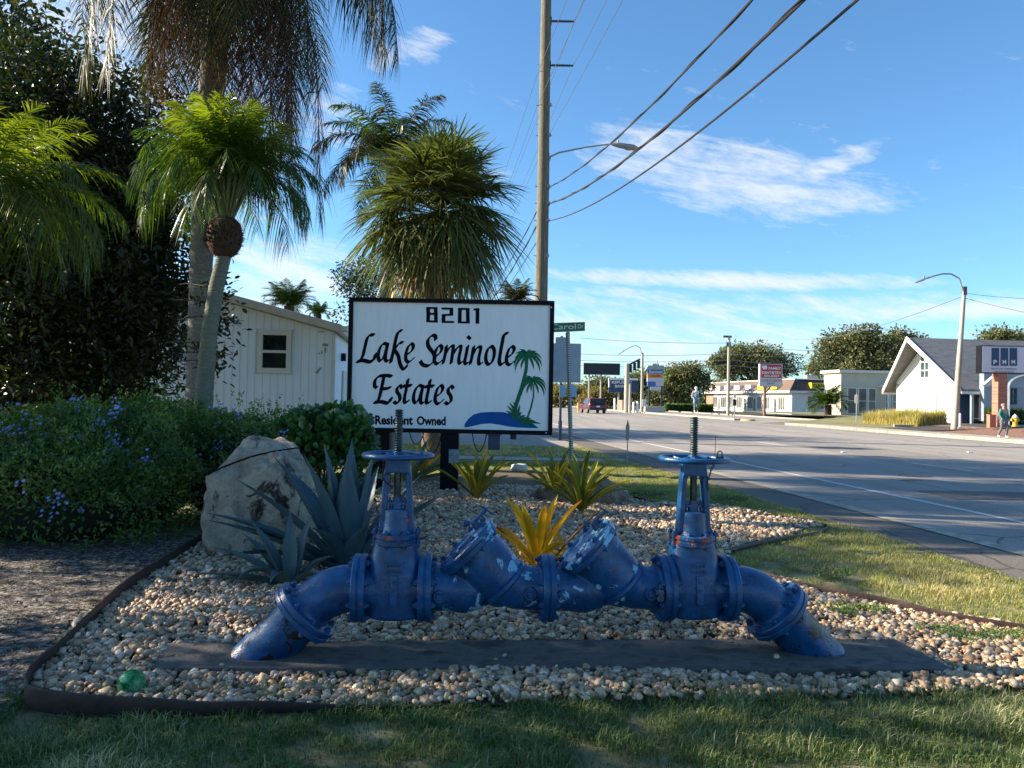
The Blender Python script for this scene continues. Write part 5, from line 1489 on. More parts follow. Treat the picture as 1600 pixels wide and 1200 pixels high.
bt.build('boots', mat('boot_pale', (.33, .28, .23), (.20, .16, .12), 12, .9, bump=.6), tko)
rs = random.Random(21)
for i in range(112):
    az_ = 2 * PI * i * .381966; f = i / 111; el0 = A(82 - 128 * f ** .95 + rs.uniform(-8, 8))
    old = f > .86
    put('frond', fan_leaf(sc0 + Vector((0, 0, .1 - .35 * f)), az_, el0, rs.uniform(.55, 1.15) * (1 if not old else .75), rs.uniform(1.0, 1.22), 40, .22 + .5 * f, .050), M_sabold if old else M_sabal, sp2)
# queen palm behind it
PY2 = 20.; k0 = P(616, 250, PY2)
qp2 = empty('feather_palm', (P(606, 640, PY2).x, PY2, 0), 'feathery palm behind and left of the round fan palm', 'palm')
palm_trunk([(P(606, 640, PY2).x, PY2, -.05), P(606, 460, PY2), P(614, 270, PY2)], [.22, .2, .18], 50, .04).build('trunk', M_ptrunk, qp2)
for i in range(22):
    az_ = 2 * PI * i * .381966 + 2.2; f = i / 21; el0 = A(78 - 60 * f + rs.uniform(-6, 6))
    put('frond', pinnate(k0, az_, el0, rs.uniform(2.2, 2.7), 1.3 + 1.1 * f, .50, 90, .6, .036, .25, (70, 25), 1.1, .15, -1.4, .25, .02, .6), M_queen if i % 3 else M_pyg, qp2)
# palms beyond the house
def small_palm(px_, py_, Y, R_, n, m, label, name='feather_palm', gz=0, trunk=.15, ll=.4, cat='palm', up0=80, wd=.035):
    k = P(px_, py_, Y); r = empty(name, (k.x, Y, gz), label, cat)
    MBk = palm_trunk([(k.x, Y, gz - .05), (k.x, Y, k.z)], [trunk, trunk * .9], 12, .05); MBk.build('trunk', M_boot, r)
    for i in range(n):
        az_ = 2 * PI * i * .381966; f = i / n; put('frond', pinnate(k, az_, A(up0 - 65 * f), R_, .7 + .9 * f, ll * R_, 34, .25, wd, .3, (60, 20), 1.2, .1, -1.3, .06, .02), m, r)
    return r
small_palm(452, 478, 34, 1.35, 34, M_pyg, 'stiff grey green palm showing above the white house roof', trunk=.25)
small_palm(498, 490, 38, .7, 18, M_pygy, 'small yellowish palm top right of the larger one above the roof')
small_palm(806, 470, 30, 1.0, 20, M_queen, 'small green palm just right of the sign top', trunk=.12)
small_palm(1294, 632, 78, 2.3, 26, M_pyg, 'spiky green palm in front of the cream building', gz=.5, trunk=.35, wd=.09)
M_oak = leafmat('oak_leaf', (.050, .062, .030), (.125, .13, .06), .25, .6, c3=(.20, .18, .085))
leafy_tree('small_tree', (P(575, 480, 24).x, 24, 0), [(P(578, 470, 24)[:], (.9, .9, 1.2)), (P(560, 445, 24)[:], (.6, .6, .7))], 60, 3500, .11, M_oak, M_bark, 'thin small leaved tree left of the fan palm trunk', .1, 31, .22)
# trees left and behind, inside the dark mass, that shade the bed and the road
leafy_tree('background_tree', (-17.5, 25, 0), [((-17.5, 25, 8), (3.2, 3, 3.2)), ((-16, 24, 5.5), (2.5, 2.5, 2.2)), ((-20, 26, 8), (3.4, 3, 3))], 260, 13000, .26, M_darkleaf, M_bark, 'dark tree far behind the left palm', .3, 41, .7)
# ------------------------------------------------------------ utility pole and lines
M_pole = mat('pole_wood', (.20, .17, .115), (.12, .10, .07), 3, .9, bump=.7, bscale=20, stretch=(6, 6, .35), c3=(.25, .22, .15), dist=.03)
M_galv = mat('galvanised', (.33, .34, .35), (.24, .25, .26), 8, .5, .5)
M_ins = mat('insulator', (.06, .045, .05), (.09, .07, .07), 9, .35)
M_wire = mat('wire_black', (.012, .012, .018), (.02, .02, .028), 5, .6)
PYY = 34.0; pb = P(845, 480, PYY); ux = pb.x
up_ = empty('utility_pole', (ux, PYY, 0), 'tall weathered wooden utility pole standing behind the sign', 'utility pole')
o = MB(); o.tube([(ux, PYY, -.1), (ux, PYY, 6), (ux, PYY, 12), (ux, PYY, 18), (ux, PYY, 23)], [.285, .27, .25, .235, .21], 20); o.build('pole', M_pole, up_)
for py_ in (33, 102):
    z_ = P(860, py_, PYY).z; o = MB(); o.cyl((ux + .2, PYY, z_), (ux + 1.25, PYY, z_), .045, n=8)
    for k in range(11): o.lathe((ux + .32 + k * .075, PYY, z_), (1, 0, 0), [(0, .04), (.02, .085), (.03, .04)], 10)
    o.box((ux + .23, PYY, z_), (.06, .2, .3)); o.build('insulator', M_ins, up_)
hw_ = MB()
for z_, s_ in ((P(850, 165, PYY).z, .12), (P(850, 212, PYY).z, .10), (P(860, 292, PYY).z, .12), (P(860, 318, PYY).z, .12), (P(860, 345, PYY).z, .12), (P(860, 400, PYY).z, .16)):
    hw_.box((ux + .24, PYY - .1, z_), (.14, .18, s_)); hw_.cyl((ux - .36, PYY, z_), (ux + .36, PYY, z_), .018, n=6)
for k in range(16): hw_.cyl((ux - .34, PYY, 3 + k * .9), (ux - .24, PYY, 3 + k * .9), .01, n=5) if k % 3 == 0 else None
hw_.tube([(ux + .26, PYY - .08, .2), (ux + .27, PYY - .08, 6), (ux + .25, PYY - .08, 12.5)], .022, 6)
hw_.build('hardware', M_galv, up_)
la = MB(); a0 = Vector((ux + .2, PYY, P(862, 248, PYY).z)); a1 = Vector((P(955, 225, PYY).x, PYY, P(955, 225, PYY).z))
la.tube([a0 + Vector((0, 0, -.25)), a0 + Vector((.12, 0, .1)), a0 + Vector((.5, 0, .28)), a0.lerp(a1, .6) + Vector((0, 0, .12)), a1], [.045, .045, .04, .036, .034], 8)
ao = la.build('lamp_arm', M_galv, up_)
lh = MB(); h1 = Vector((P(998, 232, PYY).x, PYY, P(998, 232, PYY).z)); dl = (h1 - a1)
lh.tube([a1, a1 + dl * .1, a1 + dl * .3, a1 + dl * .8, a1 + dl], [.05, .11, .16, .17, .06], 14, squash=.75); lh.cyl(a1 + dl * .25 + Vector((0, 0, .1)), a1 + dl * .25 + Vector((0, 0, .22)), .04, n=8)
lh.build('lamp_head', M_galv, up_); ln_ = MB(); ln_.ball(a1 + dl * .66 + Vector((0, 0, -.09)), .15, (1.5, .8, .45)); ln_.build('lamp_lens', mat('lens', (.35, .30, .25), (.3, .25, .2), 5, .25), up_)
def wire(name, pts_z, r_, x0, label, m=M_wire, far=True, sagf=3.0, twist=0, near=None):
    """runs along the road: from a far pole at s=84 to the pole at 34 and on over the camera side"""
    z0 = pts_z; o = MB(); Q = []
    if far:
        for i in range(25):
            t = i / 24; s = 90 + (PYY - 90) * t; Q.append(Vector((x0 - RK * (s - PYY), s, z0 - sagf * .45 * 4 * t * (1 - t))))
    for i in range(1, 41):
        t = i / 40; s = PYY - 56 * t; zz = z0 - (near if near is not None else sagf) * 4 * t * (1 - t)
        Q.append(Vector((x0 - RK * (s - PYY), s, zz)))
    o.tube(Q, r_, 6)
    if twist:
        Q2 = []
        for i in range(len(Q) * 3 - 3):
            k = i // 3; f = (i % 3) / 3; q = Q[k].lerp(Q[k + 1], f) if k + 1 < len(Q) else Q[k]
            Q2.append(q + Vector((math.cos(i * .7), 0, math.sin(i * .7))) * r_ * 1.35)
        o.tube(Q2, r_ * .45, 5)
    ob = o.build(name, m); return tag(ob, label, 'cable', 'power lines along the road')
def zfit(py_, Yp, zp):   # sag so that the line passes height zp at depth Yp
    z0 = P(860, py_, PYY).z; t = (PYY - Yp) / 56; return z0, (z0 - zp) / (4 * t * (1 - t))
for (py_, Ye, pxe, r_, lb, tw_) in ((292, 12.9, 1160, .024, 'thick twisted cable bundle, uppermost of the three running over the road', 1), (318, 11.1, 1243, .032, 'thickest middle cable bundle running up over the road', 1), (345, 9.7, 1320, .022, 'lowest single cable of the three running over the road', 0)):
    e = P(pxe, 0, Ye); z0, sg_ = zfit(py_, Ye, e.z); wire('overhead_cable', z0, r_, ux + .30, lb, sagf=1.6, near=sg_, twist=tw_)
for (py_, dx, lb) in ((33, 1.25, 'thin wire ending on the upper insulator of the pole'), (102, 1.25, 'thin wire ending on the lower insulator of the pole'), (212, .2, 'thin wire fixed to the pole above the lamp arm'), (112, -.3, 'thin wire fixed to the left side of the pole near its top'), (164, -.3, 'thin wire on the left side of the pole below the top one')):
    wire('overhead_wire', P(860, py_, PYY).z, .011, ux + dx, lb, mat('wire_grey', (.10, .11, .14), (.12, .13, .16), 4, .5), sagf=1.2, near=.8)

# ------------------------------------------------------------ street name post and sign backs
M_sgreen = mat('street_sign_green', (.005, .16, .07), (.006, .14, .06), 4, .4)
M_swhite = mat('sign_white', (.72, .74, .74), (.66, .68, .68), 4, .5)
M_back = mat('sign_back_aluminium', (.30, .36, .42), (.25, .30, .36), 3, .45, .3)
NY = 21.0
b0 = P(893, 713, NY); top = P(887, 520, NY)
ns = empty('street_name_post', (b0.x, NY, 0), 'perforated steel post carrying the green Carol Dr street name sign', 'street sign')
o = MB(); o.tube([(b0.x, NY, -.1), (top.x, NY, top.z - .0)], .058, 4)
mh, nth, bh, _o = newmat('perforated_steel'); sxh = nth.nodes.new('ShaderNodeSeparateXYZ'); L(nth, coords(nth), sxh.inputs[0])
hz_ = M2(nth, 'LESS_THAN', M2(nth, 'FRACT', M2(nth, 'MULTIPLY', sxh.outputs[2], 16.)), .42); hx_ = M2(nth, 'LESS_THAN', M2(nth, 'ABSOLUTE', M2(nth, 'ADD', sxh.outputs[0], 0.)), .13)
L(nth, mixc(nth, M2(nth, 'MULTIPLY', hz_, .8), (.34, .35, .36), (.03, .03, .03)), bh.inputs['Base Color']); bh.inputs['Roughness'].default_value = .5
o.build('post', mh, ns, smooth=False)
A0, A1, A2 = P(856, 519.5, NY - .05), P(914, 517, NY - .05), P(914, 503, NY - .05); A3 = P(856, 505, NY - .05)
o = MB(); o.prism([A0, A1, A2, A3], (0, .02, 0)); bl_ = o.build('name_blade', M_sgreen, ns, smooth=False, bevel=.004)
text_obj('lettering', 'Carol', P(861, 515.4, NY - .056), P(900, 514.2, NY - .056), P(861, 506.6, NY - .056), M_swhite, bl_, bold=.01)
text_obj('lettering', 'Dr', P(903, 513, NY - .056), P(912, 512.8, NY - .056), P(903, 506.8, NY - .056), M_swhite, bl_, bold=.01)
o = MB(); o.box((top.x, NY - .02, P(888, 519, NY).z), (.09, .1, .06)); o.build('bracket', M_galv, ns)
RY = 30.0
rs0 = P(875, 680, RY)
rsn = empty('road_sign', (rs0.x, RY, 0), 'dark blue post carrying road signs seen from behind beyond the street name post', 'road sign')
o = MB(); o.tube([(rs0.x, RY, -.1), (rs0.x, RY, P(875, 525, RY).z)], .05, 8); o.tube([(rs0.x, RY, 0), (rs0.x, RY, .75)], .075, 8); o.build('post', M_box, rsn)
def plate(name, px0, py0, px1, py1, Y, m, par, th=.02, bev=.03):
    a = P(px0, py1, Y); b_ = P(px1, py0, Y); o = MB(); o.box(((a.x + b_.x) / 2, Y, (a.z + b_.z) / 2), (b_.x - a.x, th, b_.z - a.z)); return o.build(name, m, par, smooth=False, bevel=bev)
plate('sign_back', 850, 537, 908, 597, RY - .08, M_back, rsn, bev=.05 * 0 + .009)
plate('sign_back', 868, 527, 886, 537, RY - .08, M_back, rsn, bev=.005)
M_backb = mat('small_sign_back', (.22, .42, .62), (.20, .38, .56), 3, .4)
plate('sign_back', 874, 602, 884, 620, RY - .12, M_backb, rsn, bev=.005); plate('sign_back', 892, 602, 901, 620, RY - .12, M_backb, rsn, bev=.005)
# marker stake
mq = P(980, 724, 19); mk_ = empty('marker_stake', (mq.x, 19, 0), 'thin stake with pointed white and dark marker beside the road', 'marker stake')
o = MB(); o.cyl((mq.x, 19, -.05), (mq.x, 19, .72), .014, n=6); o.build('stake', M_galv, mk_)
o = MB(); zt_ = P(980, 655, 19).z; o.prism([(mq.x - .04, 19, .62), (mq.x + .035, 19, .62), (mq.x + .045, 19, zt_ - .18), (mq.x, 19, zt_), (mq.x - .05, 19, zt_ - .2)], (0, .02, 0)); o.build('marker_blade', mat('marker_blade', (.42, .40, .34), (.10, .10, .10), 6, .6), mk_, smooth=False)

# ------------------------------------------------------------ white house
M_wall = mat('house_white', (.84, .90, .96), (.80, .86, .92), 1.2, .75)
M_wallg = mat('siding_groove', (.60, .64, .68), (.56, .60, .64), 3, .8)
M_trim = mat('house_trim', (.72, .70, .64), (.64, .62, .56), 3, .6)
M_roofm = mat('roof_metal_cream', (.62, .57, .48), (.52, .47, .38), 2, .6, bump=.2)
M_glass = mat('window_glass', (.012, .016, .018), (.035, .045, .035), 2.2, .06, spec=.8)
HY = 20.0
hs_ = empty('mobile_home', (-8, HY, 0), 'white single storey house with vertical siding and a small sash window', 'house')
xr = P(521, 600, HY).x; zr = P(533, 513, HY).z - .1; zl = P(345, 470, HY).z; slope = (zl - zr) / (xr - P(345, 500, HY).x)
xpk = -10.2; zpk = zr + slope * (xr - xpk); xl = -16.0; zl2 = zpk - slope * (xpk - xl)
o = MB(); dpt = Vector((-RK * 14, 14, 0))
o.prism([(xl, HY, 0), (xr, HY, 0), (xr, HY, zr), (xpk, HY, zpk), (xl, HY, zl2)], dpt); wo_ = o.build('wall', M_wall, hs_, smooth=False)
gr = MB(); x = xl + .1
while x < xr - .02:
    zt2 = (zpk - slope * abs(x - xpk)) - .02; gr.box((x, HY - .004, zt2 / 2), (.009, .008, zt2)); x += .2
gr.build('siding_grooves', M_wallg, wo_, smooth=False)
rf = MB()
for (xa, za, xb, zb) in ((xpk, zpk, xr + .28, zr - .28 * slope), (xl - .3, zl2 - .3 * slope, xpk, zpk)):
    a = Vector((xa, HY - .42, za + .03)); b_ = Vector((xb, HY - .42, zb + .03)); rf.prism([a, b_, b_ + Vector((0, 0, .20)), a + Vector((0, 0, .20))], Vector((-RK * 15, 14.8, 0)))
rf.build('roof', M_roofm, hs_, smooth=False, bevel=.02)
gt = MB(); a = Vector((xr + .34, HY - .45, zr + .05)); gt.box((a.x, HY - .2, zr + .06), (.14, .5, .12)); gt.cyl((xr + .02, HY - .05, zr - .05), (xr + .02, HY - .05, .1), .03, n=8); gt.build('gutter', M_trim, hs_)
wx0, wx1 = P(403, 550, HY).x, P(456, 550, HY).x; wz0, wz1 = P(430, 583, HY).z, P(430, 516, HY).z
def window(par, x0, x1, z0, z1, Y, fm, fwid=.07, dep=.06, bars=1, vb=0, gm=None):
    f = MB(); w2 = x1 - x0; h2 = z1 - z0; cx = (x0 + x1) / 2; cz = (z0 + z1) / 2
    for xx in (x0 + fwid / 2, x1 - fwid / 2): f.box((xx, Y - dep / 2, cz), (fwid, dep, h2))
    for zz in (z0 + fwid / 2, z1 - fwid / 2): f.box((cx, Y - dep / 2, zz), (w2 - 2 * fwid - .002, dep - .004, fwid))
    for b in range(bars): f.box((cx, Y - dep / 2, z0 + h2 * (b + 1) / (bars + 1)), (w2 - 2 * fwid - .002, dep - .01, fwid * .55))
    for b in range(vb): f.box((x0 + w2 * (b + 1) / (vb + 1), Y - dep / 2, cz), (fwid * .5, dep - .014, h2 - 2 * fwid - .002))
    fo = f.build('window', fm, par, smooth=False); g_ = MB(); g_.box((cx, Y - .008, cz), (w2 - 2 * fwid + .01, .012, h2 - 2 * fwid + .01)); g_.build('pane', gm or M_glass, fo, smooth=False)
    return fo
M_patch = mat('patch_grey', (.25, .27, .29), (.32, .34, .36), 14, .8)
window(hs_, wx0, wx1, wz0, wz1, HY, M_trim, .13, .07)
f2 = MB(); 
for (xx, ww) in ((wx0 - .02, .02), (wx1 + .02, .02)): f2.box((xx, HY - .03, (wz0 + wz1) / 2), (ww, .06, wz1 - wz0 + .06))
f2.build('window_trim', M_wallg, wo_, smooth=False)
for (a, b_, c, d) in ((498, 518, 507, 519), (504, 537, 513, 541), (507, 543, 510, 551), (502, 548, 504, 553), (498, 551, 500, 553)):
    wd_ = MB(); q0, q1 = P(a, d, HY), P(c, b_, HY); wd_.box(((q0.x + q1.x) / 2, HY - .012, (q0.z + q1.z) / 2), (q1.x - q0.x, .01, max(.02, q1.z - q0.z))); wd_.build('wall_patch', M_patch, wo_, smooth=False)
wd_ = MB(); wd_.prism([P(492, 582, HY - .01), P(500, 574, HY - .01), P(503, 575, HY - .01), P(496, 584, HY - .01)], (0, .006, 0))
wd_.build('wall_patch', M_patch, wo_, smooth=False)
sk = MB(); nrm_side = Vector((1, RK, 0)).normalized()
for (s0, s1, z0, z1, m_) in ((2.0, 2.9, 0.1, 2.2, 0),):
    a = Vector((xr - RK * s0 + .02, HY + s0, z0)); b_ = Vector((xr - RK * s1 + .02, HY + s1, z0)); sk.prism([a, b_, b_ + Vector((0, 0, z1)), a + Vector((0, 0, z1))], nrm_side * .04)
sk.build('side_door', M_trim, hs_, smooth=False)
lt_ = MB(); q = P(534, 540, HY + 1.5); lt_.box((xr - RK * 1.4 + .1, HY + 1.4, 2.65), (.12, .12, .22)); lt_.build('wall_lamp', M_black, hs_)

# ------------------------------------------------------------ far side buildings
def wallbox(name, c0, c1, z0, z1, th, m, par, out):
    """wall slab from c0 to c1 with thickness inwards"""
    a, b_ = Vector((c0[0], c0[1], z0)), Vector((c1[0], c1[1], z0)); o = MB(); n_ = Vector(out).normalized() * -th
    o.prism([a, b_, b_ + Vector((0, 0, z1 - z0)), a + Vector((0, 0, z1 - z0))], n_); return o.build(name, m, par, smooth=False)
def qbox(mb, O, ex, ey, u0, u1, z0, z1, d0, d1):
    """box on a facade: u along ex, d outwards along ey"""
    pts = [O + ex * u0 + ey * d0 + Vector((0, 0, z0)), O + ex * u1 + ey * d0 + Vector((0, 0, z0)), O + ex * u1 + ey * d0 + Vector((0, 0, z1)), O + ex * u0 + ey * d0 + Vector((0, 0, z1))]
    mb.prism(pts, ey * (d1 - d0))
def qwindow(par, O, ex, ey, u0, u1, z0, z1, fm, gm, fw_=.08, bars=0, vb=1, name='window'):
    f = MB()
    qbox(f, O, ex, ey, u0, u0 + fw_, z0, z1, 0, .06); qbox(f, O, ex, ey, u1 - fw_, u1, z0, z1, 0, .06)
    qbox(f, O, ex, ey, u0 + fw_, u1 - fw_, z0, z0 + fw_, 0, .055); qbox(f, O, ex, ey, u0 + fw_, u1 - fw_, z1 - fw_, z1, 0, .055)
    for b in range(vb): uu = u0 + (u1 - u0) * (b + 1) / (vb + 1); qbox(f, O, ex, ey, uu - fw_ / 3, uu + fw_ / 3, z0 + fw_, z1 - fw_, 0, .05)
    for b in range(bars): zz = z0 + (z1 - z0) * (b + 1) / (bars + 1); qbox(f, O, ex, ey, u0 + fw_, u1 - fw_, zz - fw_ / 3, zz + fw_ / 3, 0, .045)
    fo = f.build(name, fm, par, smooth=False); g_ = MB(); qbox(g_, O, ex, ey, u0 + fw_ * .5, u1 - fw_ * .5, z0 + fw_ * .5, z1 - fw_ * .5, 0, .02); g_.build('pane', gm, fo, smooth=False); return fo
M_glass2 = mat('shop_glass', (.05, .06, .065), (.16, .17, .16), .6, .15, spec=.7)
M_mall = mat('mall_white', (.72, .70, .66), (.64, .62, .58), .6, .8)
M_mans = mat('mansard_brown', (.16, .105, .075), (.11, .075, .055), 3, .9, stretch=(1, 1, 4), bump=.5)
M_mansd = mat('mansard_black', (.012, .012, .018), (.02, .02, .028), 2, .7)
M_yel = mat('sign_yellow', (.75, .52, .02), (.70, .48, .02), 3, .5)
M_red = mat('sign_red', (.42, .03, .055), (.38, .03, .05), 3, .5)
exR = Vector((-RK, 1, 0)).normalized(); eyR = Vector((-1, -RK, 0)).normalized(); exS = Vector((1, RK, 0)).normalized(); eyS = Vector((RK, -1, 0)).normalized()
ml0 = G(1237, 647.5); ml0 = Vector((ml0.x, ml0.y, 0)); s_ = ml0.y / 109.0
ml = empty('shopping_strip', ml0, 'long white shop row with brown mansard roof and a yellow sign on its dark end', 'shops')
LN = 33 * s_; WD = 17 * s_; hw1 = 3.05 * s_; ht = 5.0 * s_
o = MB(); o.prism([ml0, ml0 + exR * LN, ml0 + exR * LN + exS * WD, ml0 + exS * WD], (0, 0, hw1)); mw = o.build('wall', M_mall, ml, smooth=False)
def frust(mb, O, e1, e2, L1, L2, z0, z1, ov, ins):
    a = [O - e1 * ov - e2 * ov, O + e1 * (L1 + ov) - e2 * ov, O + e1 * (L1 + ov) + e2 * (L2 + ov), O - e1 * ov + e2 * (L2 + ov)]
    b_ = [O + e1 * ins + e2 * ins, O + e1 * (L1 - ins) + e2 * ins, O + e1 * (L1 - ins) + e2 * (L2 - ins), O + e1 * ins + e2 * (L2 - ins)]
    mb.add([q + Vector((0, 0, z0)) for q in a] + [q + Vector((0, 0, z1)) for q in b_], [(0, 1, 2, 3), (4, 5, 6, 7)] + [(i, (i + 1) % 4, 4 + (i + 1) % 4, 4 + i) for i in range(4)])
o = MB(); frust(o, ml0, exR, exS, LN, WD, hw1 + .32 * s_, ht, .7 * s_, .9 * s_); o.build('roof', M_mans, ml, smooth=False)
o = MB(); O2 = ml0 + Vector((0, 0, 0)); a = [O2 - exR * .72 * s_ - exS * .66 * s_, O2 - exR * .72 * s_ + exS * (WD + .6)]; t_ = [O2 + exR * .88 * s_ + exS * .88 * s_, O2 + exR * .88 * s_ + exS * (WD - .9)]
o.prism([a[0] + Vector((0, 0, hw1 + .33 * s_)), a[1] + Vector((0, 0, hw1 + .33 * s_)), t_[1] + Vector((0, 0, ht + .01)), t_[0] + Vector((0, 0, ht + .01))], eyS * .05); o.build('roof_end', M_mansd, ml, smooth=False)
o = MB(); o.prism([ml0 - exR * .8 * s_ - exS * .8 * s_, ml0 + exR * (LN + .8) - exS * .8 * s_, ml0 + exR * (LN + .8) + exS * WD, ml0 - exR * .8 * s_ + exS * WD], (0, 0, .32 * s_))
for i, q in enumerate(o.v): o.v[i] = q + Vector((0, 0, hw1 + .001))
o.prism([ml0 + Vector((0, 0, ht)) + exR * .8 * s_ + exS * .8 * s_, ml0 + Vector((0, 0, ht)) + exR * LN + exS * .8 * s_, ml0 + Vector((0, 0, ht)) + exR * LN + exS * WD, ml0 + Vector((0, 0, ht)) + exR * .8 * s_ + exS * WD], (0, 0, .14 * s_)); o.build('fascia', M_mall, ml, smooth=False)
for i, (u, w_) in enumerate(((2.0, 2.2), (7.0, 2.0), (9.8, 1.6), (12.8, 2.2), (17.0, 2.2), (20.4, 1.8), (23.6, 2.6), (27.6, 3.4))):
    f = qwindow(ml, ml0, exR, eyR, u * s_, (u + w_) * s_, .55 * s_, 2.55 * s_, M_trim, M_glass2, .1, 0, 2)
for u in (4.6, 11.8, 15.5, 19.6, 26.4):
    qwindow(ml, ml0, exR, eyR, u * s_, (u + .95) * s_, .03, 2.3 * s_, M_trim, M_glass2, .1, 0, 0, 'door')
for i, (u, c) in enumerate(((3.2, M_yel), (7.6, M_yel), (12.2, M_swhite), (16.6, M_swhite), (20.8, M_swhite), (24.8, M_swhite), (28.8, M_swhite))):
    o = MB(); qbox(o, ml0 , exR, eyR, u * s_, (u + 2.1) * s_, 3.6 * s_, 4.35 * s_, -.3, .75 * s_); o.build('shop_sign', c, ml, smooth=False)
o = MB(); qbox(o, ml0, exS, eyS, 2.6 * s_, 8.8 * s_, 3.75 * s_, 4.55 * s_, -.2, .62 * s_); ys = o.build('fan_sign', M_yel, ml, smooth=False)
O3 = ml0 + eyS * (.63 * s_)
def onf(O, ex, u, z): return O + ex * u + Vector((0, 0, z))
text_obj('lettering', "DAN'S FAN CITY", onf(O3, exS, 2.9 * s_, 3.9 * s_), onf(O3, exS, 8.5 * s_, 3.9 * s_), onf(O3, exS, 2.9 * s_, 4.4 * s_), M_black, ys, bold=.03)
fwn = qwindow(ml, ml0, exS, eyS, 2.3 * s_, 5.6 * s_, .8 * s_, 2.7 * s_, M_trim, mat('poster_brown', (.18, .12, .08), (.10, .08, .07), 3, .5), .08, 0, 0)
fb_ = MB(); fc = onf(ml0 + eyS * .07, exS, 3.9 * s_, 1.75 * s_)
for k in range(5):
    an = 2 * PI * k / 5 + .4; d1 = exS * math.cos(an) + Vector((0, 0, math.sin(an))); d2 = exS * math.cos(an + .5) + Vector((0, 0, math.sin(an + .5))); d3 = exS * math.cos(an + .3) + Vector((0, 0, math.sin(an + .3)))
    fb_.prism([fc + d1 * .15, fc + d1 * .85 * s_, fc + d3 * 1.0 * s_, fc + d2 * .8 * s_, fc + d2 * .15], eyS * (.01 + .002 * k))
fb_.build('fan_graphic', M_swhite, fwn, smooth=False)
for (u, v, h) in ((6, 6, .6), (10, 8, .9), (14, 5, .5), (24, 7, .7)):
    o = MB(); o.box(onf(ml0 + exS * v, exR, u, ht + .14 + h / 2), (1.6, 1.4, h)); o.build('rooftop_unit', M_galv, ml, smooth=False)
o = MB(); qbox(o, ml0, exR, eyR, 29.5 * s_, 33.05 * s_, 0, hw1, .0, .06); o.build('brick_pier', mat('brick_tan', (.30, .19, .13), (.22, .14, .10), 6, .9), ml, smooth=False)
# cream building
M_cream = mat('cream_stucco', (.58, .52, .42), (.52, .46, .37), .8, .9)
cbY = 80.0; zb = .5
ca = P(1313.5, 646, cbY); ca = Vector((ca.x, cbY, 0)); cbd = empty('cream_building', ca, 'flat roofed cream building between the shop row and the white gabled building', 'building')
kx = cbY / 1200; hC = 66 * kx + zb
o = MB(); o.prism([ca, ca + exS * 7.2, ca + exS * 7.2 + exR * 3.4, ca + exR * 3.4], (0, 0, hC)); cw = o.build('wall', M_cream, cbd, smooth=False)
o = MB(); o.prism([ca + Vector((0, 0, hC)) - exS * .35 - exR * .3, ca + Vector((0, 0, hC)) + exS * 7.4 - exR * .3, ca + Vector((0, 0, hC)) + exS * 7.4 + exR * 3.6, ca + Vector((0, 0, hC)) - exS * .35 + exR * 3.6], (0, 0, .28)); o.build('cornice', M_trim, cbd, smooth=False)
for (u0, u1) in ((.7, 1.75), (1.9, 2.9), (3.0, 3.9), (4.9, 5.5), (5.7, 6.4)):
    qwindow(cbd, ca, exS, eyS, u0, u1, zb + .1, zb + 2.85, M_swhite, M_glass2, .09, 1, 0)
o = MB(); qbox(o, ca, exS, eyS, 4.2, 7.6, zb + 2.95, zb + 3.2, 0, 1.3); qbox(o, ca, exS, eyS, 4.5, 4.65, zb, zb + 2.95, 1.0, 1.2); qbox(o, ca, exS, eyS, 5.6, 5.75, zb, zb + 2.95, 1.0, 1.2); o.build('porch', M_trim, cbd, smooth=False)
# gabled building
M_shing = mat('roof_shingle', (.13, .13, .135), (.20, .20, .205), 3., .9, bump=.7, bscale=12, stretch=(.5, 1.6, 3))
M_gwhite = mat('gable_white', (.78, .76, .70), (.70, .68, .62), .7, .7)
M_navy = mat('navy_panel', (.012, .045, .11), (.015, .055, .13), 2, .5)
gz = .5; g0 = RD(34.7, 49.9); g0 = Vector((g0.x, g0.y, 0))
gb_ = empty('gabled_building', g0, 'white gabled building with grey shingle roof, navy porch panels and a tall gable window', 'building')
GL = 6.5; eave = 3.35; apex = 6.15; half = GL / 2
A_ = lambda u, v, z: g0 + exR * u + exS * v + Vector((0, 0, z))
o = MB(); o.prism([A_(0, 0, 0), A_(GL, 0, 0), A_(GL, 0, eave), A_(half, 0, apex - .15), A_(0, 0, eave)], exS * 26); gw = o.build('wall', M_gwhite, gb_, smooth=False)
rfm = MB(); th = .14
ovU = .95; sl = (apex - eave) / half
for sg_ in (-1, 1):
    ue = -ovU if sg_ < 0 else GL + ovU; ze = eave - ovU * sl
    # prow: roof projects further at the ridge
    pts = [A_(half, -1.35, apex), A_(ue, -.45, ze), A_(ue, 26.5, ze), A_(half, 26.5, apex)]
    rfm.prism(pts, (0, 0, th))
rfm.build('roof', M_shing, gb_, smooth=False)
bg_ = MB()
for ue in (-ovU, GL + ovU):
    ze = eave - ovU * sl
    bg_.prism([A_(half, -1.43, apex - .12), A_(ue, -.53, ze - .12), A_(ue, -.53, ze + .2), A_(half, -1.43, apex + .22)], exS * .07)
    bg_.prism([A_(ue, -.45, ze - .14), A_(ue, 26.5, ze - .14), A_(ue, 26.5, ze + .03), A_(ue, -.45, ze + .03)], exR * (.05 if ue > 0 else -.05))
bg_.build('barge_board', M_gwhite, gb_, smooth=False)
qwindow(gb_, A_(0, 0, 0), exR, eyR, half - .5, half + .5, eave + .12, eave + 1.85, M_swhite, M_glass, .10, 2, 1)
bt_ = MB(); qbox(bt_, A_(0, 0, 0), exR, eyR, .05, GL - .05, eave - .35, eave - .22, 0, .04); qbox(bt_, A_(0, 0, 0), exR, eyR, 2.0, 2.12, gz, eave - .35, 0, .04); qbox(bt_, A_(0, 0, 0), exR, eyR, 4.0, 4.12, gz, eave - .35, 0, .04)
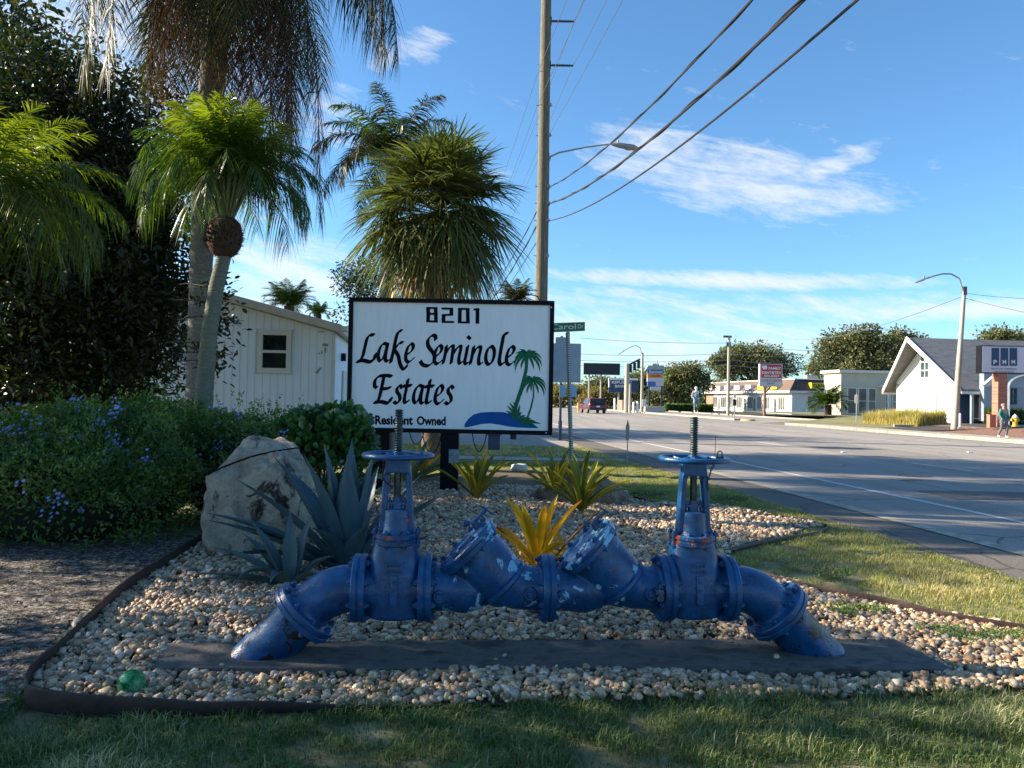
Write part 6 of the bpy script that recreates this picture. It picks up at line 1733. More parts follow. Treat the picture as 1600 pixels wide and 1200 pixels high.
bt_.build('battens', mat('batten_grey', (.30, .32, .34), (.26, .28, .30), 3, .8), gw, smooth=False)
pc_ = MB(); qbox(pc_, A_(0, 0, 0), exS, eyS, .15, 25, gz, eave - .75, 0, .05); pc_.build('porch_wall', M_navy, gb_, smooth=False)
for u in (1.0, 2.6, 6.5, 9.0, 12.): qwindow(gb_, A_(0, 0, 0) + eyS * .055, exS, eyS, u, u + 1.2, gz + .3, eave - .9, M_swhite, M_glass2, .07, 1 if u > 5 else 0, 0)
ps_ = MB()
for u in (.3, 4.6, 9.0, 13.): qbox(ps_, A_(0, 0, 0), exS, eyS, u, u + .16, gz, eave - .6, .75, .9)
qbox(ps_, A_(0, 0, 0), exS, eyS, 0, 25, eave - .78, eave - .6, .72, .9); ps_.build('porch_posts', M_back, gb_, smooth=False)
hd = empty('clipped_hedge', A_(-1.6, 1.0, gz)[:], 'low clipped dark green hedge in front of the navy porch', 'hedge')
def box_hedge(par, O, ex, ey, u1, d1, h, n, m, ls):
    p_ = RG.random((n, 3)); f = RG.integers(0, 4, n); p_[f == 0, 1] = RG.random((f == 0).sum()) * .1; p_[f == 1, 2] = 1 - RG.random((f == 1).sum()) * .08; p_[f == 2, 0] = RG.random((f == 2).sum()) * .05; p_[f == 3, 1] = .05
    W = np.array(O)[None] + p_[:, :1] * np.array(ex) * u1 + p_[:, 1:2] * np.array(ey) * d1 + p_[:, 2:] * np.array([0, 0, 1.]) * h + RG.normal(0, .03, (n, 3))
    V, F = leaf_arr(W, rdir(n, .3), rdir(n, 1.), RG.uniform(.6, 1.2, n) * ls, RG.uniform(.6, 1.2, n) * ls * .6); npmesh('foliage', V, F, m, par, np.repeat(RG.random(n) * .7, 8))
    c = MB(); OO = Vector(O); c.prism([OO + Vector(ex) * .08 + Vector(ey) * .1, OO + Vector(ex) * (u1 - .08) + Vector(ey) * .1, OO + Vector(ex) * (u1 - .08) + Vector(ey) * d1, OO + Vector(ex) * .08 + Vector(ey) * d1], (0, 0, h * .93)); c.build('shade_core', M_in, par)  # solid dark block added inside the clipped leaves, standing in for shaded depth
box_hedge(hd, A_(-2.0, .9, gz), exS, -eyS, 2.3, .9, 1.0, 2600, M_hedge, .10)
# ornamental grass
M_straw = leafmat('ornamental_grass', (.22, .19, .07), (.46, .36, .15), .35, .7, c3=(.6, .5, .28))
n = 9000; t_ = RG.uniform(31.2, 33.2, n); s2 = RG.uniform(48.6, 54.5, n); zz = np.array([hgt(a, b_) for a, b_ in zip(t_, s2)])
hh_ = RG.uniform(.5, .98, n) * (1 + .25 * np.sin(s2 * 2.1) + .15 * np.sin(s2 * 5.3))
V, F = blades(t_ - RK * s2, s2, zz, hh_, np.full(n, .035), RG.uniform(.1, .7, n)); tag(npmesh('ornamental_grass', V, F, M_straw, att=np.repeat(np.clip(RG.normal(.5, .25, n), 0, 1), 6)), 'tall straw coloured ornamental grass in front of the white gable', 'grass', kind='stuff')
# monument sign on brick pillar
PMY = 43.0
pa, pb2 = P(1533, 583, PMY), P(1638, 541.5, PMY); pc0 = P(1567, 640, PMY)
pm = empty('pillar_sign', (pc0.x, PMY, gz), 'wide white medical sign with three navy panels P M M on a brick pillar', 'sign')
def brick(name, a=(.30, .085, .045), b2=(.42, .15, .085), sc=3.):
    m, nt, b, out = newmat(name); br = nt.nodes.new('ShaderNodeTexBrick'); br.inputs['Color1'].default_value = rgba(a); br.inputs['Color2'].default_value = rgba(b2); br.inputs['Mortar'].default_value = (.35, .32, .28, 1)
    br.inputs['Scale'].default_value = sc; br.inputs['Mortar Size'].default_value = .02
    mp = nt.nodes.new('ShaderNodeMapping'); mp.inputs['Rotation'].default_value = (PI / 2, 0, 0); L(nt, coords(nt), mp.inputs[0]); L(nt, mp.outputs[0], br.inputs[0]); L(nt, br.outputs[0], b.inputs['Base Color']); b.inputs['Roughness'].default_value = .9; return m
M_brick = brick('red_brick')
o = MB(); o.box((pc0.x, PMY + .3, (gz + pa.z) / 2), (.52, .55, pa.z - gz)); o.build('pillar', M_brick, pm, smooth=False)
o = MB(); o.box(((pa.x + pb2.x) / 2, PMY + .25, (pa.z + pb2.z) / 2), (pb2.x - pa.x, .5, pb2.z - pa.z)); fr_ = o.build('cabinet', M_black, pm, smooth=False)
o = MB(); o.box(((pa.x + pb2.x) / 2, PMY, (pa.z + pb2.z) / 2), (pb2.x - pa.x - .1, .03, pb2.z - pa.z - .1)); ff = o.build('sign_face', mat('sign_face_lilac', (.60, .58, .64), (.56, .54, .60), 1, .5), pm, smooth=False)
for i, (x0_, ch) in enumerate(((1549.2, 'P'), (1563.4, 'M'), (1577.4, 'M'))):
    a = P(x0_, 571.5, PMY - .02); b_ = P(x0_ + 11.8, 543.8, PMY - .02); o = MB(); o.box(((a.x + b_.x) / 2, PMY - .025, (a.z + b_.z) / 2), (b_.x - a.x, .02, b_.z - a.z)); pn_ = o.build('navy_panel', M_navy, ff, smooth=False)
    text_obj('lettering', ch, P(x0_ + 3, 569, PMY - .04), P(x0_ + 8.8, 569, PMY - .04), P(x0_ + 3, 562.5, PMY - .04), M_swhite, ff, bold=.03)
M_gink = mat('grey_ink', (.10, .10, .14), (.10, .10, .14), 2, .6)
text_obj('lettering', 'PANTOR MEDICAL', P(1549, 577.5, PMY - .04), P(1589, 578.2, PMY - .04), P(1549, 574.5, PMY - .04), M_gink, ff, bold=0)
text_obj('lettering', 'MANAGEMENT', P(1554, 581.8, PMY - .04), P(1585, 582.4, PMY - .04), P(1554, 579.2, PMY - .04), M_gink, ff, bold=0)
# porch behind the sign with arch
ar = empty('arched_porch', (P(1590, 650, 47).x, 47, gz), 'dark arched porch with pale frame behind the brick pillar', 'porch')
ax_ = P(1576, 640, 47).x; o = MB()
zA = P(1590, 603, 47).z; zT = P(1600, 585, 47).z
pts = [Vector((ax_ + 1.7 - 1.7 * math.cos(PI * k / 12), 47, zA + (zT - zA) * math.sin(PI * k / 12))) for k in range(13)]
o.tube([Vector((ax_, 47, gz))] + pts + [Vector((ax_ + 3.4, 47, gz))], .09, 4); o.box((ax_ + 1.7, 47.0, zA), (3.3, .12, .16)); o.build('frame', M_back, ar, smooth=False)
gx = MB(); zz2 = P(1540, 583, 47).z
gx.prism([Vector((ax_ - 1.9, 46.4, P(1541, 602, 47).z)), Vector((ax_ - .6, 46.4, zz2 + .35)), Vector((ax_ + .5, 46.4, zz2 + .9)), Vector((ax_ + 4.5, 46.4, zz2 + .9)), Vector((ax_ + 4.5, 46.4, zz2 + .55)), Vector((ax_ + .4, 46.4, zz2 + .45)), Vector((ax_ - .4, 46.4, zz2 - .05)), Vector((ax_ - 1.6, 46.4, P(1541, 604.5, 47).z))], (0, .3, 0)); gx.build('eave', M_gwhite, ar, smooth=False)
window(ar, P(1583, 600, 48).x, P(1598, 600, 48).x, P(1590, 632, 48).z, P(1590, 606, 48).z, 48.6, M_navy, .12, .08, 1, 1, M_glass2)
o = MB(); o.box((ax_ + 3, 48.9, (gz + 3.6) / 2 + .2), (7, .5, 3.6 - gz)); o.build('back_wall', M_back, ar, smooth=False)
o = MB(); o.box((ax_ + 1.8, 48.4, gz + .45), (3.2, .1, .9)); o.build('low_panel', M_navy, ar, smooth=False)

# brick pedestal, hydrant, wheel stops, white posts
def place(px_, py_, Y): 
    q = P(px_, py_, Y); return q
q = G(1549, 668, .45); ub = MB(); ub.box((q.x, q.y, .45 + .34), (.36, .3, .68)); ub.box((q.x, q.y, .45 + .70), (.40, .34, .05)); tag(ub.build('utility_pedestal', mat('pedestal_orange', (.50, .17, .10), (.44, .15, .09), 6, .7), bevel=.01), 'small orange brown utility pedestal beside the walking person', 'pedestal')
hq = P(1586, 666, 41.); hz = hq.z
hy = empty('fire_hydrant', (hq.x, 41., hz), 'yellow fire hydrant with white bonnet on the red mulch', 'fire hydrant')
M_hyy = mat('hydrant_yellow', (.52, .33, .03), (.44, .27, .02), 6, .5); o = MB()
o.lathe((hq.x, 41., hz - .02), (0, 0, 1), [(0, .17), (.04, .17), (.05, .12), (.42, .11), (.44, .15), (.48, .15)], 16); 
for s_2 in (-1, 1): o.cyl((hq.x, 41, hz + .34), (hq.x + s_2 * .19, 41, hz + .34), .06, n=10); o.cyl((hq.x + s_2 * .17, 41, hz + .34), (hq.x + s_2 * .21, 41, hz + .34), .075, n=8)
o.cyl((hq.x, 41, hz + .32), (hq.x, 40.8, hz + .32), .08, n=10); o.build('body', M_hyy, hy)
o = MB(); o.lathe((hq.x, 41., hz + .46), (0, 0, 1), [(0, .14), (.05, .13), (.12, .09), (.15, .04), (.19, .04)], 14); o.build('bonnet', M_swhite, hy)
for i, (t_, s2, L_) in enumerate(((31.5, 43.8, 1.8), (33.2, 43.4, 1.8), (31.0, 48.9, 2.4))):
    q = RD(t_, s2, hgt(t_, s2)); o = MB(); o.box((q.x, q.y, q.z + .07), (L_, .16, .14), Matrix.Rotation(-.3 if i < 2 else .2, 3, 'Z')); tag(o.build('wheel_stop', M_conc, smooth=False, bevel=.02), ['concrete wheel stop left of the clipped hedge', 'concrete wheel stop in front of the clipped hedge', 'concrete wheel stop beside the ornamental grass'][i], 'wheel stop', 'parking wheel stops')
q = P(1500, 668, 44.5); o = MB(); o.cyl((q.x, 44.5, .3), (q.x, 44.5, 1.15), .06, n=10); o.ball((q.x, 44.5, 1.15), .06); tag(o.build('bollard', M_swhite), 'short white bollard just right of the leaning lamp post base', 'bollard')
# small sign on slim post
def sign_post(name, px_, pyb, pyt, Y, plates, label, m=M_galv, r_=.035, cat='sign'):
    b0 = P(px_, pyb, Y); z1 = P(px_, pyt, Y).z; r = empty(name, (b0.x, Y, b0.z), label, cat); o = MB(); o.cyl((b0.x, Y, b0.z - .1), (b0.x, Y, z1), r_, n=8); o.build('post', m, r)
    for (x0_, y0_, x1_, y1_, mm) in plates: plate('plate', x0_, y0_, x1_, y1_, Y - .05, mm, r, bev=0)
    return r
sign_post('parking_sign', 1338, 663, 615, 56, [(1335.5, 617, 1340.5, 630, M_trim)], 'narrow sign on a slim post at the driveway by the verge grass')
sign_post('parking_sign', 1147.5, 656, 615, 68, [(1146, 616, 1150.5, 622, M_swhite), (1145.5, 624, 1151, 634, M_dark)], 'slim sign post on the nose of the median in front of the shops')
o = MB(); q = RD(28.4, 67.2); o.lathe((q.x, q.y, -.01), (0, 0, 1), [(0, .8), (.15, .7), (.16, .0)], 20, sx=.8); tag(o.build('median_nose', mat('nose_yellow', (.55, .36, .14), (.40, .28, .12), 4, .8)), kind='structure')
# lamps
def street_lamp(name, base, topp, tip, label, r0=.17, r1=.09, m=None, head=.9, rise=.5):
    base = Vector(base); topp = Vector(topp); tip = Vector(tip); r = empty(name, base, label, 'street lamp'); m = m or M_concp
    o = MB(); o.tube([base - Vector((0, 0, .1)), base.lerp(topp, .5), topp], [r0, (r0 + r1) / 2, r1], 12); o.build('pole', m, r)
    o = MB(); d = tip - topp; pts = [topp - Vector((0, 0, .35))] + [topp + d * t + Vector((0, 0, rise * math.sin(PI * min(1, t ** .6)) * 1.0)) for t in (.12, .3, .5, .7, .86)]; o.tube(pts, .045, 8); o.build('arm', M_galv, r)
    hd_ = MB(); a = pts[-1]; e = a + (tip - a).normalized() * head; hd_.tube([a, a.lerp(e, .2), a.lerp(e, .8), e], [.05, .13, .13, .04], 10, squash=.5); hd_.cyl(a.lerp(e, .2), a.lerp(e, .2) + Vector((0, 0, .2)), .05, n=6); hd_.build('lamp_head', M_galv, r)
    hw2 = MB(); hw2.box(topp - Vector((0, 0, .1)), (.2, .2, .5)); hw2.build('bracket', M_ins, r)
    return r
M_concp = mat('concrete_pole', (.42, .38, .31), (.34, .31, .25), 2, .85, stretch=(3, 3, .5))
LY = 45.
street_lamp('street_lamp', P(1491, 669, LY), P(1507, 452, LY), P(1438, 438.5, LY), 'leaning concrete street lamp in front of the white gabled building', .19, .10, head=.75, rise=.75)
LY2 = 100.
street_lamp('street_lamp', P(1002.5, 644, LY2), P(1004, 553, LY2), P(972, 550, LY2), 'distant street lamp beside the multi panel plaza sign', .22, .14, head=1.2, rise=1.0)
# utility poles further off
def far_pole(px_, pyb, pyt, Y, r_, label, arms=(), m=None):
    b0 = P(px_, pyb, Y); z1 = P(px_, pyt, Y).z; r = empty('utility_pole', (b0.x, Y, b0.z), label, 'utility pole'); o = MB(); o.tube([(b0.x, Y, b0.z - .2), (b0.x, Y, z1)], [r_, r_ * .75], 10); o.build('pole', m or M_concp, r)
    if arms:
        for (py_, l0, l1, ht_) in arms:
            o = MB(); z_ = P(px_, py_, Y).z; o.box((b0.x + (l0 + l1) / 2, Y - .05, z_), (l1 - l0, .14, ht_)); o.build('crossarm', M_ins, r)
    return r
far_pole(1137.5, 648, 525, 92, .20, 'pale concrete pole in front of the left end of the shop row', ((526, -.7, .3, .25), (538, -.3, .2, .5)))
far_pole(979, 644, 568, 98, .38, 'thick pale pole overlapping the blue bank sign')
far_pole(984, 644, 600, 97, .18, 'short pale pole right beside the thick one')
o = MB(); a = P(979, 572, 98); b_ = P(1000, 561, 98); o.tube([a, b_], .12, 6); 
for t in (.3, .6, .9): q = a.lerp(b_, t); o.box(q + Vector((0, 0, -.6)), (.35, .3, 1.0))
tag(o.build('signal_arm', M_dark), 'dark traffic signal arm reaching right from the thick pale pole', 'traffic signal')
for (x, yb, yt, Y, lb) in ((1279.5, 600, 558, 150, 'tall distant pole behind the shop roof, rightmost of three'), (1270, 600, 562, 150, 'distant pole with transformer behind the shop roof, middle of three'), (1263, 600, 570, 150, 'short distant pole with lamp box behind the shop roof, leftmost of three')):
    far_pole(x, yb, yt, Y, .16, lb, ((yt + 4, -.5, .5, .3),), M_ins)
# thin wires in the distance
def far_wire(pts, label, r_=.03):
    o = MB(); Q = [P(*q) for q in pts]; R2 = []
    for a, b_ in zip(Q[:-1], Q[1:]):
        for k in range(10): t = k / 10; R2.append(a.lerp(b_, t) - Vector((0, 0, (a - b_).length * .012 * 4 * t * (1 - t))))
    R2.append(Q[-1]); o.tube(R2, r_, 5); tag(o.build('overhead_wire', mat('wire_far', (.12, .13, .15), (.12, .13, .15), 3, .6)), label, 'cable', 'thin distant overhead wires')
far_wire([(1507, 458, 45), (1700, 462, 60)], 'thin wire leaving the top of the leaning lamp to the right', .012)
far_wire([(1509, 466, 45), (1700, 506, 38)], 'thicker sloping wire right of the leaning lamp top', .02)
far_wire([(1504, 463, 45), (1240, 530, 120)], 'thin wire sloping down left from the leaning lamp toward the oaks', .022)
for i, (y0, y1) in enumerate(((553, 556), (563, 566), (571, 574), (528, 548))):
    far_wire([(1300, y1, 150), (1137, (y0 + y1) / 2 - 2, 130), (906, y0, 140)], ['highest', 'second', 'third', 'slanting'][i] + ' thin horizontal wire crossing the pale sky above the shops', .035)
# ------------------------------------------------------------ distant signs
def cabinet(px0, py0, px1, py1, Y, m, par, name='cabinet', dep=.5):
    a = P(px0, py1, Y); b_ = P(px1, py0, Y); o = MB(); o.box(((a.x + b_.x) / 2, Y + dep / 2, (a.z + b_.z) / 2), (b_.x - a.x, dep, b_.z - a.z)); return o.build(name, m, par, smooth=False)
def leg(px_, py0, py1, Y, m, par, r_=.12):
    a = P(px_, py1, Y); b_ = P(px_, py0, Y); o = MB(); o.cyl((a.x, Y + .25, a.z - .1), (a.x, Y + .25, b_.z), r_, n=8); return o.build('post', m, par)
Y_ = 125.
r = empty('billboard', P(940, 640, Y_)[:], 'dark blank rectangular board on two slim posts left of the bank sign', 'billboard'); cabinet(912, 568, 969, 585, Y_, M_dark, r, 'board'); leg(920, 580, 640, Y_, M_concp, r, .14); leg(938.5, 580, 640, Y_, M_concp, r, .14)
Y_ = 112.
r = empty('bank_sign', P(966, 643, Y_)[:], 'blue bank sign with white letters, partly hidden by the thick pole', 'sign'); cabinet(951, 592, 997, 613, Y_, M_navy, r); 
M_wht2 = M_swhite; c_ = cabinet(951, 591.2, 997, 593.4, Y_ - .1, M_wht2, r, 'border'); cabinet(951, 592.5, 953.2, 605, Y_ - .1, M_wht2, r, 'border')
text_obj('lettering', 'REPUBLIC', P(956, 599.5, Y_ - .1), P(987, 599.5, Y_ - .1), P(956, 595, Y_ - .1), M_wht2, r); text_obj('lettering', 'BANK', P(961, 605.6, Y_ - .1), P(977, 605.6, Y_ - .1), P(961, 601.2, Y_ - .1), M_wht2, r)
leg(966.5, 610, 643, Y_, M_concp, r, .15)
Y_ = 106.
r = empty('plaza_sign', P(1026, 640, Y_)[:], 'tall multi panel plaza sign with peaked grey top and blue, orange and white panels', 'sign')
M_teal = mat('sign_grey_teal', (.22, .30, .31), (.28, .35, .36), 8, .7); M_blu = mat('sign_blue', (.03, .11, .35), (.04, .15, .42), 6, .5); M_org = mat('sign_orange', (.60, .40, .12), (.50, .18, .04), 14, .5); M_pal = mat('sign_pale', (.52, .52, .56), (.44, .43, .50), 12, .6)
o = MB(); o.prism([P(1009, 577.5, Y_ - .3), P(1039.5, 577.5, Y_ - .3), P(1037, 571, Y_ - .3), P(1013, 571, Y_ - .3)], (0, 1.2, 0)); o.prism([P(1019, 571, Y_), P(1030, 571, Y_), P(1029, 568, Y_), P(1020, 568, Y_)], (0, .6, 0)); o.cyl(P(1027.5, 570, Y_), P(1027, 563, Y_), .12, .03, 6); o.build('peak', M_teal, r, smooth=False)
for (y0_, y1_, mm, x0_, x1_) in ((577.6, 583.6, M_blu, 1011.5, 1037), (584, 590.4, M_org, 1011.5, 1037), (590.8, 596, M_pal, 1011.5, 1037), (596.3, 603, M_blu, 1012, 1024), (596.3, 603, M_pal, 1024.4, 1037), (604.2, 609.8, M_pal, 1016, 1033)): cabinet(x0_, y0_, x1_, y1_, Y_, mm, r, 'panel', .5)
text_obj('lettering', 'Germain', P(1014, 582.4, Y_ - .05), P(1035, 582.4, Y_ - .05), P(1014, 579, Y_ - .05), M_wht2, r, bold=.02)
text_obj('lettering', 'AROMA', P(1016, 589, Y_ - .05), P(1033, 589, Y_ - .05), P(1016, 585.4, Y_ - .05), M_red, r, bold=.05)
leg(1014.5, 600, 640, Y_, M_dark, r, .14); leg(1034, 600, 640, Y_, M_dark, r, .14)
o = MB(); a = P(1009, 644.5, Y_ - 2); b_ = P(1040, 635.5, Y_ - 2); o.box(((a.x + b_.x) / 2, Y_ - 1, (a.z + b_.z) / 2), (b_.x - a.x, 1.2, b_.z - a.z)); tag(o.build('planter_wall', mat('planter_grey', (.30, .32, .31), (.36, .37, .35), 3, .9), smooth=False, bevel=.03), 'low grey planter wall under the plaza sign', 'planter')
Y_ = 84.
r = empty('dentist_sign', P(1195, 648, Y_)[:], 'dark red family dentistry sign with tooth emblem on a single brown post', 'sign'); cb_ = cabinet(1187, 569, 1222.8, 604, Y_, M_pal, r); 
f1_ = cabinet(1189.5, 570, 1221.5, 590, Y_ - .06, M_red, r, 'red_panel', .05)
text_obj('lettering', 'FAMILY', P(1201, 577.6, Y_ - .08), P(1220.5, 577.8, Y_ - .08), P(1201, 573.6, Y_ - .08), M_wht2, f1_, bold=.03); text_obj('lettering', 'DENTISTRY', P(1190.5, 584.4, Y_ - .08), P(1220.8, 584.8, Y_ - .08), P(1190.5, 580, Y_ - .08), M_wht2, f1_, bold=.03)
text_obj('lettering', '394-0357', P(1193.5, 589, Y_ - .08), P(1218, 589.3, Y_ - .08), P(1193.5, 585.8, Y_ - .08), M_wht2, f1_, bold=.03)
text_obj('lettering', 'COMPLETE HEALTH', P(1190, 596, Y_ - .05), P(1220.5, 596.3, Y_ - .05), P(1190, 593, Y_ - .05), M_gink, cb_, bold=0); text_obj('lettering', 'DENTAL', P(1199, 600.6, Y_ - .05), P(1211, 600.8, Y_ - .05), P(1199, 597.8, Y_ - .05), M_gink, cb_, bold=0)
o = MB(); tq = lambda x, y: P(x, y, Y_ - .08); o.prism([tq(1191, 571.5), tq(1198, 571), tq(1198.8, 574), tq(1197.8, 577.5), tq(1196.3, 577.5), tq(1195.3, 575.8), tq(1193.8, 578), tq(1192.6, 577.2), tq(1191, 574)], (0, .01, 0)); o.build('tooth_emblem', M_wht2, f1_, smooth=False)
leg(1195.5, 604, 648.5, Y_ - .2, mat('post_brown', (.24, .13, .09), (.2, .1, .07), 4, .8), r, .16)
o = MB(); o.tube([P(1196.5, 613, Y_), P(1204, 604, Y_)], .07, 5); o.build('brace', M_dark, r)
# assorted distant posts and boxes
for (x, y0_, y1_, Y_, rr3, mm, lb) in ((990, 628, 644, 96, .16, M_trim, 'row of pale bollards right of the thick pole, first'), (996, 627, 644, 96, .16, M_trim, 'pale bollard between the thick pole and the far street lamp'), (971.5, 625, 643, 110, .5, mat('brick_box', (.42, .25, .18), (.5, .32, .24), 5, .8), 'square tan brick gate pier left of the thick pole'), (960.5, 622, 643, 115, .18, M_swhite, 'slim white post left of the bank sign post'), (905, 616, 641, 110, .09, mat('red_post', (.35, .09, .12), (.3, .08, .1), 4, .7), 'thin reddish post left of the parked red vehicle'), (903, 629, 644, 90, .08, M_yel, 'thin yellowish marker post at the far left kerb'), (1006.5, 624, 634, 98, .28, M_trim, 'pale cabinet just right of the far street lamp')):
    a = P(x, y1_, Y_); b_ = P(x, y0_, Y_); o = MB(); o.tube([a - Vector((0, 0, .1)), a.lerp(b_, .96), b_], [rr3, rr3, rr3 * .7], 6 if rr3 < .3 else 4); tag(o.build('post' if rr3 < .3 else 'pier', mm), lb, 'post')
# ------------------------------------------------------------ vehicle
VY = 88.; v0 = P(934.5, 645, VY); v0 = Vector((v0.x, VY, 0))
car = empty('red_suv', v0, 'dark red sport utility vehicle driving away on the road', 'car')
M_car = mat('car_red', (.10, .008, .016), (.085, .008, .016), 2, .25, spec=.7); M_tyre = mat('tyre', (.015, .015, .016), (.02, .02, .02), 5, .9); M_rim = mat('rim', (.4, .4, .42), (.3, .3, .3), 5, .4, .7)
CM = Matrix.Translation(v0) @ Matrix.Rotation(math.atan(RK) + .04, 4, 'Z')
prof = [(0, .45), (0.03, .95), (.12, 1.05), (.42, 1.70), (.6, 1.78), (2.3, 1.76), (2.75, 1.62), (3.4, 1.12), (4.5, 1.02), (4.72, .85), (4.75, .42)]
o = MB(CM); wdt = lambda z: 1.04 if z < 1.05 else 1.04 - (z - 1.05) * .30
vs = [(-wdt(z), y, z) for y, z in prof] + [(wdt(z), y, z) for y, z in prof]; n_ = len(prof)
o.add(vs, [tuple(range(n_)), tuple(range(n_, 2 * n_))[::-1]] + [(i, (i + 1) % n_, n_ + (i + 1) % n_, n_ + i) for i in range(n_)]); o.build('body', M_car, car, bevel=.05)
o = MB(CM); o.prism([(-.80, .10, 1.12), (.80, .10, 1.12), (.72, .385, 1.64), (-.72, .385, 1.64)], (0, -.03, .015)); o.build('rear_window', M_glass, car, smooth=False)
for sg_ in (-1, 1):
    o = MB(CM); o.prism([(sg_ * 1.03, .55, 1.12), (sg_ * 1.03, 3.1, 1.12), (sg_ * .90, 2.55, 1.58), (sg_ * .89, .75, 1.58)], (sg_ * .02, 0, 0)); o.build('side_window', M_glass, car, smooth=False)
    o = MB(CM); o.box((sg_ * .92, .02, .98), (.16, .08, .34)); o.build('tail_light', mat('tail_red', (.5, .02, .02), (.4, .02, .02), 3, .3), car, bevel=.02)
    for yy in (.95, 3.75):
        o = MB(CM); o.lathe((sg_ * .86, yy, .37), (sg_, 0, 0), [(0, .30), (0, .37), (.20, .37), (.21, .30)], 20); wl = o.build('wheel', M_tyre, car); o = MB(CM); o.lathe((sg_ * 1.05, yy, .37), (sg_, 0, 0), [(0, .22), (.03, .2), (.02, .05)], 14); o.build('rim', M_rim, wl)
    o = MB(CM); o.box((sg_ * 1.12, 3.1, 1.15), (.2, .1, .16)); o.build('mirror', M_car, car, bevel=.02)
o = MB(CM); o.box((0, -.05, .52), (1.98, .18, .26)); o.build('bumper', M_dark, car, bevel=.03)
o = MB(CM); o.box((0, -.01, .82), (.42, .04, .18)); o.build('number_plate', M_swhite, car, smooth=False)
# ------------------------------------------------------------ people
def figure(name, base, face, label, h=1.65, top=None, pants=None, skin=None, hair=None, pose=None, cat='person'):
    """skinned standing or walking figure; face = heading angle"""
    r = empty(name, base, label, cat); S = h / 1.72
    def T_(p_): 
        x, y, z = p_; return Vector(base) + Vector((x * math.cos(face) - y * math.sin(face), x * math.sin(face) + y * math.cos(face), z)) * S
    J = dict(pelvis=(0, 0, .93), waist=(0, .0, 1.08), chest=(.0, .02, 1.30), neck=(0, .0, 1.46), head=(0, .03, 1.58), crown=(0, .01, 1.68),
             lsh=(-.19, 0, 1.40), lel=(-.27, -.02, 1.14), lwr=(-.30, .06, .92), lhd=(-.30, .09, .84), rsh=(.19, 0, 1.40), rel=(.27, .0, 1.13), rwr=(.30, .16, .97), rhd=(.30, .20, .92),
             lhip=(-.10, 0, .90), lkn=(-.11, .12, .50), lan=(-.11, .04, .09), lto=(-.12, .18, .04), rhip=(.10, 0, .90), rkn=(.10, -.02, .50), ran=(.10, -.22, .12), rto=(.10, -.10, .04))
    if pose: J.update(pose)
    Rr = dict(pelvis=.145, waist=.12, chest=.15, neck=.055, head=.10, crown=.07, lsh=.065, lel=.045, lwr=.03, lhd=.035, rsh=.065, rel=.045, rwr=.03, rhd=.035, lhip=.095, lkn=.06, lan=.042, lto=.035, rhip=.095, rkn=.06, ran=.042, rto=.035)
    def skinmesh(nm, keys, edges, m, grow=1., add=0., par=r):
        me = bpy.data.meshes.new(nm); me.from_pydata([tuple(T_(J[k]) - Vector(base)) for k in keys], [(keys.index(a), keys.index(b_)) for a, b_ in edges], [])
        ob = bpy.data.objects.new('tmp', me); COL.objects.link(ob); sk_ = ob.modifiers.new('s', 'SKIN'); sv = me.skin_vertices[0].data
        for i, k in enumerate(keys): rr_ = (Rr[k] * grow + add) * S; sv[i].radius = (rr_, rr_)
        sv[0].use_root = True; sb = ob.modifiers.new('d', 'SUBSURF'); sb.levels = 2
        me2 = bpy.data.meshes.new_from_object(ob.evaluated_get(bpy.context.evaluated_depsgraph_get())); bpy.data.objects.remove(ob); me2.name = nm; me2.shade_smooth(); me2.materials.clear(); return link(nm, me2, m, par)
    E = [('pelvis', 'waist'), ('waist', 'chest'), ('chest', 'neck'), ('neck', 'head'), ('head', 'crown'), ('chest', 'lsh'), ('lsh', 'lel'), ('lel', 'lwr'), ('lwr', 'lhd'), ('chest', 'rsh'), ('rsh', 'rel'), ('rel', 'rwr'), ('rwr', 'rhd'), ('pelvis', 'lhip'), ('lhip', 'lkn'), ('lkn', 'lan'), ('lan', 'lto'), ('pelvis', 'rhip'), ('rhip', 'rkn'), ('rkn', 'ran'), ('ran', 'rto')]
    skinmesh('body', list(Rr), E, skin)
    skinmesh('jacket', ['waist', 'chest', 'lsh', 'lel', 'lwr', 'rsh', 'rel', 'rwr', 'pelvis'], [('pelvis', 'waist'), ('waist', 'chest'), ('chest', 'lsh'), ('lsh', 'lel'), ('lel', 'lwr'), ('chest', 'rsh'), ('rsh', 'rel'), ('rel', 'rwr')], top, 1.06, .015)
    skinmesh('trousers', ['pelvis', 'lhip', 'lkn', 'lan', 'rhip', 'rkn', 'ran'], [('pelvis', 'lhip'), ('lhip', 'lkn'), ('lkn', 'lan'), ('pelvis', 'rhip'), ('rhip', 'rkn'), ('rkn', 'ran')], pants, 1.04, .010)
    o = MB(); o.ball(T_((0, -.02, 1.64)), .112 * S, (1, 1, .85), 14, 10); o.build('hair', hair, r)
    for a, b_ in (('lan', 'lto'), ('ran', 'rto')):
        o = MB(); o.tube([T_(J[a]) - Vector((0, 0, .03)), T_(J[b_])], [.055 * S, .045 * S], 8, squash=.8); o.build('shoe', M_swhite, r)
    o = MB(); o.ball(T_((0, .13, 1.58)), .018 * S, n=6, m=4)
    for s2 in (-1, 1): o.ball(T_((s2 * .035, .115, 1.605)), .012 * S, n=6, m=4)
    o.build('face_features', M_black, r)
    return r
M_skin = mat('skin', (.42, .24, .17), (.38, .22, .15), 6, .6)
fq = P(1568, 690.5, 36.6)
figure('person', (fq.x, 36.6, .15), math.radians(195), 'person in a teal jacket and grey trousers walking on the far pavement', 1.62, mat('teal_jacket', (.035, .20, .19), (.03, .16, .15), 6, .8), mat('grey_trousers', (.13, .14, .17), (.10, .11, .13), 6, .9), M_skin, mat('hair_grey', (.30, .22, .20), (.22, .17, .15), 9, .8))
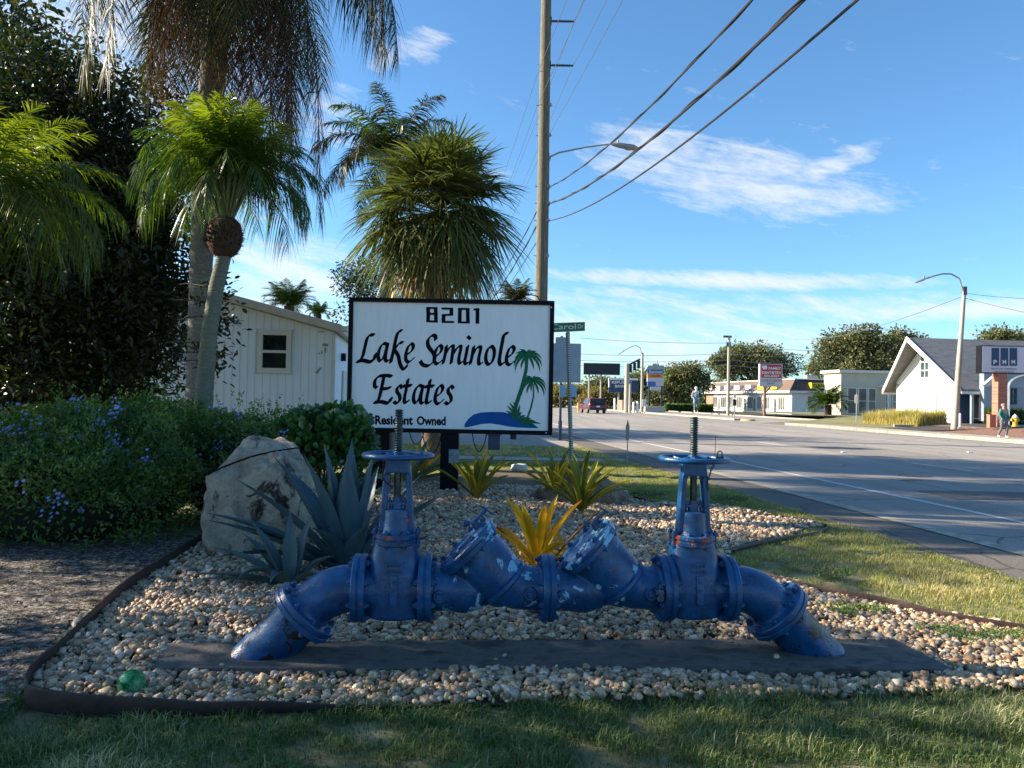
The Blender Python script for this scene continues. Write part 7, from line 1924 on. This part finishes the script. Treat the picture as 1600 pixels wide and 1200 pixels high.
sq0 = P(1087.5, 644, 118)
figure('statue', (sq0.x, 118, sq0.z), math.radians(180), 'tall roadside statue in white top and blue trousers in front of dark trees', 3.9, mat('statue_white', (.34, .34, .36), (.28, .28, .30), 2, .8), mat('statue_blue', (.25, .33, .45), (.3, .38, .5), 2, .8), M_swhite, M_swhite, dict(lel=(-.34, .02, 1.25), lwr=(-.30, .06, 1.48), lhd=(-.28, .08, 1.56), lkn=(-.11, 0, .5), lan=(-.11, 0, .09), rkn=(.1, 0, .5), ran=(.1, 0, .09), rto=(.10, .12, .04), lto=(-.12, .12, .04)), 'statue')

# ------------------------------------------------------------ far trees
def oak(px_, Y, px0, px1, pyt, pyb, label, seed, n=9000, ls=.42, m=M_oak, gz=0., bx=None, sp=.85, nc=None):
    a = P(px0, pyb, Y); b_ = P(px1, pyt, Y); w_ = (b_.x - a.x) / 2; h_ = (b_.z - a.z) / 2; cx = (a.x + b_.x) / 2; cz = (a.z + b_.z) / 2; rs = random.Random(seed)
    cr = [((cx, Y, cz), (w_ * .62, w_ * .5, h_ * .78))]
    for k in range(6):
        an = PI * (k + .5) / 6; cr.append(((cx - math.cos(an) * w_ * .60, Y + rs.uniform(-.4, .4) * w_, cz + math.sin(an) * h_ * .42 - h_ * .12 + rs.uniform(-.1, .1) * h_), (w_ * .36 * rs.uniform(.8, 1.15), w_ * .34, h_ * .42 * rs.uniform(.8, 1.2))))
    return leafy_tree('oak_tree', (P(px_, 640, Y).x, Y, gz), cr, nc or n // 110, n, ls, m, M_bark, label, w_ * .06, seed, sp, 'tree', thick=.72)
oak(1180, 150, 1093, 1253, 524, 618, 'large spreading oak behind the middle of the shop row', 51, 15000, .55)
oak(1340, 118, 1272, 1408, 495, 615, 'tall rounded oak behind the cream building', 52, 16000, .5)
oak(1412, 122, 1372, 1458, 505, 600, 'darker oak touching the right side of the rounded oak, above the white gable', 53, 8000, .5)
oak(1070, 125, 1028, 1108, 563, 642, 'bushy oak between plaza sign and shop row', 54, 9000, .5)
oak(1560, 95, 1540, 1582, 515, 550, 'small oak top showing over the shingle roof', 55, 2600, .4)
oak(1592, 98, 1574, 1640, 522, 550, 'oak top at the right edge of the roofline', 56, 2600, .4)
M_oak2 = leafmat('autumn_leaf', (.10, .085, .03), (.22, .18, .06), .3, .6, c3=(.30, .20, .08))
oak(940, 150, 905, 975, 586, 645, 'dark tree behind the dark billboard', 57, 6000, .6)
oak(998, 155, 975, 1030, 568, 645, 'dark tree between the bank sign and plaza sign', 58, 5000, .6)
oak(925, 135, 902, 962, 606, 646, 'yellow brown shrubby tree behind the red vehicle', 59, 5000, .45, M_oak2)
oak(880, 140, 850, 915, 596, 648, 'green and yellow tree left of the red vehicle', 60, 5000, .5, M_oak2)
oak(1035, 135, 1008, 1075, 596, 645, 'dark bushy tree behind the plaza sign posts', 61, 5000, .5)
for i, (x, Y, w_, h_) in enumerate(((1128, 178, 60, 30), (1215, 185, 90, 34), (990, 210, 120, 26), (850, 190, 110, 30), (760, 180, 110, 34), (650, 170, 120, 34))):
    oak(x, Y, x - w_ * .6, x + w_ * .6, 640 - h_ * 1.6, 646, 'distant dark tree along the horizon, number %s from the right' % ['one', 'two', 'three', 'four', 'five', 'six'][i] if False else ['distant tree low behind the left end of the shop row', 'distant tree low behind the right part of the shop row', 'distant dark trees behind the plaza sign', 'distant tree low behind the road signs', 'distant tree behind the middle of the entrance sign', 'distant tree behind the left part of the entrance sign'][i], 70 + i, 3000, .8)
# low clipped hedges along the lots
for (x0_, x1_, Y_, h_, lb) in ((1040, 1084, 116, 1.1, 'low dark clipped hedge right of the planter wall'), (1094, 1114, 116, 1.1, 'short clipped hedge at the left end of the shop row')):
    a = P(x0_, 644, Y_); b_ = P(x1_, 644, Y_); hh = empty('clipped_hedge', (a.x, Y_, 0), lb, 'hedge'); box_hedge(hh, (a.x, Y_, 0), Vector((1, 0, 0)), Vector((0, 1, 0)), b_.x - a.x, 1.2, h_, 1500, M_hedge, .28)
# ------------------------------------------------------------ trees standing left of the frame that shade the place
M_shade = M_darkleaf
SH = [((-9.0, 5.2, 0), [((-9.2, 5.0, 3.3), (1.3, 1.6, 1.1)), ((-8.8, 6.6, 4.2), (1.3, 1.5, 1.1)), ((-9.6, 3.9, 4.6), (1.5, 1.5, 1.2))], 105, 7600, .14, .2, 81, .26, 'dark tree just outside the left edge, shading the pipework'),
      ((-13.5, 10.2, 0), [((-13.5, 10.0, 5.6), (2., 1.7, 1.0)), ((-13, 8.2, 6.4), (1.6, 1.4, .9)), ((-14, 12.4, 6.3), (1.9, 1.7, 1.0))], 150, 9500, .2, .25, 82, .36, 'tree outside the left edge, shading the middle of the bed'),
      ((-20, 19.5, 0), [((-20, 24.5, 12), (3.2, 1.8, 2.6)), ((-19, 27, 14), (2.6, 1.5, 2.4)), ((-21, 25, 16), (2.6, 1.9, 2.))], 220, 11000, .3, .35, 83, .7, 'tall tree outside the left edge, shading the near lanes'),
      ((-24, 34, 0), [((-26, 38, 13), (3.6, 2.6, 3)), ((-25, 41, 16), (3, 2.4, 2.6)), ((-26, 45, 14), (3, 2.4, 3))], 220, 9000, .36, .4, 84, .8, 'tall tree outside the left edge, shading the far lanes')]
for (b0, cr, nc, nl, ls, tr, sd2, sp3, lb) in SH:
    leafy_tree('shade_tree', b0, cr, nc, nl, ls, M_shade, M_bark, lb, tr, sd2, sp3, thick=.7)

# road studs
for i, (x, y) in enumerate(((1318, 707), (1515, 707), (1098, 668))):
    q = G(x, y); o = MB(); o.box((q.x, q.y, .018), (.14, .12, .03)); tag(o.build('road_stud', M_swhite, bevel=.008), ['small white road stud in the far lane, left of another one', 'small white road stud in the lane at the far right of the road', 'small white road stud beyond the right valve stem'][i], 'road stud', 'studs on the road lanes')
mc = RD(11.2, 17.5); o = MB(); o.lathe((mc.x, mc.y, -.02), (0, 0, 1), [(0, .36), (.027, .36), (.029, .33)], 28); tag(o.build('manhole_cover', M_dark), kind='structure')
flat('asphalt_patch', [RD(9.2, 13.2), RD(12.2, 13.3), RD(12.15, 14.6), RD(9.25, 14.5)], M_shoulder, .0035)
flat('asphalt_patch', [RD(14.2, 24), RD(16.9, 24), RD(16.9, 31), RD(14.2, 31)], asphalt('patch_asphalt', (.26, .235, .21), (.21, .19, .17)), .0035)
